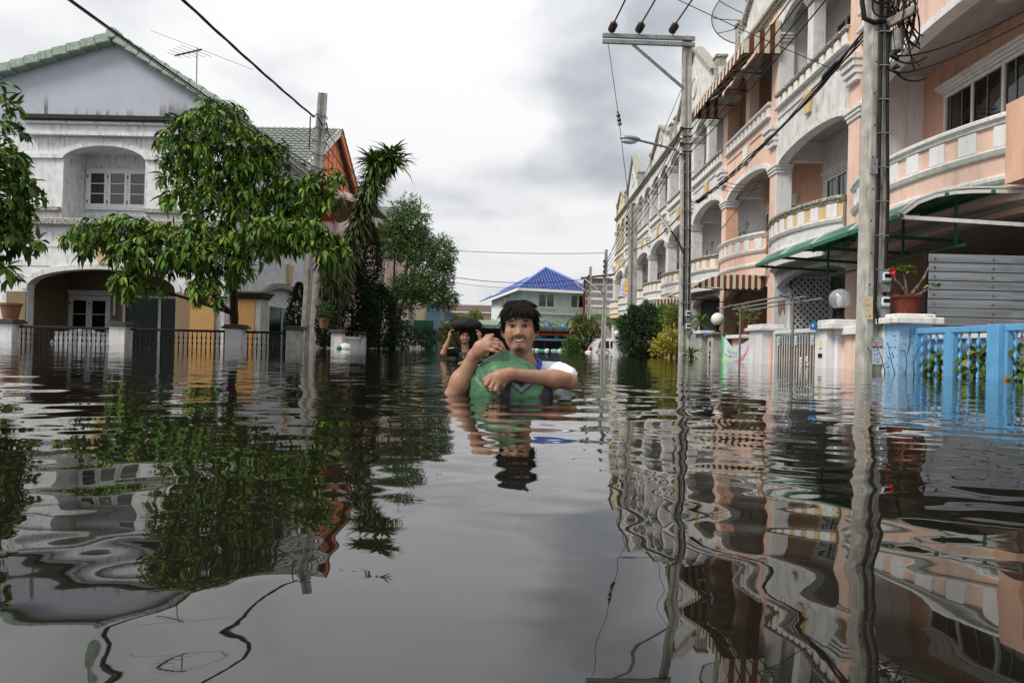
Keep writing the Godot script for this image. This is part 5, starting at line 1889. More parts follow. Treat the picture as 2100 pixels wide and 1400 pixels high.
	# further poles
	for p in [[V(4.42, -1.2, -27.4), V(4.33, 6.05, -27.4), 0.34, 0.32, "short thick concrete pole beside the white townhouses"], [V(3.80, -1.2, -32.0), V(3.86, 4.85, -32.0), 0.24, 0.14, "thin concrete pole in front of the parked car"], [V(3.86, -1.2, -40.0), V(3.93, 5.0, -40.0), 0.2, 0.16, "farthest concrete pole beside the palm"], [V(-7.02, -1.2, -22.0), V(-6.66, 8.25, -22.0), 0.42, 0.29, "leaning concrete pole before the orange gable"], [V(-6.57, -1.2, -40.0), V(-6.5, 5.2, -40.0), 0.3, 0.25, "brown concrete pole inside the feathery tree"], [V(-5.12, -1.2, -43.0), V(-5.05, 4.8, -43.0), 0.26, 0.2, "pale concrete pole right of the green sheet gate"]]:
		t = thing("utility_pole", p[4], "utility pole", p[0], "concrete utility poles")
		obj("shaft", pole_shape(p[0], p[1], p[2], p[3], p[2] * 0.8, p[3] * 0.8, 0.35 if p[0].x < -6.8 else 0.0), M["concrete"], t)
		if p[0].x < -6.8:
			for i in 5:
				b = MB.new()
				var y := 7.5 - 0.42 * i
				var c: Vector3 = p[0].lerp(p[1], (y + 1.2) / 9.45)
				var ringp := []
				for k in 13: ringp.append(c + V(cos(TAU * k / 12.0) * 0.22, 0.03 * sin(k * 2.0) - 0.04 * cos(TAU * k / 12.0), sin(TAU * k / 12.0) * 0.2))
				b.tube(ringp, 0.012, 5)
				obj("cable_tie", b, M["cable"], t)
			b = MB.new()
			b.tube([V(-6.72, 7.4, -21.75), V(-6.55, 7.15, -21.75), V(-6.45, 7.25, -21.8), V(-6.42, 7.05, -21.8)], 0.03, 6)
			b.tube([V(-6.62, 7.0, -21.75), V(-6.35, 6.85, -21.8), V(-6.5, 6.4, -21.8), V(-6.3, 6.2, -21.8), V(-6.55, 6.0, -21.8)], 0.014, 6)
			obj("loose_wire", b, M["cable"], t)
			b = MB.new()
			b.tube([V(-6.97, 7.45, -21.78), V(-6.98, 6.4, -21.78)], 0.02, 6)
			obj("down_cable", b, M["cable"], t)
			pr = print_material("flyer_pale", 64, 64, Color(0.62, 0.66, 0.68), [[8, 16, Color(0.25, 0.35, 0.45), 33, 6, 58], [34, 20, Color(0.3, 0.4, 0.5), 34, 6, 58]])
			obj("flyer", card(V(-7.16, 0.2, -21.8), V(-6.98, 0.2, -21.8), V(-6.98, 0.62, -21.81), V(-7.16, 0.62, -21.81)), pr, t)
		elif p[0].x > 3.0:
			for i in 4:
				b = MB.new()
				b.lathe([Vector2(0.03, -0.05), Vector2(0.06, -0.03), Vector2(0.03, 0.0), Vector2(0.06, 0.03), Vector2(0.03, 0.05)], V(p[1].x - p[3] * 0.75, p[1].y - 0.55 - 0.24 * i, p[1].z + 0.1), 8)
				obj("insulator", b, M["porcelain"], t)
	# guy wires from the crossarm
	wires("guy_wire", "thin guy wire hanging from the left end of the crossarm", "wire", [V(2.14, 8.45, -18.4), V(2.5, 6.5, -18.6), V(2.9, 4.2, -19.0), V(3.05, 2.9, -27.0)], 0.009)
	wires("guy_wire", "thin guy wire just left of the tall pole's shaft", "wire", [V(4.16, 7.3, -18.4), V(3.75, 5.8, -21.0), V(4.3, 5.9, -27.3)], 0.008)
	var g := MB.new()
	ring_insulator(g, V(2.5, 6.5, -18.6), V(-0.2, 1, 0), 0.06)
	single("guy_insulator", g, M["porcelain"], "small dark egg insulator on the guy wire under the crossarm", "insulator")


func build_cables() -> void:
	var ends := [[2.24, 3.15], [2.97, 3.88], [3.87, 4.75]]
	for i in 3:
		wires("power_line", ["leftmost", "middle", "rightmost"][i] + " power line running up from the crossarm", "cable", sag(V(ends[i][0], 8.86, -18.1), V(ends[i][1], 9.1, -8.0), 0.12), 0.022, "power lines on the crossarm")
	for i in 4:
		wires("service_line", ["top", "second", "third", "lowest"][i] + " of four thin lines from the tall pole to the nearest pole", "cable", sag(V(4.42, 6.17 - 0.205 * i, -18.4), V(4.42 + 0.05 * i, 6.35 - 0.2 * i, -8.7), 0.12), 0.013, "lines between the two tall poles")
		wires("service_line", ["top", "second", "third", "lowest"][i] + " of four thin lines from the tall pole to the short thick pole", "cable", sag(V(4.18, 6.17 - 0.205 * i, -18.5), V(4.15, 5.4 - 0.24 * i, -27.3), 0.2), 0.012, "lines beyond the tall pole")
		wires("service_line", ["top", "second", "third", "lowest"][i] + " of four thin lines from the short thick pole to the thin far pole", "cable", sag(V(4.15, 5.4 - 0.24 * i, -27.3), V(3.75, 4.2 - 0.2 * i, -32.0), 0.1), 0.011, "lines beyond the short thick pole")
	# twisted bundle of telephone cables with its splices
	var t := thing("telephone_cable", "thick twisted bundle of black telephone cables across the townhouse fronts", "cable", V(4.4, 4.2, -13.6))
	for i in 5:
		var pts := []
		for k in 33:
			var f := k / 32.0
			var p := V(4.56, 4.2, -18.4).lerp(V(4.40, 4.43, -8.75), f) - V(0, 0.22 * 4 * f * (1 - f), 0)
			pts.append(p + V(0.02 * cos(i * 1.3 + k * 0.7), 0.035 * sin(i * 1.9 + k * 0.45) + (0.06 * f if i == 4 else 0.0), 0))
		var b := MB.new()
		b.tube(pts, 0.012 if i < 3 else 0.009, 5, false)
		obj("strand", b, M["cable"], t)
	for q in [[V(4.57, 4.16, -18.2), V(4.55, 4.12, -17.3)], [V(4.43, 4.33, -10.3), V(4.42, 4.37, -9.7)]]:
		var b := MB.new()
		b.tube([q[0], q[0].lerp(q[1], 0.15), q[0].lerp(q[1], 0.85), q[1]], [0.02, 0.055, 0.055, 0.02], 8)
		obj("splice", b, M["cable"], t)
	wires("telephone_cable", "black cable bundle from the tall pole to the short thick pole", "cable", sag(V(4.5, 4.25, -18.5), V(4.4, 4.2, -27.3), 0.25), 0.022)
	wires("telephone_cable", "black cable bundle from the short thick pole to the thin far pole", "cable", sag(V(4.4, 4.2, -27.3), V(3.8, 3.4, -32), 0.15), 0.018)
	wires("house_wire", "single thin wire crossing from top centre to the nearest peach pilaster", "wire", sag(V(6.3, 5.95, -13.9), V(-6.0, 9.4, -9.5), 0.3, 24), 0.008)
	for i in 3:
		wires("house_wire", ["upper", "middle", "lower"][i] + " of three short leads tied to the weathered townhouse", "wire", sag(V(4.5, 4.1, -15.6 - 0.3 * i), V(6.5, 5.0 - 0.12 * i, -18.6), 0.15), 0.007, "leads tied to the weathered townhouse")
	wires("house_wire", "white laundry line across the peach balcony", "wire", [V(6.6, 4.3, -23.0), V(6.5, 5.0, -18.9)], 0.01)
	# left side
	var a := MB.new()
	for i in 3:
		var pts := []
		for k in 41:
			var f := k / 40.0
			pts.append(V(-6.92, 7.5, -22.0).lerp(V(-7.3, 7.5, 8.0), f) - V(0, 0.55 * 4 * f * (1 - f), 0) + V(0.022 * cos(i * 2.1 + k * 1.1), 0.022 * sin(i * 2.1 + k * 1.1), 0))
		a.tube(pts, 0.017, 5, false)
	single("power_line", a, M["cable"], "thick twisted black line from top left to the leaning pole", "cable")
	wires("telephone_cable", "thin pair of cables passing the white gable's peak to the leaning pole", "cable", sag(V(-6.85, 5.85, -21.9), V(-7.9, 6.3, 8.0), 0.55, 24), 0.02)
	wires("telephone_cable", "thin cable just under the pair that passes the white gable", "cable", sag(V(-6.85, 5.75, -21.9), V(-7.75, 6.15, 8.0), 0.5, 24), 0.01)
	for i in 4:
		wires("telephone_cable", ["highest", "second", "third", "lowest"][i] + " cable from the leaning pole past the tufted tree", "cable", sag(V(-6.5, 7.1 - 0.42 * i, -21.9), V(-6.4, 5.0 - 0.3 * i, -40.0), 0.2), 0.014, "cables beyond the leaning pole")
	wires("far_line", "single thin line across the sky above the blue roof", "wire", sag(V(-6.4, 5.9, -40.0), V(3.86, 4.7, -32.0), 0.15), 0.014)
	for i in 2:
		wires("far_line", ["upper", "lower"][i] + " sagging line left of the blue roof", "wire", sag(V(-5.05, 4.6 - 0.35 * i, -43.0), V(3.9, 4.3 - 0.3 * i, -40.0), 0.35), 0.02 if i == 0 else 0.012, "lines before the blue roof")


func right_fence() -> void:
	var x := 4.75
	# blue fence of twisted bars
	var tw := MB.new()
	var n := 62
	for i in n:
		for e in [[0.0, 0.0], [PI, 0.0]]:
			var a0: float = PI * i / 5.0 + e[0]
			var a1: float = PI * (i + 1) / 5.0 + e[0]
			var y0 := -0.95 + 1.45 * i / n
			var y1 := -0.95 + 1.45 * (i + 1) / n
			var w := 0.021
			var c0 := V(cos(a0) * w, y0, sin(a0) * w)
			var c1 := V(cos(a1) * w, y1, sin(a1) * w)
			var m0 := V(-sin(a0) * 0.006, y0, cos(a0) * 0.006)
			var m1 := V(-sin(a1) * 0.006, y1, cos(a1) * 0.006)
			tw.quad(m0, c0, c1, m1) if e[0] == 0.0 else tw.quad(m0, c0, c1, m1)
			var k0 := V(sin(a0) * 0.006, y0, -cos(a0) * 0.006)
			var k1 := V(sin(a1) * 0.006, y1, -cos(a1) * 0.006)
			tw.quad(c0, k0, k1, c1)
	var tm := tw.mesh()
	var panels := [[8.27, 7.66, 4, "blue iron fence panel next to the white and blue pillar"], [7.58, 6.93, 4, "blue iron fence panel left of the widest blue post"], [6.74, 6.0, 5, "blue iron fence panel at the right edge of the photo"]]
	for p in panels:
		var t := thing("blue_fence", p[3], "fence", V(x, -1.2, -(p[0] + p[1]) / 2), "blue fence of twisted bars")
		obj("top_rail", slab(x - 0.03, x + 0.03, 0.48, 0.545, p[1], p[0], 0.006), M["blue_paint"], t)
		obj("bottom_rail", slab(x - 0.025, x + 0.025, -0.98, -0.92, p[1], p[0]), M["blue_paint"], t)
		for d in [p[0] - 0.02, p[1] + 0.02]: obj("stile", slab(x - 0.028, x + 0.028, -1.0, 0.477, d - 0.022, d + 0.022), M["blue_paint"], t)
		for i in p[2]:
			var o := obj("twisted_bar", tm, M["blue_paint"], t, true)
			o.position = V(x, 0, -lerpf(p[0] - 0.03, p[1] + 0.03, (i + 0.65) / p[2])) - t.position
			o.rotation.y = rnd(0, PI)
		obj("backing_panel", slab(x + 0.20, x + 0.22, -1.2, 0.42, p[1], p[0]), M["blue_pale"], t)
		obj("backing_cap", slab(x + 0.15, x + 0.27, 0.42, 0.47, p[1], p[0], 0.006), M["white_clean"], t)
	for p in [[7.62, 0.07, "thin blue post between two blue fence panels"], [6.835, 0.17, "widest blue post of the blue fence"]]:
		var t := thing("blue_post", p[2], "post", V(x, -1.2, -p[0]))
		obj("shaft", slab(x - p[1] / 2, x + p[1] / 2, -1.2, 0.55, p[0] - p[1] / 2 + 0.001, p[0] + p[1] / 2 - 0.001, 0.006), M["blue_paint"], t)
	# white and blue pillar with a flat cap
	var t := thing("fence_pillar", "pillar painted white and pale blue under the potted desert rose", "pillar", V(x, -1.2, -8.52))
	obj("shaft", slab(x - 0.2, x + 0.2, -1.2, 0.6, 8.30, 8.62), M["blue_pale"], t)
	obj("white_edge", slab(x - 0.2, x + 0.2, -1.2, 0.6, 8.62, 8.76), M["white_clean"], t)
	var b := MB.new()
	b.box(V(x, 0.64, -8.53), V(0.58, 0.08, 0.66), Basis.IDENTITY, 0.012); b.box(V(x, 0.7, -8.53), V(0.46, 0.05, 0.52), Basis.IDENTITY, 0.015)
	obj("cap", b, M["trim"], t)
	# low wall with peach panels
	t = thing("garden_wall", "low white wall with peach panels behind the nearest pole", "wall", V(x, -1.2, -9.6))
	obj("wall", slab(x + 0.02, x + 0.16, -1.2, 0.5, 8.76, 10.33), M["peach"], t)
	obj("rim", slab(x - 0.06, x + 0.2, 0.5, 0.62, 8.76, 10.33, 0.008), M["white_clean"], t)
	for d in [[8.77, 8.85], [10.2, 10.325]]: obj("jamb", slab(x - 0.05, x + 0.18, -1.2, 0.498, d[0], d[1]), M["white_clean"], t)
	t = thing("lamp_pillar", "white gate pillar with blue oval number plate and doorbell", "pillar", V(x, -1.2, -10.55))
	obj("shaft", slab(x - 0.16, x + 0.16, -1.2, 0.58, 10.34, 10.74), M["white_clean"], t)
	b = MB.new()
	b.box(V(x, 0.63, -10.42), V(0.46, 0.09, 0.80), Basis.IDENTITY, 0.012); b.box(V(x, 0.70, -10.36), V(0.36, 0.06, 0.56), Basis.IDENTITY, 0.014)
	obj("cap", b, M["trim"], t)
	b = MB.new()
	b.lathe([Vector2(0.11, 0), Vector2(0.11, 0.015), Vector2(0.0, 0.016)], Vector3.ZERO, 20)
	var o := obj("number_plate", b, mat("plate_blue", Color(0.16, 0.42, 0.70), 0.35), t, true)
	o.position = V(x - 0.235, 0.65, -10.62) - t.position
	o.basis = Basis(Vector3.BACK, PI / 2) * Basis.from_scale(V(0.62, 1, 1.15))
	b = MB.new()
	for q in [[0.66, 0.1], [0.635, 0.07]]: b.box(V(x - 0.253, q[0], -10.62), V(0.003, 0.014, q[1]))
	obj("plate_lettering", b, M["white_paint"], t)
	obj("doorbell", slab(x - 0.185, x - 0.16, 0.30, 0.43, 10.50, 10.57, 0.008), M["cream"], t)
	obj("letter_slot", slab(x - 0.175, x - 0.16, 0.16, 0.22, 10.48, 10.6), M["dark"], t)
	globe_lamp(V(x, 0.73, -10.28), 0.155, "clear globe lamp on the white gate pillar with the number plate", false)
	# white gate
	t = thing("white_gate", "white iron gate with scrolls and flowers before the weathered townhouse", "gate", V(x, -1.2, -11.8))
	for d in [10.84, 12.86]: obj("stile", slab(x - 0.03, x + 0.03, -1.1, 0.61, d - 0.035, d + 0.035, 0.006), M["white_paint"], t)
	obj("top_rail", slab(x - 0.03, x + 0.03, 0.56, 0.625, 10.875, 12.825, 0.006), M["white_paint"], t)
	obj("bottom_rail", slab(x - 0.03, x + 0.03, -1.05, -0.98, 10.875, 12.825, 0.006), M["white_paint"], t)
	var bar := MB.new()
	bar.box(V(0, -0.2, 0), V(0.012, 1.55, 0.014))
	var barm := bar.mesh()
	for i in 17:
		o = obj("bar", barm, M["white_paint"], t, true)
		o.position = V(x, 0, -(10.95 + 0.111 * i)) - t.position
	for q in [[11.15, 0.46, 1.0], [11.82, 0.46, 1.0], [12.62, 0.46, -1.0], [11.35, 0.12, -1.0], [11.60, 0.1, 1.0]]:
		b = MB.new()
		var pts := []
		for k in 14:
			var a := k * 0.55
			var r := 0.055 * (1.0 - k / 16.0)
			pts.append(V(x - 0.02, q[1] - 0.05 - r * sin(a) - 0.004 * k, -(q[0] + q[2] * r * cos(a))))
		b.tube(pts, 0.008, 5)
		obj("scroll", b, M["white_paint"], t)
		b = MB.new()
		for k in 5:
			var a := TAU * k / 5
			b.blob(V(x - 0.03, q[1] + 0.035 * sin(a), -(q[0] + 0.035 * cos(a))), V(0.01, 0.022, 0.022), Basis.IDENTITY, 7, 5)
		obj("flower", b, M["white_paint"], t)
	obj("backing_sheet", slab(x + 0.10, x + 0.115, -1.1, 0.38, 10.88, 12.82), mat("brown_sheet", Color(0.50, 0.37, 0.31), 0.6, M["concrete"].albedo_texture, 0.7), t)
	obj("teal_sheet", slab(x + 0.098, x + 0.117, 0.38, 0.55, 10.88, 12.82), mat("teal_sheet", Color(0.48, 0.58, 0.58), 0.6), t)
	t = thing("gate_pillar", "thick white gate pillar between the banner and the white gate", "pillar", V(x, -1.2, -13.4))
	obj("shaft", slab(x - 0.2, x + 0.2, -1.2, 0.64, 13.0, 13.72), M["white_clean"], t)
	b = MB.new()
	b.box(V(x, 0.66, -13.38), V(0.52, 0.06, 0.92), Basis.IDENTITY, 0.01); b.box(V(x, 0.72, -13.38), V(0.44, 0.07, 0.8), Basis.IDENTITY, 0.012)
	obj("cap", b, M["white_clean"], t)
	obj("peach_jamb", slab(x - 0.05, x + 0.1, -1.2, 0.5, 12.9, 13.0), M["peach_shaded"], t)
	# banner hung between two posts
	b = MB.new()
	var nx := 20
	var ny := 8
	var st := b.v.size()
	for j in ny + 1:
		for i in nx + 1:
			var u := float(i) / nx
			var v := float(j) / ny
			var top := lerpf(0.64, 0.53, u) - 0.26 * (1.0 - pow(abs(u * 2 - 0.95), 1.6))
			b.add(V(x - 0.14 + 0.03 * sin(u * 9.0 + v * 2.0), lerpf(top, -0.06, v), -lerpf(15.85, 13.78, u)), V(-1, 0.05 * sin(u * 9.0), 0.1 * cos(u * 9.0)).normalized(), Vector2(u, v))
	for j in ny:
		for i in nx:
			var p := st + j * (nx + 1) + i
			for k in [p, p + 1, p + nx + 2, p, p + nx + 2, p + nx + 1]: b.ix.append(k)
	single("vinyl_banner", b, banner_print(), "pastel green and pink printed banner sagging into the water", "banner")
	# post with white globe and its neighbours
	t = thing("globe_post", "narrow grey post carrying the white globe lamp and a blue plate", "post", V(x, -1.2, -16.75))
	obj("shaft", slab(x - 0.14, x + 0.14, -1.2, 0.6, 16.5, 17.0), M["concrete"], t)
	obj("cap", slab(x - 0.2, x + 0.2, 0.6, 0.66, 16.42, 17.08, 0.01), M["concrete_dark"], t)
	b = MB.new()
	b.blob(V(x - 0.2, 0.62, -17.0), V(0.03, 0.07, 0.1))
	obj("blue_plate", b, M["plate_blue"], t)
	b = MB.new()
	for q in [[0.34, 0.46], [0.16, 0.22], [0.02, 0.12]]: b.box(V(x - 0.15, (q[0] + q[1]) / 2, -16.75), V(0.006, q[1] - q[0], 0.1))
	obj("dark_lettering", b, M["dark"], t)
	globe_lamp(V(x, 0.68, -16.65), 0.16, "milky white globe lamp beside the banner", true)
	for q in [[18.1, 0.66, "grey forecourt wall pier with shrub pots just right of the tall pole", M["concrete"]], [22.4, 0.7, "peach forecourt pier left of the tall pole", M["peach_shaded"]], [14.9, 0.5, "low pink pier behind the banner", M["peach_shaded"]]]:
		t = thing("forecourt_pier", q[2], "pier", V(x + 0.1, -1.2, -q[0]), "forecourt piers of the row")
		obj("shaft", slab(x - 0.08, x + 0.22, -1.2, q[1], q[0] - 0.3, q[0] + 0.3), q[3], t)
		obj("cap", slab(x - 0.18, x + 0.32, q[1], q[1] + 0.08, q[0] - 0.5, q[0] + 0.5, 0.012), M["trim"], t)
	for q in [[17.05, 17.75, "dark iron railing between the globe post and the tall pole"], [15.9, 16.45, "dark iron railing behind the banner's left edge"]]:
		t = thing("forecourt_railing", q[2], "railing", V(x + 0.1, -1.2, -(q[0] + q[1]) / 2))
		obj("rail", slab(x + 0.08, x + 0.12, 0.48, 0.53, q[0], q[1]), M["iron"], t)
		for i in 6:
			var d := lerpf(q[0], q[1], (i + 0.5) / 6)
			obj("baluster", slab(x + 0.09, x + 0.11, -1.0, 0.48, d - 0.012, d + 0.012), M["iron"], t)
	# fence in front of the far houses
	for i in 4:
		var d := 25.5 + 4.4 * i
		t = thing("far_pier", "white forecourt pier, %s beyond the round bush" % ["first", "second", "third", "fourth"][i], "pier", V(x, -1.2, -d), "white piers of the far houses")
		obj("shaft", slab(x - 0.15, x + 0.15, -1.2, 0.6, d - 0.2, d + 0.2), M["white_clean"], t)
		obj("cap", slab(x - 0.22, x + 0.22, 0.6, 0.68, d - 0.27, d + 0.27, 0.01), M["white_clean"], t)
	t = thing("white_railing", "white upright railing in front of the parked car", "railing", V(x, -1.2, -33.2))
	obj("rail", slab(x - 0.03, x + 0.03, 0.5, 0.58, 30.2, 34.1), M["white_paint"], t)
	for i in 14:
		var d := 30.35 + 0.28 * i
		obj("upright", slab(x - 0.02, x + 0.02, -1.1, 0.5, d - 0.03, d + 0.03), M["white_paint"], t)
	globe_lamp(V(x, 0.69, -34.3), 0.15, "small white globe lamp above the parked car", true)
	# laundry drying frame standing in the water
	t = thing("drying_frame", "steel laundry drying frame standing in the flood before the white gate", "drying rack", V(4.2, -1.2, -12.0))
	for q in [[V(4.05, 1.10, -14.2), V(4.05, 1.10, -10.4)], [V(4.2, 1.06, -13.7), V(4.2, 1.06, -10.2)], [V(4.35, 1.02, -13.4), V(4.35, 1.02, -10.0)]]:
		b = MB.new()
		b.tube([q[0], q[1]], 0.014, 6)
		obj("rail", b, M["galvanised"], t)
	for z in [-13.2, -10.65]:
		b = MB.new()
		b.tube([V(4.2, -1.2, z), V(4.2, 1.05, z)], 0.02, 8)
		obj("post", b, M["steel"], t)
		b = MB.new()
		b.tube([V(3.98, 1.115, z), V(4.42, 1.005, z)], 0.016, 6)
		obj("crossbar", b, M["steel"], t)
	b = MB.new()
	for i in 5: b.tube([V(4.18, 1.05, -11.2 + 0.06 * i), V(4.19, 0.9 - rnd(0, 0.12), -11.2 + 0.06 * i)], 0.008, 5)
	single("clothes_pegs", b, M["wood_red"], "bunch of brown clothes pegs hanging on the drying frame", "pegs")
	# flags on the far balcony
	for q in [[V(6.0, 3.9, -38.6), Color(0.85, 0.68, 0.05), "yellow flag on the far white balcony"], [V(6.0, 3.8, -39.8), Color(0.72, 0.68, 0.86), "pale violet flag on the far white balcony"]]:
		t = thing("flag", q[2], "flag", q[0], "flags on the far balcony")
		b = MB.new()
		b.tube([q[0] + V(0.3, -0.4, 0), q[0] + V(-0.35, 0.55, 0)], 0.015, 5)
		obj("staff", b, M["bark_pale"], t)
		b = MB.new()
		for k in 5:
			var w := 0.05 * sin(k * 1.5)
			var w2 := 0.05 * sin((k + 1) * 1.5)
			b.quad(q[0] + V(-0.25 + w, 0.35 - 0.17 * (k + 1), 0.0), q[0] + V(0.1 + w, 0.1 - 0.14 * (k + 1), 0.25), q[0] + V(0.1 + w2, 0.1 - 0.14 * k, 0.25), q[0] + V(-0.25 + w2, 0.35 - 0.17 * k, 0.0))
		obj("cloth", b, mat("flag%.1f" % q[0].z, q[1], 0.8), t)


func globe_lamp(at: Vector3, r: float, label: String, milky: bool) -> void:
	var t := thing("globe_lamp", label, "lamp", at)
	var b := MB.new()
	b.lathe([Vector2(0.085, 0), Vector2(0.07, 0.03), Vector2(0.035, 0.06), Vector2(0.04, 0.12), Vector2(0.075, 0.16), Vector2(0.075, 0.18)], at, 14)
	obj("base", b, M["dark"], t)
	b = MB.new()
	b.blob(at + V(0, 0.17 + r * 0.9, 0), V(r, r, r), Basis.IDENTITY, 24, 16)
	if milky:
		obj("globe", b, M["porcelain_white"], t)
	else:
		obj("globe", b, mat("clear_globe", Color(0.80, 0.84, 0.86, 0.32), 0.03, null, 1.0, {"transparency": BaseMaterial3D.TRANSPARENCY_ALPHA, "metallic_specular": 0.6}), t)
		b = MB.new()
		b.lathe([Vector2(0.02, 0.17), Vector2(0.03, 0.2), Vector2(0.045, 0.26), Vector2(0.045, 0.34), Vector2(0.0, 0.37)], at, 10)
		obj("bulb", b, M["porcelain_white"], t)


func banner_print() -> StandardMaterial3D:
	var w := 256
	var h := 128
	var im := Image.create(w, h, false, Image.FORMAT_RGB8)
	for j in h:
		for i in w:
			var u := float(i) / w
			var v := float(j) / h
			var c := Color(0.80, 0.86, 0.87)
			c = c.lerp(Color(0.25, 0.75, 0.45), clampf((0.10 - u) * 14, 0, 1))
			c = c.lerp(Color(0.72, 0.86, 0.62), clampf((v - 0.72 + 0.1 * sin(u * 7)) * 5, 0, 1) * 0.8)
			c = c.lerp(Color(0.88, 0.35, 0.55), clampf(1.0 - abs(v - 0.85 + 0.9 * (u - 0.45) * (u - 0.45) * 3.0) * 6.0, 0, 1) * clampf((u - 0.4) * 4, 0, 1))
			c = c.lerp(Color(0.90, 0.66, 0.80), clampf((u - 0.55) * 2.0, 0, 1) * clampf(1.0 - v * 1.4, 0, 1) * 0.8)
			im.set_pixel(i, j, c)
	glyphs(im, 60, 36, 120, 22, Color(0.22, 0.25, 0.42), 5, 22)
	glyphs(im, 30, 74, 90, 12, Color(0.25, 0.26, 0.38), 8, 12)
	glyphs(im, 90, 64, 130, 14, Color(0.45, 0.15, 0.35), 7, 14)
	glyphs(im, 170, 92, 70, 12, Color(0.30, 0.42, 0.28), 9, 12)
	var m := mat("banner_print", Color(1, 1, 1), 0.5)
	m.albedo_texture = ImageTexture.create_from_image(im)
	m.backlight = Color(0.25, 0.25, 0.25)
	return m


# ---- trees and plants ----

func tint(a: Color, b: Color) -> Color:
	var c := a.lerp(b, rng.randf())
	var k := rnd(0.8, 1.2)
	return Color(c.r * k, c.g * k, c.b * k * rnd(0.85, 1.1))


func small_leaf(b: MB, at: Vector3, dir: Vector3, nrm: Vector3, l: float, w: float) -> void:
	# two triangles folded along the middle
	var s := dir.cross(nrm).normalized() * w / 2
	var e := at + dir * l
	var m := at + dir * l * 0.45
	var f := nrm * w * 0.2
	b.tri(at, e, m + s + f); b.tri(at, m - s + f, e)


func in_ball(shell: float) -> Vector3:
	return rdir() * pow(rnd(shell, 1.0), 0.5)


func whorl(b: MB, at: Vector3, out: Vector3, n: int, l: float, w: float, droop: float, c0: Color, c1: Color) -> void:
	# leaves spreading from the tip of a twig
	var base := tint(c0, c1)
	if rng.randf() < 0.14: base = base.lerp(Color(0.30, 0.40, 0.07), 0.6)
	var size := rnd(0.45, 1.25)
	l *= size; w *= size
	var a := rnd(0, TAU)
	var side_ := out.cross(Vector3(0.3, 1, 0.2)).normalized()
	if side_.length() < 0.1: side_ = Vector3.RIGHT
	var up := side_.cross(out).normalized()
	for i in n:
		a += TAU / n * rnd(0.8, 1.2)
		var d := (out * rnd(0.15, 0.7) + (side_ * cos(a) + up * sin(a)) + Vector3.DOWN * rnd(0.1, 0.6)).normalized()
		var nr := (Vector3.UP + rdir() * 0.35 - d * d.y).normalized()
		b.col = Color(base.r * rnd(0.75, 1.25), base.g * rnd(0.8, 1.2), base.b * rnd(0.7, 1.2))
		b.leaf(at + rdir() * l * 0.06, d, nr, l * rnd(0.75, 1.2), w * rnd(0.8, 1.2), droop * rnd(0.5, 1.5))


func limb(b: MB, pts: Array, r0: float, r1: float, sides := 7) -> void:
	# smooth limb through a few points
	var c := Curve3D.new()
	for i in pts.size():
		var t: Vector3 = (pts[min(i + 1, pts.size() - 1)] - pts[max(i - 1, 0)]) * 0.22
		c.add_point(pts[i], -t, t)
	var n: int = max(4, int(c.get_baked_length() / 0.22))
	var out := []
	var rad := []
	for i in n + 1:
		var f := float(i) / n
		out.append(c.sample_baked(f * c.get_baked_length(), true))
		rad.append(lerpf(r0, r1, f) * (1.0 + 0.06 * sin(i * 2.3)))
	b.tube(out, rad, sides)


func leafy_tree(called: String, label: String, base: Vector3, trunk_pts: Array, r0: float, masses: Array, leaf_l: float, leaf_w: float, per: int, droop: float, c0: Color, c1: Color, bark: Material) -> Node3D:
	# masses: [centre, radii, number of twigs]
	var t := thing(called, label, "tree", base)
	var tb := MB.new()
	limb(tb, trunk_pts, r0, r0 * 0.5, 9)
	obj("trunk", tb, bark, t)
	var cb := MB.new()
	var top: Vector3 = trunk_pts[trunk_pts.size() - 1]
	for m in masses:
		var best := top
		for p in trunk_pts:
			if p.distance_to(m[0]) + max(0.0, p.y - m[0].y) * 2.0 < best.distance_to(m[0]) + max(0.0, best.y - m[0].y) * 2.0 and p.y > 0.3: best = p
		var lb := MB.new()
		limb(lb, [best, best.lerp(m[0], 0.5) + V(rnd(-0.1, 0.1), rnd(0.0, 0.25), rnd(-0.1, 0.1)), m[0]], r0 * 0.42, r0 * 0.16)
		var twigs := []
		for i in m[2]:
			var d := in_ball(0.15)
			var p: Vector3 = m[0] + d * m[1]
			twigs.append([p, d])
		for w in twigs:
			if rng.randf() < 0.35: lb.tube([m[0].lerp(w[0], rnd(0.1, 0.4)), m[0].lerp(w[0], 0.7) + V(0, 0.06, 0), w[0]], [r0 * 0.1, r0 * 0.07, r0 * 0.04], 4, false)
			whorl(cb, w[0], (w[1] + V(0, 0.35, 0)).normalized(), per, leaf_l, leaf_w, droop, c0, c1)
		obj("branch", lb, bark, t)
	obj("crown", cb, M["leaf"], t)
	return t


func bush(b: MB, at: Vector3, size: Vector3, n: int, l: float, w: float, c0: Color, c1: Color, shell := 0.3, lift := 0.3) -> void:
	for i in n:
		var d := in_ball(shell)
		var p := at + d * size * (1.0 + 0.12 * sin(d.x * 9 + d.y * 7) + 0.08 * sin(d.z * 13 + d.y * 11))
		if p.y < -0.05: continue
		b.col = tint(c0, c1)
		var dir := (d + rdir() * 0.8 + V(0, lift, 0)).normalized()
		small_leaf(b, p, dir, (rdir() + V(0, 0.8, 0)).normalized(), l * rnd(0.6, 1.3), w * rnd(0.7, 1.2))


func straps(b: MB, at: Vector3, n: int, l: float, w: float, up: float, c0: Color, c1: Color) -> void:
	# rosette of long arching strap leaves
	for i in n:
		var a := rnd(0, TAU)
		var e := rnd(0.0, 1.0)
		var d := V(cos(a), up * (1.0 - e * 1.3), sin(a)).normalized()
		b.col = tint(c0, c1)
		b.leaf(at, d, (Vector3.UP - d * d.y + rdir() * 0.1).normalized(), l * rnd(0.7, 1.15), w, 0.45 * rnd(0.5, 1.4))


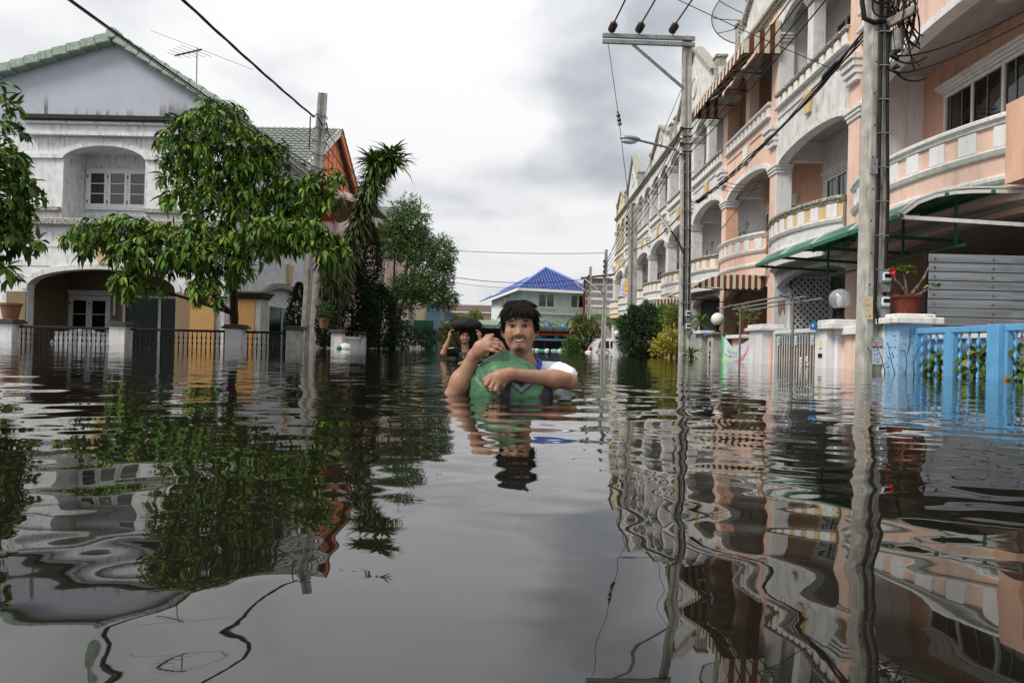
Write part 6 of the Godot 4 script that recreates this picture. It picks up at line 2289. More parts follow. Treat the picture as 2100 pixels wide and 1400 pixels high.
func pot(called: String, label: String, at: Vector3, r: float, h: float, m: Material, wavy := false) -> Node3D:
	var t := thing(called, label, "plant", at)
	var b := MB.new()
	b.lathe([Vector2(0, 0), Vector2(r * 0.68, 0), Vector2(r * 0.95, h * 0.86), Vector2(r * 1.08, h * 0.88), Vector2(r * 1.1, h), Vector2(r * 0.95, h), Vector2(r * 0.9, h * 0.9), Vector2(0, h * 0.9)], at, 20)
	if wavy:
		for i in b.v.size():
			var q := b.v[i] - at
			if q.y > h * 0.95 and Vector2(q.x, q.z).length() > r * 0.8: b.v[i] += V(0, 0.018 * sin(atan2(q.z, q.x) * 14.0), 0)
	obj("pot", b, m, t)
	return t


func build_plants() -> void:
	rng.seed = 4242
	var g0 := Color(0.045, 0.105, 0.020)
	var g1 := Color(0.165, 0.27, 0.050)
	var d0 := Color(0.022, 0.06, 0.018)
	var d1 := Color(0.06, 0.12, 0.03)
	# the broad tree before the gabled house
	leafy_tree("broad_tree", "broad leafy tree with drooping leaf clusters before the gabled white house", V(-7.75, -1.2, -18.3), [V(-7.75, -1.2, -18.3), V(-7.7, 0.9, -18.1), V(-7.3, 2.4, -16.9), V(-7.2, 3.6, -16.65), V(-7.5, 5.0, -16.7)], 0.13,
		[[V(-7.6, 5.0, -16.6), V(1.15, 1.15, 1.0), 235], [V(-8.55, 4.6, -16.5), V(0.42, 1.2, 0.5), 76], [V(-6.6, 4.5, -16.9), V(0.8, 0.95, 0.8), 121], [V(-7.5, 3.55, -16.8), V(1.1, 0.8, 1.0), 155],
		[V(-5.7, 3.75, -17.0), V(0.85, 0.62, 0.7), 134], [V(-5.0, 4.0, -16.8), V(0.6, 0.6, 0.5), 43], [V(-9.6, 2.75, -16.4), V(1.35, 0.42, 0.8), 136], [V(-10.6, 2.45, -16.4), V(0.6, 0.3, 0.5), 43], [V(-9.0, 2.15, -16.3), V(1.0, 0.5, 0.8), 115],
		[V(-7.4, 2.3, -16.3), V(1.25, 0.75, 1.0), 212], [V(-5.7, 2.75, -15.9), V(1.15, 0.42, 0.8), 190], [V(-4.6, 2.4, -15.9), V(0.55, 0.4, 0.55), 70], [V(-9.35, 1.5, -16.3), V(0.65, 0.32, 0.5), 60], [V(-7.5, 1.35, -16.2), V(0.5, 0.35, 0.5), 39]],
		0.27, 0.088, 7, 0.55, g0, g1, M["bark"])
	# the tree that reaches in at the left edge
	leafy_tree("garden_tree", "dark green tree reaching in at the left edge of the photo", V(-9.6, -1.2, -11.0), [V(-9.6, -1.2, -11.0), V(-9.55, 1.0, -11.0), V(-9.3, 2.6, -11.0), V(-9.1, 3.7, -11.0)], 0.12,
		[[V(-8.95, 2.6, -11.0), V(1.0, 0.75, 0.9), 190], [V(-9.0, 1.9, -11.0), V(1.05, 0.55, 0.8), 150], [V(-8.95, 3.3, -11.0), V(0.7, 0.6, 0.7), 42], [V(-8.75, 4.0, -11.0), V(0.35, 0.35, 0.4), 10], [V(-8.5, 1.25, -10.9), V(0.45, 0.16, 0.4), 14], [V(-9.4, 1.3, -11), V(0.8, 0.5, 0.7), 40]],
		0.24, 0.08, 8, 0.3, Color(0.035, 0.085, 0.02), Color(0.12, 0.2, 0.035), M["bark"])
	# fine-leaved tree further up the left side
	var t := thing("feathery_tree", "slender tree with fine feathery leaves left of the blue roof", "tree", V(-5.6, -1.2, -29))
	var b := MB.new()
	var b2 := MB.new()
	for q in [[V(-5.6, -1.2, -29), V(-5.45, 1.6, -29), V(-5.0, 3.4, -29), V(-4.85, 5.2, -29)], [V(-5.5, -1.2, -28.9), V(-5.2, 1.4, -28.8), V(-4.5, 2.9, -28.7), V(-3.6, 3.9, -28.6)], [V(-5.7, -1.2, -29.1), V(-5.6, 1.8, -29.2), V(-5.55, 3.6, -29.2), V(-5.6, 4.8, -29.2)]]:
		b = MB.new()
		limb(b, q, 0.085, 0.025)
		obj("stem", b, M["bark"], t)
	for m in [[V(-4.95, 5.3, -29), V(0.85, 1.1, 0.9), 1300], [V(-5.6, 4.6, -29), V(0.75, 0.9, 0.8), 900], [V(-4.5, 4.2, -28.8), V(0.9, 0.8, 0.9), 900], [V(-3.5, 3.95, -28.6), V(0.62, 0.75, 0.6), 620], [V(-3.4, 3.1, -28.6), V(0.5, 0.7, 0.5), 350], [V(-4.4, 2.7, -28.7), V(1.2, 0.55, 0.9), 900], [V(-3.7, 2.2, -28.6), V(0.9, 0.4, 0.7), 500], [V(-5.2, 2.0, -28.6), V(0.8, 0.6, 0.7), 420], [V(-3.1, 2.05, -28.5), V(0.4, 0.25, 0.4), 130]]:
		for i in m[2]:
			var d := in_ball(0.1)
			var p: Vector3 = m[0] + d * m[1] * (1.0 + 0.2 * sin(d.x * 8 + d.z * 5) * sin(d.y * 9))
			b2.col = tint(Color(0.05, 0.10, 0.03), Color(0.12, 0.20, 0.055))
			var dr := (d + rdir() * 0.6).normalized()
			for k in 4:
				small_leaf(b2, p + dr * 0.05 * k, (dr + rdir() * 0.9).normalized(), (rdir() + V(0, 0.7, 0)).normalized(), rnd(0.09, 0.16), 0.05)
	obj("crown", b2, M["leaf_matt"], t)
	# tufted tree with hanging skirts of leaves
	t = thing("tufted_tree", "tall curved tree with tufted crown and skirt of strap leaves", "tree", V(-6.85, -1.2, -25))
	var spine := [V(-6.85, -1.2, -25), V(-6.65, 1.9, -25), V(-6.4, 3.8, -25), V(-5.85, 5.5, -25), V(-5.45, 6.6, -25), V(-5.1, 7.05, -25)]
	b = MB.new()
	limb(b, spine, 0.11, 0.06)
	obj("trunk", b, M["bark_pale"], t)
	b = MB.new()
	var cv := Curve3D.new()
	for p in spine: cv.add_point(p)
	for i in 1500:
		var f := 1.0 - 0.64 * pow(rng.randf(), 1.35)
		var p := cv.sample_baked(f * cv.get_baked_length())
		var a := rnd(0, TAU)
		var d := V(cos(a), rnd(-0.9, 0.3) if f < 0.75 else rnd(-0.6, 0.9), sin(a)).normalized()
		b.col = tint(Color(0.07, 0.11, 0.035), Color(0.15, 0.20, 0.06)) if f > 0.8 else tint(Color(0.05, 0.075, 0.03), Color(0.10, 0.12, 0.05)) if f > 0.62 or rng.randf() < 0.45 else tint(Color(0.10, 0.08, 0.045), Color(0.17, 0.13, 0.08))
		b.leaf(p, d, (Vector3.UP + rdir() * 0.2 - d * d.y).normalized(), rnd(0.5, 0.72), 0.095, rnd(0.35, 0.8))
	for h in [[V(-5.0, 7.1, -25), 60], [V(-5.55, 6.75, -24.8), 60], [V(-4.8, 6.8, -25), 30]]:
		straps(b, h[0], h[1] + 20, 0.78, 0.12, 1.6, Color(0.07, 0.13, 0.03), Color(0.16, 0.24, 0.05))
	obj("crown", b, M["leaf"], t)
	t = thing("tufted_shrub", "short tufted plant with hanging leaf skirt behind the leaning pole", "plant", V(-7.0, -1.2, -24.2))
	b = MB.new()
	limb(b, [V(-6.6, -1.2, -24.2), V(-6.75, 1.2, -24.2), V(-6.8, 2.9, -24.2)], 0.08, 0.05)
	obj("stem", b, M["bark"], t)
	b = MB.new()
	for i in 420:
		var p := V(-6.75 + rnd(-0.35, 0.35), rnd(1.9, 3.2), -24.2 + rnd(-0.3, 0.3))
		var a := rnd(0, TAU)
		var d := V(cos(a), rnd(-1.3, 0.2), sin(a)).normalized()
		b.col = tint(Color(0.06, 0.09, 0.03), Color(0.13, 0.15, 0.06))
		b.leaf(p, d, (Vector3.UP + rdir() * 0.2 - d * d.y).normalized(), rnd(0.4, 0.6), 0.06, rnd(0.5, 1.0))
	obj("crown", b, M["leaf"], t)
	# dark conifers
	for q in [[V(-6.05, 2.6, -26.8), V(0.5, 2.3, 0.45), 2600, "dark columnar conifer right of the tufted tree", 0.12], [V(-6.4, 1.5, -25.6), V(1.0, 1.6, 0.7), 3600, "broad dark conifer under the tufted tree", 0.13], [V(-5.5, 1.1, -26.2), V(0.8, 1.3, 0.6), 2600, "low dark conifer left of the feathery tree's stems", 0.12], [V(-7.55, 1.15, -22.9), V(0.36, 1.0, 0.36), 1100, "small green conifer left of the leaning pole", 0.1], [V(-6.5, 0.85, -22.4), V(0.3, 0.8, 0.3), 700, "small green conifer right of the leaning pole", 0.1]]:
		t = thing("conifer", q[3], "conifer", V(q[0].x, -1.2, q[0].z), "dark conifers on the left")
		b = MB.new()
		b.tube([V(q[0].x, -1.2, q[0].z), q[0]], 0.05, 6)
		obj("trunk", b, M["bark"], t)
		b = MB.new()
		for i in q[2]:
			var h := rng.randf()
			var a := rnd(0, TAU)
			var rr := sqrt(rnd(0.2, 1.0)) * pow(sin(PI * clampf(0.12 + h * 0.88, 0.0, 1.0)), 0.7) * (1.0 + 0.25 * sin(a * 5 + h * 17))
			var p: Vector3 = q[0] + V(cos(a) * rr * q[1].x, (h * 2 - 1) * q[1].y, sin(a) * rr * q[1].z)
			if p.y < 0: continue
			b.col = tint(Color(0.012, 0.03, 0.014), Color(0.035, 0.065, 0.025))
			for k in 3: small_leaf(b, p, (V(cos(a), 0.9, sin(a)) + rdir() * 0.7).normalized(), rdir(), q[4] * rnd(0.7, 1.4), 0.045)
		obj("crown", b, M["leaf_matt"], t)
	# shrubs; [called, label, masses, leaf, colours]
	var yl0 := Color(0.22, 0.22, 0.03)
	var yl1 := Color(0.42, 0.36, 0.06)
	var shrubs := [
		["round_bush", "big rounded dark green bush standing in the water left of the tall pole", [[V(4.22, 0.75, -24.0), V(0.80, 1.02, 0.75), 7600]], 0.12, 0.045, Color(0.018, 0.045, 0.02), Color(0.05, 0.095, 0.04), 0.5],
		["leafy_shrub", "fresh green shrub behind the rounded dark bush", [[V(4.95, 1.0, -23.4), V(0.5, 0.75, 0.5), 700]], 0.15, 0.07, Color(0.05, 0.11, 0.02), Color(0.11, 0.2, 0.04), 0.3],
		["hanging_shrub", "yellow-green trailing shrub left of the tall pole", [[V(4.45, 1.15, -20.3), V(0.2, 0.42, 0.3), 420], [V(4.72, 1.2, -20.4), V(0.18, 0.45, 0.3), 420]], 0.12, 0.03, Color(0.10, 0.13, 0.03), Color(0.24, 0.27, 0.07), 0.2],
		["croton_shrub", "yellow croton shrub in the water left of the tall pole", [[V(4.05, 0.28, -19.6), V(0.34, 0.3, 0.3), 300], [V(4.35, 0.5, -19.9), V(0.35, 0.35, 0.3), 300]], 0.13, 0.05, yl0, yl1, 0.2],
		["yellow_shrub", "yellowish shrub at the water's edge right of the green gate", [[V(-3.6, 0.6, -34.0), V(0.75, 0.75, 0.6), 900], [V(-3.2, 1.25, -34.4), V(0.45, 0.5, 0.4), 380]], 0.16, 0.05, Color(0.08, 0.12, 0.03), Color(0.24, 0.25, 0.06), 0.2],
		["far_shrub", "olive shrub left of the parked car", [[V(3.75, 0.75, -38.0), V(0.75, 1.0, 0.7), 1300], [V(3.3, 1.6, -38.6), V(0.5, 0.5, 0.5), 500]], 0.17, 0.06, Color(0.05, 0.07, 0.02), Color(0.15, 0.16, 0.05), 0.2],
		["low_shrub", "low bright green shrub at the foot of the plank shelves", [[V(2.75, 0.35, -37.4), V(0.55, 0.5, 0.5), 600]], 0.16, 0.07, Color(0.05, 0.11, 0.03), Color(0.13, 0.22, 0.06), 0.2],
		["far_tree", "yellow-green small tree in front of the grey-roofed house", [[V(-3.9, 2.2, -55), V(0.7, 0.9, 0.6), 700], [V(-2.0, 1.9, -57), V(0.8, 0.6, 0.6), 500]], 0.22, 0.09, Color(0.10, 0.16, 0.03), Color(0.26, 0.28, 0.06), 0.2],
		["hedge_plant", "dark garden plants under the feathery tree", [[V(-4.9, 0.5, -28.0), V(0.6, 0.6, 0.5), 500], [V(-4.2, 0.45, -30.0), V(0.5, 0.5, 0.5), 350]], 0.14, 0.06, Color(0.02, 0.05, 0.015), Color(0.07, 0.11, 0.03), 0.2],
		["hanging_plant", "small plants crowding the shelf above the far litter", [[V(1.4, 1.62, -41.5), V(1.3, 0.22, 0.3), 260]], 0.14, 0.04, Color(0.08, 0.10, 0.03), Color(0.25, 0.24, 0.10), 0.1],
	]
	for s in shrubs:
		t = thing(s[0], s[1], "shrub", s[2][0][0] * V(1, 0, 1) + V(0, -1.2, 0))
		b = MB.new()
		for m in s[2]: b.tube([V(m[0].x, -1.2, m[0].z), m[0] - V(0, m[1].y * 0.3, 0)], 0.03, 5)
		obj("stem", b, M["bark"], t)
		b = MB.new()
		for m in s[2]: bush(b, m[0], m[1], m[2] * 2, s[3], s[4], s[5], s[6], s[7])
		obj("crown", b, M["leaf_matt"], t)
	# plants with strap leaves
	for s in [["strap_plant", "spiky yellow-green plant beside the plank shelves", V(2.95, 1.35, -37.8), 70, 0.55, 0.05, yl0, Color(0.3, 0.32, 0.08)], ["strap_plant", "spiky green plant in the water at the foot of the tall pole", V(4.28, 0.12, -17.3), 46, 0.42, 0.04, g0, g1], ["strap_plant", "spiky plant in a pot on the pier right of the tall pole", V(4.75, 1.0, -18.2), 40, 0.42, 0.045, g0, g1], ["strap_plant", "arching plant hanging over the pier beside the tall pole", V(4.62, 0.95, -18.9), 40, 0.55, 0.035, g0, g1]]:
		t = thing(s[0], s[1], "plant", s[2])
		b = MB.new()
		b.tube([V(s[2].x, -1.2, s[2].z), s[2]], 0.03, 5)
		obj("stem", b, M["bark"], t)
		b = MB.new()
		straps(b, s[2], s[3], s[4], s[5], 1.3, s[6], s[7])
		obj("crown", b, M["leaf"], t)
	# palm by the blue-roofed house
	t = thing("palm", "green palm with arching fronds before the blue-roofed house", "palm", V(4.3, -1.2, -43))
	b = MB.new()
	b.tube([V(4.4, -1.2, -43), V(4.35, 2.2, -43)], [0.12, 0.08], 7)
	obj("trunk", b, M["bark"], t)
	for i in 11:
		b = MB.new()
		var a := PI * 0.35 + TAU * i / 11.0
		var pts := []
		for k in 9:
			var f := k / 8.0
			pts.append(V(4.35, 2.2, -43) + V(cos(a) * 1.75 * f, 1.0 * f - 1.55 * f * f, sin(a) * 1.5 * f))
		b.col = Color(0.06, 0.11, 0.04)
		b.tube(pts, 0.02, 4)
		for k in range(1, 9):
			for s in [-1.0, 1.0]:
				for j in 2:
					b.col = tint(Color(0.04, 0.10, 0.03), Color(0.10, 0.19, 0.06))
					var d: Vector3 = (pts[k] - pts[k - 1]).normalized()
					b.leaf(pts[k - 1].lerp(pts[k], 0.5 * j), (d * 0.7 + d.cross(Vector3.UP) * s + V(0, -0.3, 0)).normalized(), Vector3.UP, 0.5, 0.06, 0.4)
		obj("frond", b, M["leaf"], t)
	# potted plants
	t = pot("potted_shrub", "small shrub in a red pot beside the gate pillar behind the banner", V(4.85, 0.585, -14.75), 0.13, 0.2, M["pot_red"])
	b = MB.new()
	bush(b, V(4.85, 1.0, -14.75), V(0.2, 0.24, 0.2), 300, 0.12, 0.03, Color(0.10, 0.10, 0.03), Color(0.25, 0.22, 0.07), 0.1)
	obj("crown", b, M["leaf_matt"], t)
	t = pot("potted_shrub", "leafy shrub in a red pot on the peach pier left of the tall pole", V(4.8, 0.785, -22.4), 0.16, 0.24, M["pot_red"])
	b = MB.new()
	bush(b, V(4.8, 1.25, -22.4), V(0.3, 0.3, 0.3), 400, 0.14, 0.05, g0, g1, 0.1)
	obj("crown", b, M["leaf_matt"], t)
	t = pot("potted_shrub", "clay pot with wilted plant behind the leaning pole", V(-5.95, 0.62, -20.4), 0.16, 0.3, M["pot_clay"])
	b = MB.new()
	bush(b, V(-5.95, 1.15, -20.4), V(0.24, 0.3, 0.24), 260, 0.13, 0.04, d0, d1, 0.1)
	obj("crown", b, M["leaf_matt"], t)
	# desert rose on the blue pillar
	t = pot("desert_rose", "desert rose with bare pale stems in a scalloped red pot", V(4.75, 0.73, -8.5), 0.165, 0.23, M["pot_red"], true)
	var tips := []
	for q in [[V(4.75, 0.92, -8.5), V(4.70, 1.05, -8.48), V(4.58, 1.14, -8.46), V(4.56, 1.26, -8.45)], [V(4.75, 0.92, -8.5), V(4.73, 1.1, -8.5), V(4.70, 1.28, -8.5)], [V(4.76, 0.92, -8.5), V(4.85, 1.04, -8.5), V(4.97, 1.2, -8.52), V(5.02, 1.32, -8.52)], [V(4.77, 0.92, -8.5), V(4.88, 0.98, -8.48), V(5.02, 1.06, -8.46)]]:
		b = MB.new()
		limb(b, q, 0.022, 0.008, 6)
		obj("stem", b, M["bark_pale"], t)
		tips.append(q[q.size() - 1])
	b = MB.new()
	for i in [0, 1, 3]:
		for k in 4: whorl(b, tips[i] + rdir() * 0.05 + V(0.05, 0.01, 0), Vector3.UP, 6, 0.11, 0.035, 0.2, g0, g1)
	obj("crown", b, M["leaf"], t)
	b = MB.new()
	for k in 5:
		var a := TAU * k / 5
		b.leaf(V(4.50, 1.24, -8.4), V(cos(a), sin(a), 0.5).normalized(), V(0, 0, 1), 0.05, 0.045, 0.1)
	obj("flower", b, mat("petal_red", Color(0.80, 0.08, 0.12), 0.5), t)
	# vine behind and through the blue fence
	t = thing("vine", "dark round-leaved vine growing through the blue fence", "vine", V(4.88, -0.3, -7.2))
	for i in 9:
		b = MB.new()
		var z := -8.1 + 0.24 * i
		limb(b, [V(4.86, -0.4, z), V(4.84 + rnd(-0.03, 0.03), 0.08, z + rnd(-0.1, 0.1)), V(4.85, rnd(0.15, 0.36), z + rnd(-0.15, 0.15))], 0.007, 0.004, 4)
		obj("stem", b, M["bark"], t)
	b = MB.new()
	for i in 360:
		var z := -rnd(5.9, 8.25)
		var y := rnd(-0.02, 0.34) * (1.0 if z > -7.7 else 0.8)
		b.col = tint(Color(0.025, 0.055, 0.012), Color(0.09, 0.13, 0.025)) if rng.randf() < 0.9 else tint(Color(0.2, 0.12, 0.03), Color(0.16, 0.15, 0.04))
		var d := (V(rnd(-0.5, 0.1), rnd(-0.9, 0.3), rnd(-1, 1))).normalized()
		b.leaf(V(4.83 + rnd(-0.09, 0.08), y, z), d, (V(-1, 0.4, 0.2) + rdir() * 0.4).normalized(), rnd(0.07, 0.12), rnd(0.06, 0.1), 0.15)
	obj("crown", b, M["leaf"], t)
	# dry twigs stranded between the pole and the blue pillar
	t = thing("dry_weed", "dry brown weed stems in the water beside the nearest pole", "weed", V(4.5, -0.1, -8.4))
	for q in [[V(4.52, -0.1, -8.35), V(4.66, 0.25, -8.3), V(4.68, 0.55, -8.28)], [V(4.52, -0.1, -8.5), V(4.42, 0.2, -8.45), V(4.28, 0.42, -8.4)], [V(4.55, -0.1, -8.3), V(4.42, 0.12, -8.2), V(4.34, 0.36, -8.15)], [V(4.6, -0.1, -8.3), V(4.6, 0.1, -8.2), V(4.5, 0.3, -8.1)], [V(4.7, -0.05, -8.2), V(4.62, 0.14, -8.1), V(4.66, 0.33, -8.05)]]:
		b = MB.new()
		limb(b, q, 0.007, 0.003, 4)
		obj("stem", b, M["bark"], t)
	b = MB.new()
	for i in 60:
		var p := V(4.5 + rnd(-0.2, 0.22), rnd(0.0, 0.48), -8.25 + rnd(-0.15, 0.2))
		b.col = tint(Color(0.16, 0.08, 0.03), Color(0.22, 0.18, 0.06)) if rng.randf() < 0.6 else tint(g0, g1)
		small_leaf(b, p, rdir(), rdir(), rnd(0.03, 0.07), 0.018)
	obj("leaves", b, M["leaf_matt"], t)
	# leaves afloat
	for i in 4:
		b = MB.new()
		var p: Vector3 = [V(-7.6, 0.012, -11.5), V(-6.9, 0.012, -12.6), V(-6.5, 0.012, -13.4), V(-8.6, 0.012, -14.2)][i]
		b.col = tint(yl0, yl1)
		small_leaf(b, p, V(rnd(-1, 1), 0, rnd(-1, 1)).normalized(), Vector3.UP, 0.12, 0.06)
		single("floating_leaf", b, M["leaf_matt"], ["nearest yellow leaf afloat at left", "yellow leaf afloat second nearest at left", "yellow leaf afloat third nearest at left", "farthest yellow leaf afloat at left"][i], "leaf", "leaves afloat at left")


# ---- the two people ----
# A body is a field of tapered capsules and ellipsoids joined by smooth minima, meshed as surface nets.
# primitive: [kind, a, b, ra, rb, blend]: kind 0 capsule, 1 ellipsoid (b = radii), 2 carved ellipsoid

func cap(a: Vector3, b: Vector3, ra: float, rb: float, k := 0.012) -> Array:
	return [0, a, b, ra, rb, k, Basis.IDENTITY]


func ell(c: Vector3, r: Vector3, k := 0.012, bs := Basis.IDENTITY) -> Array:
	return [1, c, r, 0.0, 0.0, k, bs.inverse()]


func carve(c: Vector3, r: Vector3, k := 0.006, bs := Basis.IDENTITY) -> Array:
	return [2, c, r, 0.0, 0.0, k, bs.inverse()]


func one(p: Vector3, q: Array) -> float:
	if q[0] == 0:
		var a: Vector3 = q[1]
		var ba: Vector3 = q[2] - a
		var h := clampf((p - a).dot(ba) / ba.length_squared(), 0.0, 1.0)
		return (p - a - ba * h).length() - lerpf(q[3], q[4], h)
	var r: Vector3 = q[2]
	var l: Vector3 = q[6] * (p - q[1])
	var k0 := (l / r).length()
	var k1 := (l / (r * r)).length()
	return k0 * (k0 - 1.0) / k1 if k1 > 0.0001 else -r.x


func field(p: Vector3, prims: Array) -> float:
	var d := 9.0
	for q in prims:
		var e := one(p, q)
		var k: float = q[5]
		if q[0] == 2:
			e = -e
			var h := maxf(k - absf(d - e), 0.0) / k
			d = maxf(d, e) + h * h * k * 0.25
		else:
			var h := maxf(k - absf(d - e), 0.0) / k
			d = minf(d, e) - h * h * k * 0.25
	return d


func nets(mb: MB, prims: Array, lo: Vector3, hi: Vector3, cell: float, paint: Callable, bump := 0.0, crease := false) -> void:
	var n := Vector3i(((hi - lo) / cell).ceil()) + Vector3i.ONE
	n = Vector3i((n.x + 3) / 4 * 4, (n.y + 3) / 4 * 4, (n.z + 3) / 4 * 4)
	var val := PackedFloat32Array()
	val.resize(n.x * n.y * n.z)
	var f := FastNoiseLite.new()
	f.seed = 31; f.frequency = 9.0; f.fractal_octaves = 3
	if crease: f.fractal_type = FastNoiseLite.FRACTAL_RIDGED
	var rad := cell * 4 * 0.87
	for bz in range(0, n.z, 4):
		for by in range(0, n.y, 4):
			for bx_ in range(0, n.x, 4):
				var c := lo + V(bx_ + 1.5, by + 1.5, bz + 1.5) * cell
				var d := field(c, prims)
				var near := []
				if absf(d) < rad + 0.012:
					for q in prims:
						if one(c, q) < rad * 2 + 0.035: near.append(q)
				for z in range(bz, bz + 4):
					for y in range(by, by + 4):
						for x in range(bx_, bx_ + 4):
							var p := lo + V(x, y, z) * cell
							val[(z * n.y + y) * n.x + x] = d if near.is_empty() else field(p, near) + (bump * f.get_noise_3dv(p) if bump > 0 else 0.0)
	var at := PackedInt32Array()
	at.resize(val.size())
	at.fill(-1)
	var st := mb.v.size()
	var off := [0, 1, n.x, n.x + 1, n.x * n.y, n.x * n.y + 1, n.x * n.y + n.x, n.x * n.y + n.x + 1]
	var edges := [[0, 1], [2, 3], [4, 5], [6, 7], [0, 2], [1, 3], [4, 6], [5, 7], [0, 4], [1, 5], [2, 6], [3, 7]]
	for z in n.z - 1:
		for y in n.y - 1:
			for x in n.x - 1:
				var i := (z * n.y + y) * n.x + x
				var s := 0
				for k in 8:
					if val[i + off[k]] < 0: s += 1
				if s == 0 or s == 8: continue
				var sum := Vector3.ZERO
				var cnt := 0
				for e in edges:
					var a := val[i + off[e[0]]]
					var b := val[i + off[e[1]]]
					if (a < 0) != (b < 0):
						var t := a / (a - b)
						var pa := V(e[0] & 1, (e[0] >> 1) & 1, e[0] >> 2)
						var pb := V(e[1] & 1, (e[1] >> 1) & 1, e[1] >> 2)
						sum += pa.lerp(pb, t)
						cnt += 1
				var p := lo + (V(x, y, z) + sum / cnt) * cell
				mb.col = paint.call(p)
				at[i] = mb.add(p, Vector3.ZERO)
	mb.col = Color(1, 1, 1)
	var nx := n.x
	var nxy := n.x * n.y
	for z in range(1, n.z - 1):
		for y in range(1, n.y - 1):
			for x in range(1, n.x - 1):
				var i := (z * n.y + y) * n.x + x
				var a := val[i] < 0
				for ax in 3:
					var o: int = [1, nx, nxy][ax]
					if (val[i + o] < 0) == a: continue
					var u: int = [nx, nxy, 1][ax]
					var w: int = [nxy, 1, nx][ax]
					var q := [at[i - u - w], at[i - w], at[i], at[i - u]]
					if q[0] < 0 or q[1] < 0 or q[2] < 0 or q[3] < 0: continue
					if not a: q = [q[3], q[2], q[1], q[0]]
					# q runs counter-clockwise seen from outside; indices are written clockwise
					for k in [0, 2, 1, 0, 3, 2]: mb.ix.append(q[k])
					var nn := (mb.v[q[2]] - mb.v[q[0]]).cross(mb.v[q[3]] - mb.v[q[1]])
					for k in 4: mb.n[q[k]] += nn
	for i in range(st, mb.v.size()): mb.n[i] = mb.n[i].normalized()


func head_prims(o: Vector3, bs: Basis, s := 1.0) -> Array:
	# origin between the eyes; x to the viewer's right, y up, z out of the face
	var P := func(x: float, y: float, z: float) -> Vector3: return o + bs * (V(x, y, z) * s)
	var r := []
	r.append(ell(P.call(0, 0.032, -0.078), V(0.071, 0.080, 0.092) * s, 0.02, bs))
	r.append(ell(P.call(0, -0.035, -0.046), V(0.060, 0.080, 0.056) * s, 0.03 * s, bs))
	for m in [-1.0, 1.0]:
		r.append(cap(P.call(m * 0.050, -0.045, -0.062), P.call(m * 0.020, -0.094, -0.012), 0.020 * s, 0.016 * s, 0.03 * s))
		r.append(ell(P.call(m * 0.039, -0.027, -0.014), V(0.025, 0.021, 0.022) * s, 0.02 * s, bs))
		r.append(ell(P.call(m * 0.0150, -0.0365, 0.009), V(0.0095, 0.0080, 0.011) * s, 0.008 * s, bs))
		r.append(cap(P.call(m * 0.012, 0.016, -0.002), P.call(m * 0.045, 0.018, -0.014), 0.012 * s, 0.010 * s, 0.014 * s))
		r.append(ell(P.call(m * 0.0755, -0.028, -0.078), V(0.009, 0.029, 0.018) * s, 0.006 * s, bs * Basis(Vector3.UP, m * 0.45)))
		r.append(ell(P.call(m * 0.040, -0.045, -0.006), V(0.017, 0.018, 0.016) * s, 0.012 * s, bs))
		r.append(cap(P.call(m * 0.038, -0.060, -0.006), P.call(m * 0.038, -0.080, -0.016), 0.010 * s, 0.010 * s, 0.015 * s))
	r.append(ell(P.call(0, -0.098, -0.006), V(0.024, 0.017, 0.019) * s, 0.02 * s, bs))
	r.append(cap(P.call(0, 0.006, -0.002), P.call(0, -0.031, 0.020), 0.0090 * s, 0.0130 * s, 0.014 * s))
	# eye hollows and the open, smiling mouth
	for m in [-1.0, 1.0]: r.append(carve(P.call(m * 0.031, -0.001, 0.011), V(0.017, 0.0085, 0.016) * s, 0.008 * s, bs))
	r.append(carve(P.call(0, -0.0665, 0.014), V(0.020, 0.0100, 0.020) * s, 0.003 * s, bs))
	for m in [-1.0, 1.0]: r.append(carve(P.call(m * 0.0205, -0.0605, 0.009), V(0.0140, 0.0070, 0.019) * s, 0.003 * s, bs * Basis(Vector3.BACK, m * 0.45)))
	for m in [-1.0, 1.0]:
		r.append(cap(P.call(0, -0.0800, 0.0095), P.call(m * 0.019, -0.0735, 0.0050), 0.0045 * s, 0.0036 * s, 0.004 * s))
		r.append(cap(P.call(m * 0.019, -0.0735, 0.0050), P.call(m * 0.035, -0.0535, -0.006), 0.0036 * s, 0.0025 * s, 0.004 * s))
		r.append(cap(P.call(0, -0.0540, 0.0125), P.call(m * 0.018, -0.0535, 0.008), 0.0036 * s, 0.0032 * s, 0.004 * s))
		r.append(cap(P.call(m * 0.018, -0.0535, 0.008), P.call(m * 0.035, -0.0525, -0.006), 0.0032 * s, 0.0022 * s, 0.004 * s))
	return r


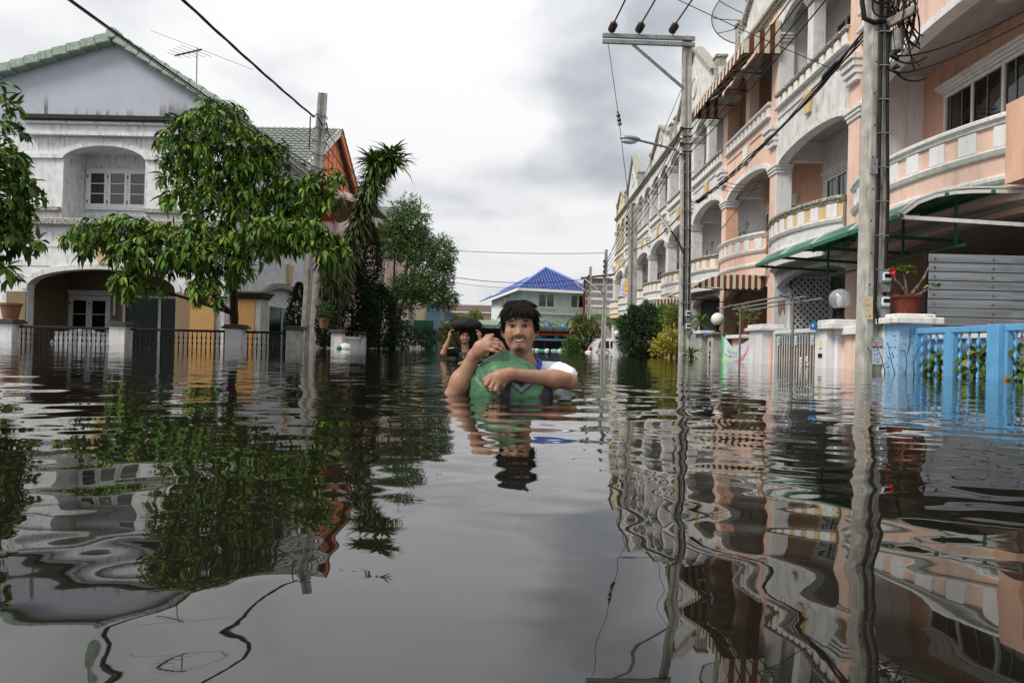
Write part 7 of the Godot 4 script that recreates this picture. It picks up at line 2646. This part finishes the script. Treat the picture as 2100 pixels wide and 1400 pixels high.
func face_paint(o: Vector3, bs: Basis, s: float, skin: Color, lip: Color, beard: Color) -> Callable:
	# skin, lips, moustache and chin beard are colours of the face itself
	var inv := bs.inverse()
	var f := FastNoiseLite.new()
	f.seed = 3; f.frequency = 30.0
	return func(p: Vector3) -> Color:
		var l := (inv * (p - o)) / s
		var c := skin
		var k := 1.0 + 0.06 * f.get_noise_3dv(p)
		if l.z > -0.04:
			var low := -0.0865 + 27.0 * l.x * l.x
			if absf(l.x) < 0.033 and l.y < -0.0505 - 2.0 * l.x * l.x and l.y > low and l.z > -0.014: c = lip
			var mo := exp(-pow((l.y + 0.0455 + 5.0 * l.x * l.x) / 0.0050, 2.0)) * (1.0 if absf(l.x) < 0.034 and absf(l.x) > 0.005 else 0.35)
			var chin := exp(-pow(l.x / 0.020, 2.0) - pow((l.y + 0.103) / 0.012, 2.0)) + 0.6 * exp(-pow(l.x / 0.008, 2.0) - pow((l.y + 0.087) / 0.005, 2.0))
			c = c.lerp(beard, clampf(mo * 0.42 + chin * 1.2, 0.0, 0.9))
			var blush := exp(-pow((absf(l.x) - 0.042) / 0.014, 2.0) - pow((l.y + 0.026) / 0.012, 2.0))
			c = c.lerp(Color(skin.r * 1.02, skin.g * 0.82, skin.b * 0.80), blush * 0.5)
		return Color(c.r * k, c.g * k, c.b * k)


func finger(pts: Array, r0: float) -> Array:
	var out := []
	for i in pts.size() - 1:
		out.append(cap(pts[i], pts[i + 1], r0 * (1.0 - 0.12 * i), r0 * (1.0 - 0.12 * (i + 1)), 0.004))
	return out


func strands(b: MB, o: Vector3, bs: Basis, s: float, n: int) -> void:
	# tousled short hair: tapered locks rooted on the scalp
	for i in n:
		var d := rdir()
		if d.y < -0.35: continue
		if d.z > 0.35 and d.y < 0.42: continue
		var root := V(0, 0.034, -0.080) + d * V(0.070, 0.076, 0.088)
		var fringe := d.z > 0.25 and d.y > 0.35
		var flow := V(d.x * 0.9, -0.1, d.z * 0.7) + rdir() * 0.45
		if d.y > 0.65: flow = V(d.x + rnd(-0.6, 0.6), -0.15, d.z + rnd(-0.2, 0.8))
		if fringe: flow = V(d.x * 0.9 + rnd(-0.3, 0.3), rnd(-0.9, -0.1), 0.45)
		elif absf(d.x) > 0.6: flow = V(d.x * 0.25, -1.0, rnd(-0.2, 0.5))
		var l := rnd(0.028, 0.05)
		var p1 := root + (d * 0.42 + flow.normalized() * 0.55) * l * 0.5
		var p2 := p1 + (flow.normalized() + V(0, -0.9 if fringe else -0.35, 0.0)).normalized() * l * (1.05 if fringe else 0.75)
		if fringe: p2.z = maxf(p2.z, 0.012 - 9.0 * p2.x * p2.x)
		if not fringe and rng.randf() < 0.10: p2 += (d + V(0, 0.5, 0) + rdir() * 0.5).normalized() * rnd(0.008, 0.02)
		var g := rnd(0.6, 1.5)
		b.col = Color(0.010 * g, 0.0085 * g, 0.0080 * g)
		b.tube([o + bs * (root * s), o + bs * (p1 * s), o + bs * (p2 * s)], [0.0042 * s, 0.0034 * s, 0.0005 * s], 4, false)


func hair_cap(o: Vector3, bs: Basis, s: float) -> MB:
	var b := MB.new()
	var P := func(x: float, y: float, z: float) -> Vector3: return o + bs * (V(x, y, z) * s)
	var pr := [ell(P.call(0, 0.034, -0.082), V(0.078, 0.080, 0.098) * s, 0.01, bs), ell(P.call(0, -0.005, -0.105), V(0.078, 0.075, 0.072) * s, 0.02, bs)]
	for m in [-1.0, 1.0]: pr.append(cap(P.call(m * 0.070, 0.02, -0.055), P.call(m * 0.068, -0.030, -0.052), 0.012 * s, 0.006 * s, 0.012))
	pr.append(carve(P.call(0, -0.03, 0.035), V(0.064, 0.095, 0.085) * s, 0.008, bs))
	nets(b, pr, o + bs * (V(-0.11, -0.10, -0.20) * s), o + bs * (V(0.11, 0.145, 0.06) * s), 0.005 * s, func(_p: Vector3) -> Color: return Color(0.010, 0.0085, 0.008), 0.006 * s)
	return b


func face_details(parent: Node3D, o: Vector3, bs: Basis, s: float) -> void:
	var P := func(x: float, y: float, z: float) -> Vector3: return o + bs * (V(x, y, z) * s)
	for m in [-1.0, 1.0]:
		var b := MB.new()
		b.blob(P.call(m * 0.0305, -0.001, -0.0040), V(0.0125, 0.0044, 0.0075) * s, bs, 12, 8)
		obj("eyeball", b, M["eye_white"], parent)
		b = MB.new()
		b.blob(P.call(m * 0.0300, -0.0008, 0.0006), V(0.0058, 0.0042, 0.0042) * s, bs, 10, 7)
		obj("iris", b, M["eye_dark"], parent)
		b = MB.new()
		b.tube([P.call(m * 0.0165, -0.0005, 0.0035), P.call(m * 0.024, 0.0040, 0.0055), P.call(m * 0.034, 0.0045, 0.0035), P.call(m * 0.0445, -0.0010, -0.006)], 0.0016 * s, 5)
		obj("upper_lid", b, M["hair_plain"], parent)
		b = MB.new()
		b.tube([P.call(m * 0.013, 0.0195, 0.0105), P.call(m * 0.025, 0.0235, 0.0085), P.call(m * 0.038, 0.0225, 0.0020), P.call(m * 0.052, 0.0135, -0.0090)], [0.0034 * s, 0.0050 * s, 0.0044 * s, 0.0016 * s], 6)
		obj("eyebrow", b, M["hair_plain"], parent)
	for i in 8:
		var x := (i - 3.5) * 0.0070
		var w := 0.0034 if i in [3, 4] else 0.0031
		var b := MB.new()
		b.box(P.call(x, -0.0622 + 8.0 * x * x, 0.0072 - 14.0 * x * x), V(w * 2, 0.0120 - 8.0 * x * x, 0.004) * s, bs * Basis(Vector3.UP, x * 18.0), 0.0012 * s)
		obj("tooth", b, M["tooth"], parent)
	var mo := MB.new()
	mo.blob(P.call(0, -0.066, -0.006), V(0.024, 0.009, 0.006) * s, bs, 10, 6)
	obj("mouth_inside", mo, M["mouth_dark"], parent)


func build_people() -> void:
	rng.seed = 99
	mat("skin", Color(1, 1, 1), 0.52, null, 1.0, {"vertex_color_use_as_albedo": true, "subsurf_scatter_enabled": true, "subsurf_scatter_strength": 0.12, "metallic_specular": 0.45})
	mat("hair", Color(1, 1, 1), 0.6, null, 1.0, {"vertex_color_use_as_albedo": true, "metallic_specular": 0.25})
	mat("hair_plain", Color(0.10, 0.09, 0.085), 0.6)
	mat("eye_white", Color(0.78, 0.75, 0.72), 0.2)
	mat("eye_dark", Color(0.10, 0.065, 0.05), 0.06)
	mat("tooth", Color(0.95, 0.93, 0.86), 0.25)
	mat("mouth_dark", Color(0.22, 0.08, 0.07), 0.6)
	mat("shirt_white", Color(0.90, 0.91, 0.94), 0.85, null, 1.0, {"rim_enabled": true, "rim": 0.2})
	mat("collar_blue", Color(0.12, 0.30, 0.68), 0.8)
	mat("shirt_black", Color(0.085, 0.085, 0.095), 0.9)
	mat("sack_black", Color(0.06, 0.065, 0.08), 0.75)
	near_man()
	far_man()


func near_man() -> void:
	var t := thing("person", "smiling person in a white shirt wading with arms round a green sack", "person", V(0.0, -1.2, -3.2))
	var o := V(-0.015, 0.302, -3.075)
	var bs := Basis(Vector3.BACK, deg_to_rad(2.5)) * Basis(Vector3.UP, deg_to_rad(-3.0)) * Basis(Vector3.RIGHT, deg_to_rad(4.0))
	var skin := Color(0.345, 0.185, 0.120)
	var body := MB.new()
	var flat := func(p: Vector3) -> Color:
		var k := 1.0 + 0.05 * sin(p.x * 90.0) * sin(p.y * 70.0 + p.z * 50.0)
		return Color(skin.r * k, skin.g * k, skin.b * k)
	# head and neck
	var hp := head_prims(o, bs)
	hp.append(cap(o + bs * V(0.0, -0.085, -0.080), V(0.015, 0.10, -3.20), 0.050, 0.058, 0.03))
	nets(body, hp, V(-0.115, 0.10, -3.29), V(0.085, 0.425, -3.02), 0.0036, face_paint(o, bs, 1.0, skin, Color(0.30, 0.115, 0.095), Color(0.045, 0.03, 0.025)))
	# trunk and arms
	var E1 := V(0.212, 0.064, -2.985)
	var W1 := V(-0.045, 0.096, -2.815)
	var E2 := V(-0.290, -0.015, -2.98)
	var W2 := V(-0.205, 0.165, -2.945)
	var bp := [ell(V(0.0, -0.14, -3.23), V(0.165, 0.26, 0.10), 0.04), cap(V(-0.16, 0.07, -3.22), V(0.15, 0.075, -3.22), 0.05, 0.05, 0.05), cap(V(0.015, 0.12, -3.205), V(0.01, 0.02, -3.22), 0.055, 0.08, 0.04),
		cap(V(0.165, 0.075, -3.19), E1, 0.044, 0.034, 0.02), cap(E1, E1.lerp(W1, 0.3), 0.034, 0.038, 0.02), cap(E1.lerp(W1, 0.3), W1, 0.038, 0.024, 0.02),
		cap(V(-0.18, 0.06, -3.19), E2, 0.046, 0.040, 0.02), cap(E2, E2.lerp(W2, 0.35), 0.042, 0.042, 0.02), cap(E2.lerp(W2, 0.35), W2, 0.042, 0.027, 0.02)]
	bp.append(ell(E1.lerp(W1, 0.22) + V(0, 0.012, 0.004), V(0.060, 0.030, 0.032), 0.02))
	bp.append(ell(E2.lerp(W2, 0.3) + V(-0.010, 0.0, 0.006), V(0.032, 0.062, 0.034), 0.02))
	nets(body, bp, V(-0.36, -0.30, -3.36), V(0.28, 0.20, -2.76), 0.009, flat, 0.0025)
	# hand clasping the front of the sack
	var h1 := [cap(E1.lerp(W1, 0.7), W1, 0.0265, 0.0245, 0.01), cap(W1, V(-0.085, 0.088, -2.795), 0.025, 0.026, 0.015), cap(V(-0.07, 0.092, -2.80), V(-0.122, 0.084, -2.79), 0.022, 0.015, 0.015), cap(V(-0.07, 0.080, -2.80), V(-0.105, 0.065, -2.785), 0.022, 0.015, 0.015), cap(V(-0.075, 0.075, -2.80), V(-0.09, 0.056, -2.785), 0.02, 0.014, 0.012)]
	h1 += finger([V(-0.126, 0.088, -2.788), V(-0.148, 0.070, -2.790), V(-0.152, 0.056, -2.806)], 0.0098)
	h1 += finger([V(-0.120, 0.079, -2.783), V(-0.142, 0.053, -2.779), V(-0.136, 0.034, -2.790), V(-0.128, 0.026, -2.802)], 0.0102)
	h1 += finger([V(-0.108, 0.068, -2.780), V(-0.121, 0.041, -2.773), V(-0.116, 0.023, -2.784), V(-0.108, 0.018, -2.798)], 0.0104)
	h1 += finger([V(-0.094, 0.057, -2.780), V(-0.101, 0.033, -2.772), V(-0.094, 0.020, -2.783), V(-0.086, 0.018, -2.798)], 0.0100)
	h1 += finger([V(-0.062, 0.078, -2.795), V(-0.072, 0.052, -2.792), V(-0.078, 0.036, -2.806)], 0.0115)
	nets(body, h1, V(-0.175, -0.005, -2.92), V(0.06, 0.135, -2.745), 0.0034, flat)
	# hand lying on top of the sack
	var h2 := [cap(E2.lerp(W2, 0.65), W2, 0.0295, 0.0265, 0.01), cap(W2, V(-0.175, 0.205, -2.925), 0.027, 0.027, 0.015), cap(V(-0.18, 0.205, -2.925), V(-0.138, 0.240, -2.915), 0.024, 0.015, 0.015), cap(V(-0.18, 0.19, -2.925), V(-0.136, 0.215, -2.905), 0.024, 0.016, 0.015), cap(V(-0.18, 0.18, -2.92), V(-0.146, 0.200, -2.905), 0.022, 0.014, 0.012)]
	h2 += finger([V(-0.137, 0.240, -2.925), V(-0.108, 0.236, -2.930), V(-0.088, 0.222, -2.938), V(-0.078, 0.208, -2.945)], 0.0094)
	h2 += finger([V(-0.134, 0.226, -2.912), V(-0.104, 0.222, -2.912), V(-0.083, 0.209, -2.918), V(-0.072, 0.196, -2.925)], 0.0097)
	h2 += finger([V(-0.137, 0.210, -2.902), V(-0.106, 0.206, -2.898), V(-0.086, 0.196, -2.902), V(-0.076, 0.186, -2.91)], 0.0094)
	h2 += finger([V(-0.146, 0.195, -2.896), V(-0.120, 0.191, -2.890), V(-0.102, 0.184, -2.894)], 0.0084)
	h2 += finger([V(-0.172, 0.225, -2.945), V(-0.150, 0.250, -2.950), V(-0.128, 0.256, -2.950)], 0.0115)
	nets(body, h2, V(-0.28, 0.06, -3.0), V(-0.055, 0.28, -2.86), 0.0034, flat)
	obj("body", body, M["skin"], t)
	face_details(t, o, bs, 1.0)
	var hc := hair_cap(o, bs, 1.0)
	strands(hc, o, bs, 1.0, 4200)
	obj("hair", hc, M["hair"], t)
	# shirt with short sleeves and blue collar
	var sh := MB.new()
	var sp := [ell(V(0.0, -0.15, -3.235), V(0.185, 0.28, 0.118), 0.05), cap(V(-0.165, 0.068, -3.225), V(0.145, 0.078, -3.225), 0.062, 0.062, 0.05), cap(V(0.150, 0.078, -3.215), V(0.200, 0.082, -3.075), 0.066, 0.060, 0.03), cap(V(-0.17, 0.068, -3.215), V(-0.235, 0.03, -3.12), 0.064, 0.060, 0.03),
		carve(V(0.015, 0.175, -3.195), V(0.066, 0.075, 0.07), 0.012)]
	nets(sh, sp, V(-0.34, -0.45, -3.40), V(0.29, 0.19, -2.98), 0.009, func(_p: Vector3) -> Color: return Color(1, 1, 1), 0.014, true)
	obj("shirt", sh, M["shirt_white"], t)
	var col := MB.new()
	var ring := []
	for i in 25:
		var a := TAU * i / 24
		ring.append(V(0.017 + cos(a) * 0.072, 0.128 - 0.024 * sin(a) + 0.008 * cos(a * 2), -3.195 + sin(a) * 0.070))
	col.tube(ring, 0.0105, 7)
	obj("collar", col, M["collar_blue"], t)
	var rg := MB.new()
	var rr := []
	for i in 13:
		var a := TAU * i / 12
		rr.append(V(-0.1185, 0.0315, -2.7785) + V(cos(a) * 0.0112, 0.002 * cos(a), sin(a) * 0.0112))
	rg.tube(rr, 0.0016, 5)
	obj("finger_ring", rg, mat("silver", Color(0.85, 0.83, 0.78), 0.2, null, 1.0, {"metallic": 1.0}), t)
	# the sack
	t = thing("green_sack", "shiny green plastic sack with dark print, hugged by the smiling person", "sack", V(-0.05, -0.15, -2.97))
	var sb := MB.new()
	var pr := [ell(V(-0.045, 0.000, -2.975), V(0.170, 0.150, 0.150), 0.03), cap(V(-0.170, 0.100, -2.965), V(-0.078, 0.172, -2.985), 0.030, 0.024, 0.035), cap(V(-0.078, 0.172, -2.985), V(0.088, 0.060, -2.985), 0.024, 0.034, 0.035), ell(V(-0.07, 0.085, -2.96), V(0.12, 0.075, 0.09), 0.035), ell(V(0.08, -0.02, -2.96), V(0.07, 0.08, 0.10), 0.05), cap(V(-0.185, 0.05, -2.93), V(-0.175, -0.1, -2.94), 0.028, 0.04, 0.04)]
	var f := FastNoiseLite.new()
	f.seed = 8; f.frequency = 7.0
	var paint := func(p: Vector3) -> Color:
		var c := Color(0.036, 0.118, 0.055)
		c = c.lerp(Color(0.085, 0.195, 0.105), clampf(0.5 + f.get_noise_3dv(p) * 1.4, 0.0, 1.0) * 0.6)
		if p.z > -2.93:
			# dark printed patch with a grey chevron
			var v := absf(p.x - 0.004) * 0.85
			if p.y < 0.075 and p.x > -0.065 and p.x < 0.05 and p.y > 0.022 + v - 0.012: c = Color(0.018, 0.02, 0.03)
			if absf(p.y - (0.030 + v)) < 0.0085 and absf(p.x - 0.004) < 0.042: c = Color(0.16, 0.18, 0.21)
			if p.x < -0.04 and p.x > -0.085 and p.y < 0.055: c = Color(0.022, 0.026, 0.03)
			if p.x > 0.075 + p.y * 0.5: c = Color(0.012, 0.014, 0.02)
		return c
	nets(sb, pr, V(-0.27, -0.20, -3.16), V(0.20, 0.24, -2.79), 0.0056, paint, 0.007, true)
	# flattened corner that sticks out behind the forearm
	obj("body", sb, mat("sack_green", Color(1, 1, 1), 0.45, null, 1.0, {"vertex_color_use_as_albedo": true, "metallic_specular": 0.4}), t)
	var fl := MB.new()
	fl.col = Color(0.05, 0.17, 0.08)
	fl.tri(V(-0.205, 0.165, -3.02), V(-0.285, 0.130, -3.03), V(-0.20, 0.125, -3.0))
	fl.tri(V(-0.20, 0.121, -3.01), V(-0.285, 0.126, -3.035), V(-0.205, 0.161, -3.03))
	obj("corner_flap", fl, M["sack_green"], t)
	var seam := MB.new()
	for i in 16:
		var a := V(-0.095, 0.188, -2.985).lerp(V(-0.05, 0.176, -2.985), i / 15.0)
		seam.blob(a + V(0, 0.004 * sin(i * 2.1), 0), V(0.0035, 0.003, 0.003), Basis.IDENTITY, 6, 4)
	obj("stitching", seam, M["shirt_white"], t)


func far_man() -> void:
	var t := thing("person", "person in a black shirt wading behind, both hands holding up a black sack", "person", V(-0.88, -1.2, -10.5))
	var o := V(-0.868, 0.352, -10.42)
	var bs := Basis(Vector3.UP, deg_to_rad(8.0)) * Basis(Vector3.RIGHT, deg_to_rad(10.0))
	var skin := Color(0.38, 0.205, 0.13)
	var flat := func(_p: Vector3) -> Color: return skin
	var body := MB.new()
	var hp := head_prims(o, bs, 1.0)
	hp.append(cap(o + bs * V(0.0, -0.085, -0.080), V(-0.868, 0.13, -10.52), 0.05, 0.058, 0.03))
	nets(body, hp, V(-0.975, 0.12, -10.63), V(-0.76, 0.48, -10.36), 0.0055, face_paint(o, bs, 1.0, skin, Color(0.34, 0.13, 0.10), Color(0.12, 0.07, 0.05)))
	var EL := V(-1.20, 0.085, -10.42)
	var WL := V(-1.105, 0.318, -10.40)
	var ER := V(-0.54, 0.085, -10.42)
	var WR := V(-0.638, 0.322, -10.40)
	var bp := [ell(V(-0.868, -0.16, -10.54), V(0.16, 0.27, 0.10), 0.04), cap(V(-1.03, 0.10, -10.53), V(-0.705, 0.10, -10.53), 0.048, 0.048, 0.04), cap(V(-0.868, 0.15, -10.52), V(-0.868, 0.03, -10.53), 0.055, 0.08, 0.04),
		cap(V(-1.03, 0.10, -10.52), EL, 0.046, 0.040, 0.02), cap(EL, EL.lerp(WL, 0.4), 0.040, 0.038, 0.02), cap(EL.lerp(WL, 0.4), WL, 0.038, 0.025, 0.02),
		cap(V(-0.705, 0.10, -10.52), ER, 0.046, 0.040, 0.02), cap(ER, ER.lerp(WR, 0.4), 0.040, 0.038, 0.02), cap(ER.lerp(WR, 0.4), WR, 0.038, 0.025, 0.02)]
	nets(body, bp, V(-1.28, -0.3, -10.68), V(-0.46, 0.37, -10.34), 0.012, flat)
	for m in [[WL, 1.0], [WR, -1.0]]:
		var w: Vector3 = m[0]
		var s: float = m[1]
		var hp2 := [cap(w, w + V(0.012 * s, 0.055, 0.0), 0.026, 0.028, 0.012), cap(w + V(0.0, 0.05, 0.0), w + V(0.01 * s, 0.082, -0.005), 0.026, 0.022, 0.012)]
		for i in 4:
			var k := w + V(0.008 * s, 0.078 + 0.002 * i, 0.026 - 0.018 * i)
			hp2 += finger([k, k + V(0.018 * s, 0.030, 0.0), k + V(0.042 * s, 0.044, -0.004), k + V(0.058 * s, 0.042, -0.006)], 0.0098)
		hp2 += finger([w + V(0.014 * s, 0.035, 0.025), w + V(0.036 * s, 0.058, 0.034), w + V(0.046 * s, 0.080, 0.034)], 0.0112)
		nets(body, hp2, w + V(-0.085, -0.03, -0.08), w + V(0.085, 0.15, 0.075), 0.0045, flat)
	obj("body", body, M["skin"], t)
	face_details(t, o, bs, 1.0)
	var hc := hair_cap(o, bs, 1.0)
	strands(hc, o, bs, 1.0, 350)
	obj("hair", hc, M["hair"], t)
	var sh := MB.new()
	var sp := [ell(V(-0.868, -0.17, -10.54), V(0.18, 0.29, 0.118), 0.05), cap(V(-1.03, 0.10, -10.53), V(-0.705, 0.10, -10.53), 0.060, 0.060, 0.05), cap(V(-1.03, 0.10, -10.52), V(-1.135, 0.095, -10.46), 0.064, 0.058, 0.03), cap(V(-0.705, 0.10, -10.52), V(-0.60, 0.095, -10.46), 0.064, 0.058, 0.03), carve(V(-0.868, 0.205, -10.51), V(0.066, 0.075, 0.07), 0.012)]
	nets(sh, sp, V(-1.22, -0.47, -10.70), V(-0.52, 0.20, -10.34), 0.011, func(_p: Vector3) -> Color: return Color(1, 1, 1), 0.008)
	obj("shirt", sh, M["shirt_black"], t)
	var pm := print_material("shirt_print", 96, 32, Color(0.085, 0.085, 0.095), [[2, 14, Color(0.42, 0.44, 0.46), 41, 2, 94], [18, 12, Color(0.40, 0.42, 0.45), 42, 6, 90]])
	obj("shirt_print", card(V(-0.95, 0.045, -10.397), V(-0.79, 0.045, -10.397), V(-0.79, 0.105, -10.408), V(-0.95, 0.105, -10.408)), pm, t)
	# the sack on the head
	t = thing("black_sack", "bulky black sack carried on the far person's head", "sack", V(-0.865, 0.43, -10.45))
	var sb := MB.new()
	nets(sb, [ell(V(-0.865, 0.520, -10.50), V(0.235, 0.105, 0.17), 0.02), ell(V(-0.85, 0.56, -10.50), V(0.16, 0.085, 0.14), 0.05), cap(V(-1.06, 0.445, -10.45), V(-0.67, 0.445, -10.45), 0.03, 0.03, 0.04), ell(V(-0.74, 0.510, -10.49), V(0.12, 0.09, 0.13), 0.04)], V(-1.16, 0.36, -10.70), V(-0.56, 0.70, -10.22), 0.0095, func(_p: Vector3) -> Color: return Color(1, 1, 1), 0.012)
	obj("body", sb, M["sack_black"], t)
	var st := MB.new()
	st.tube([V(-1.07, 0.43, -10.34), V(-1.05, 0.33, -10.33), V(-1.0, 0.25, -10.36), V(-0.96, 0.19, -10.40)], 0.011, 6)
	obj("strap", st, M["sack_black"], t)
	st = MB.new()
	st.tube([V(-1.05, 0.42, -10.35), V(-1.01, 0.33, -10.35), V(-0.97, 0.27, -10.38)], 0.009, 6)
	obj("strap", st, M["sack_black"], t)
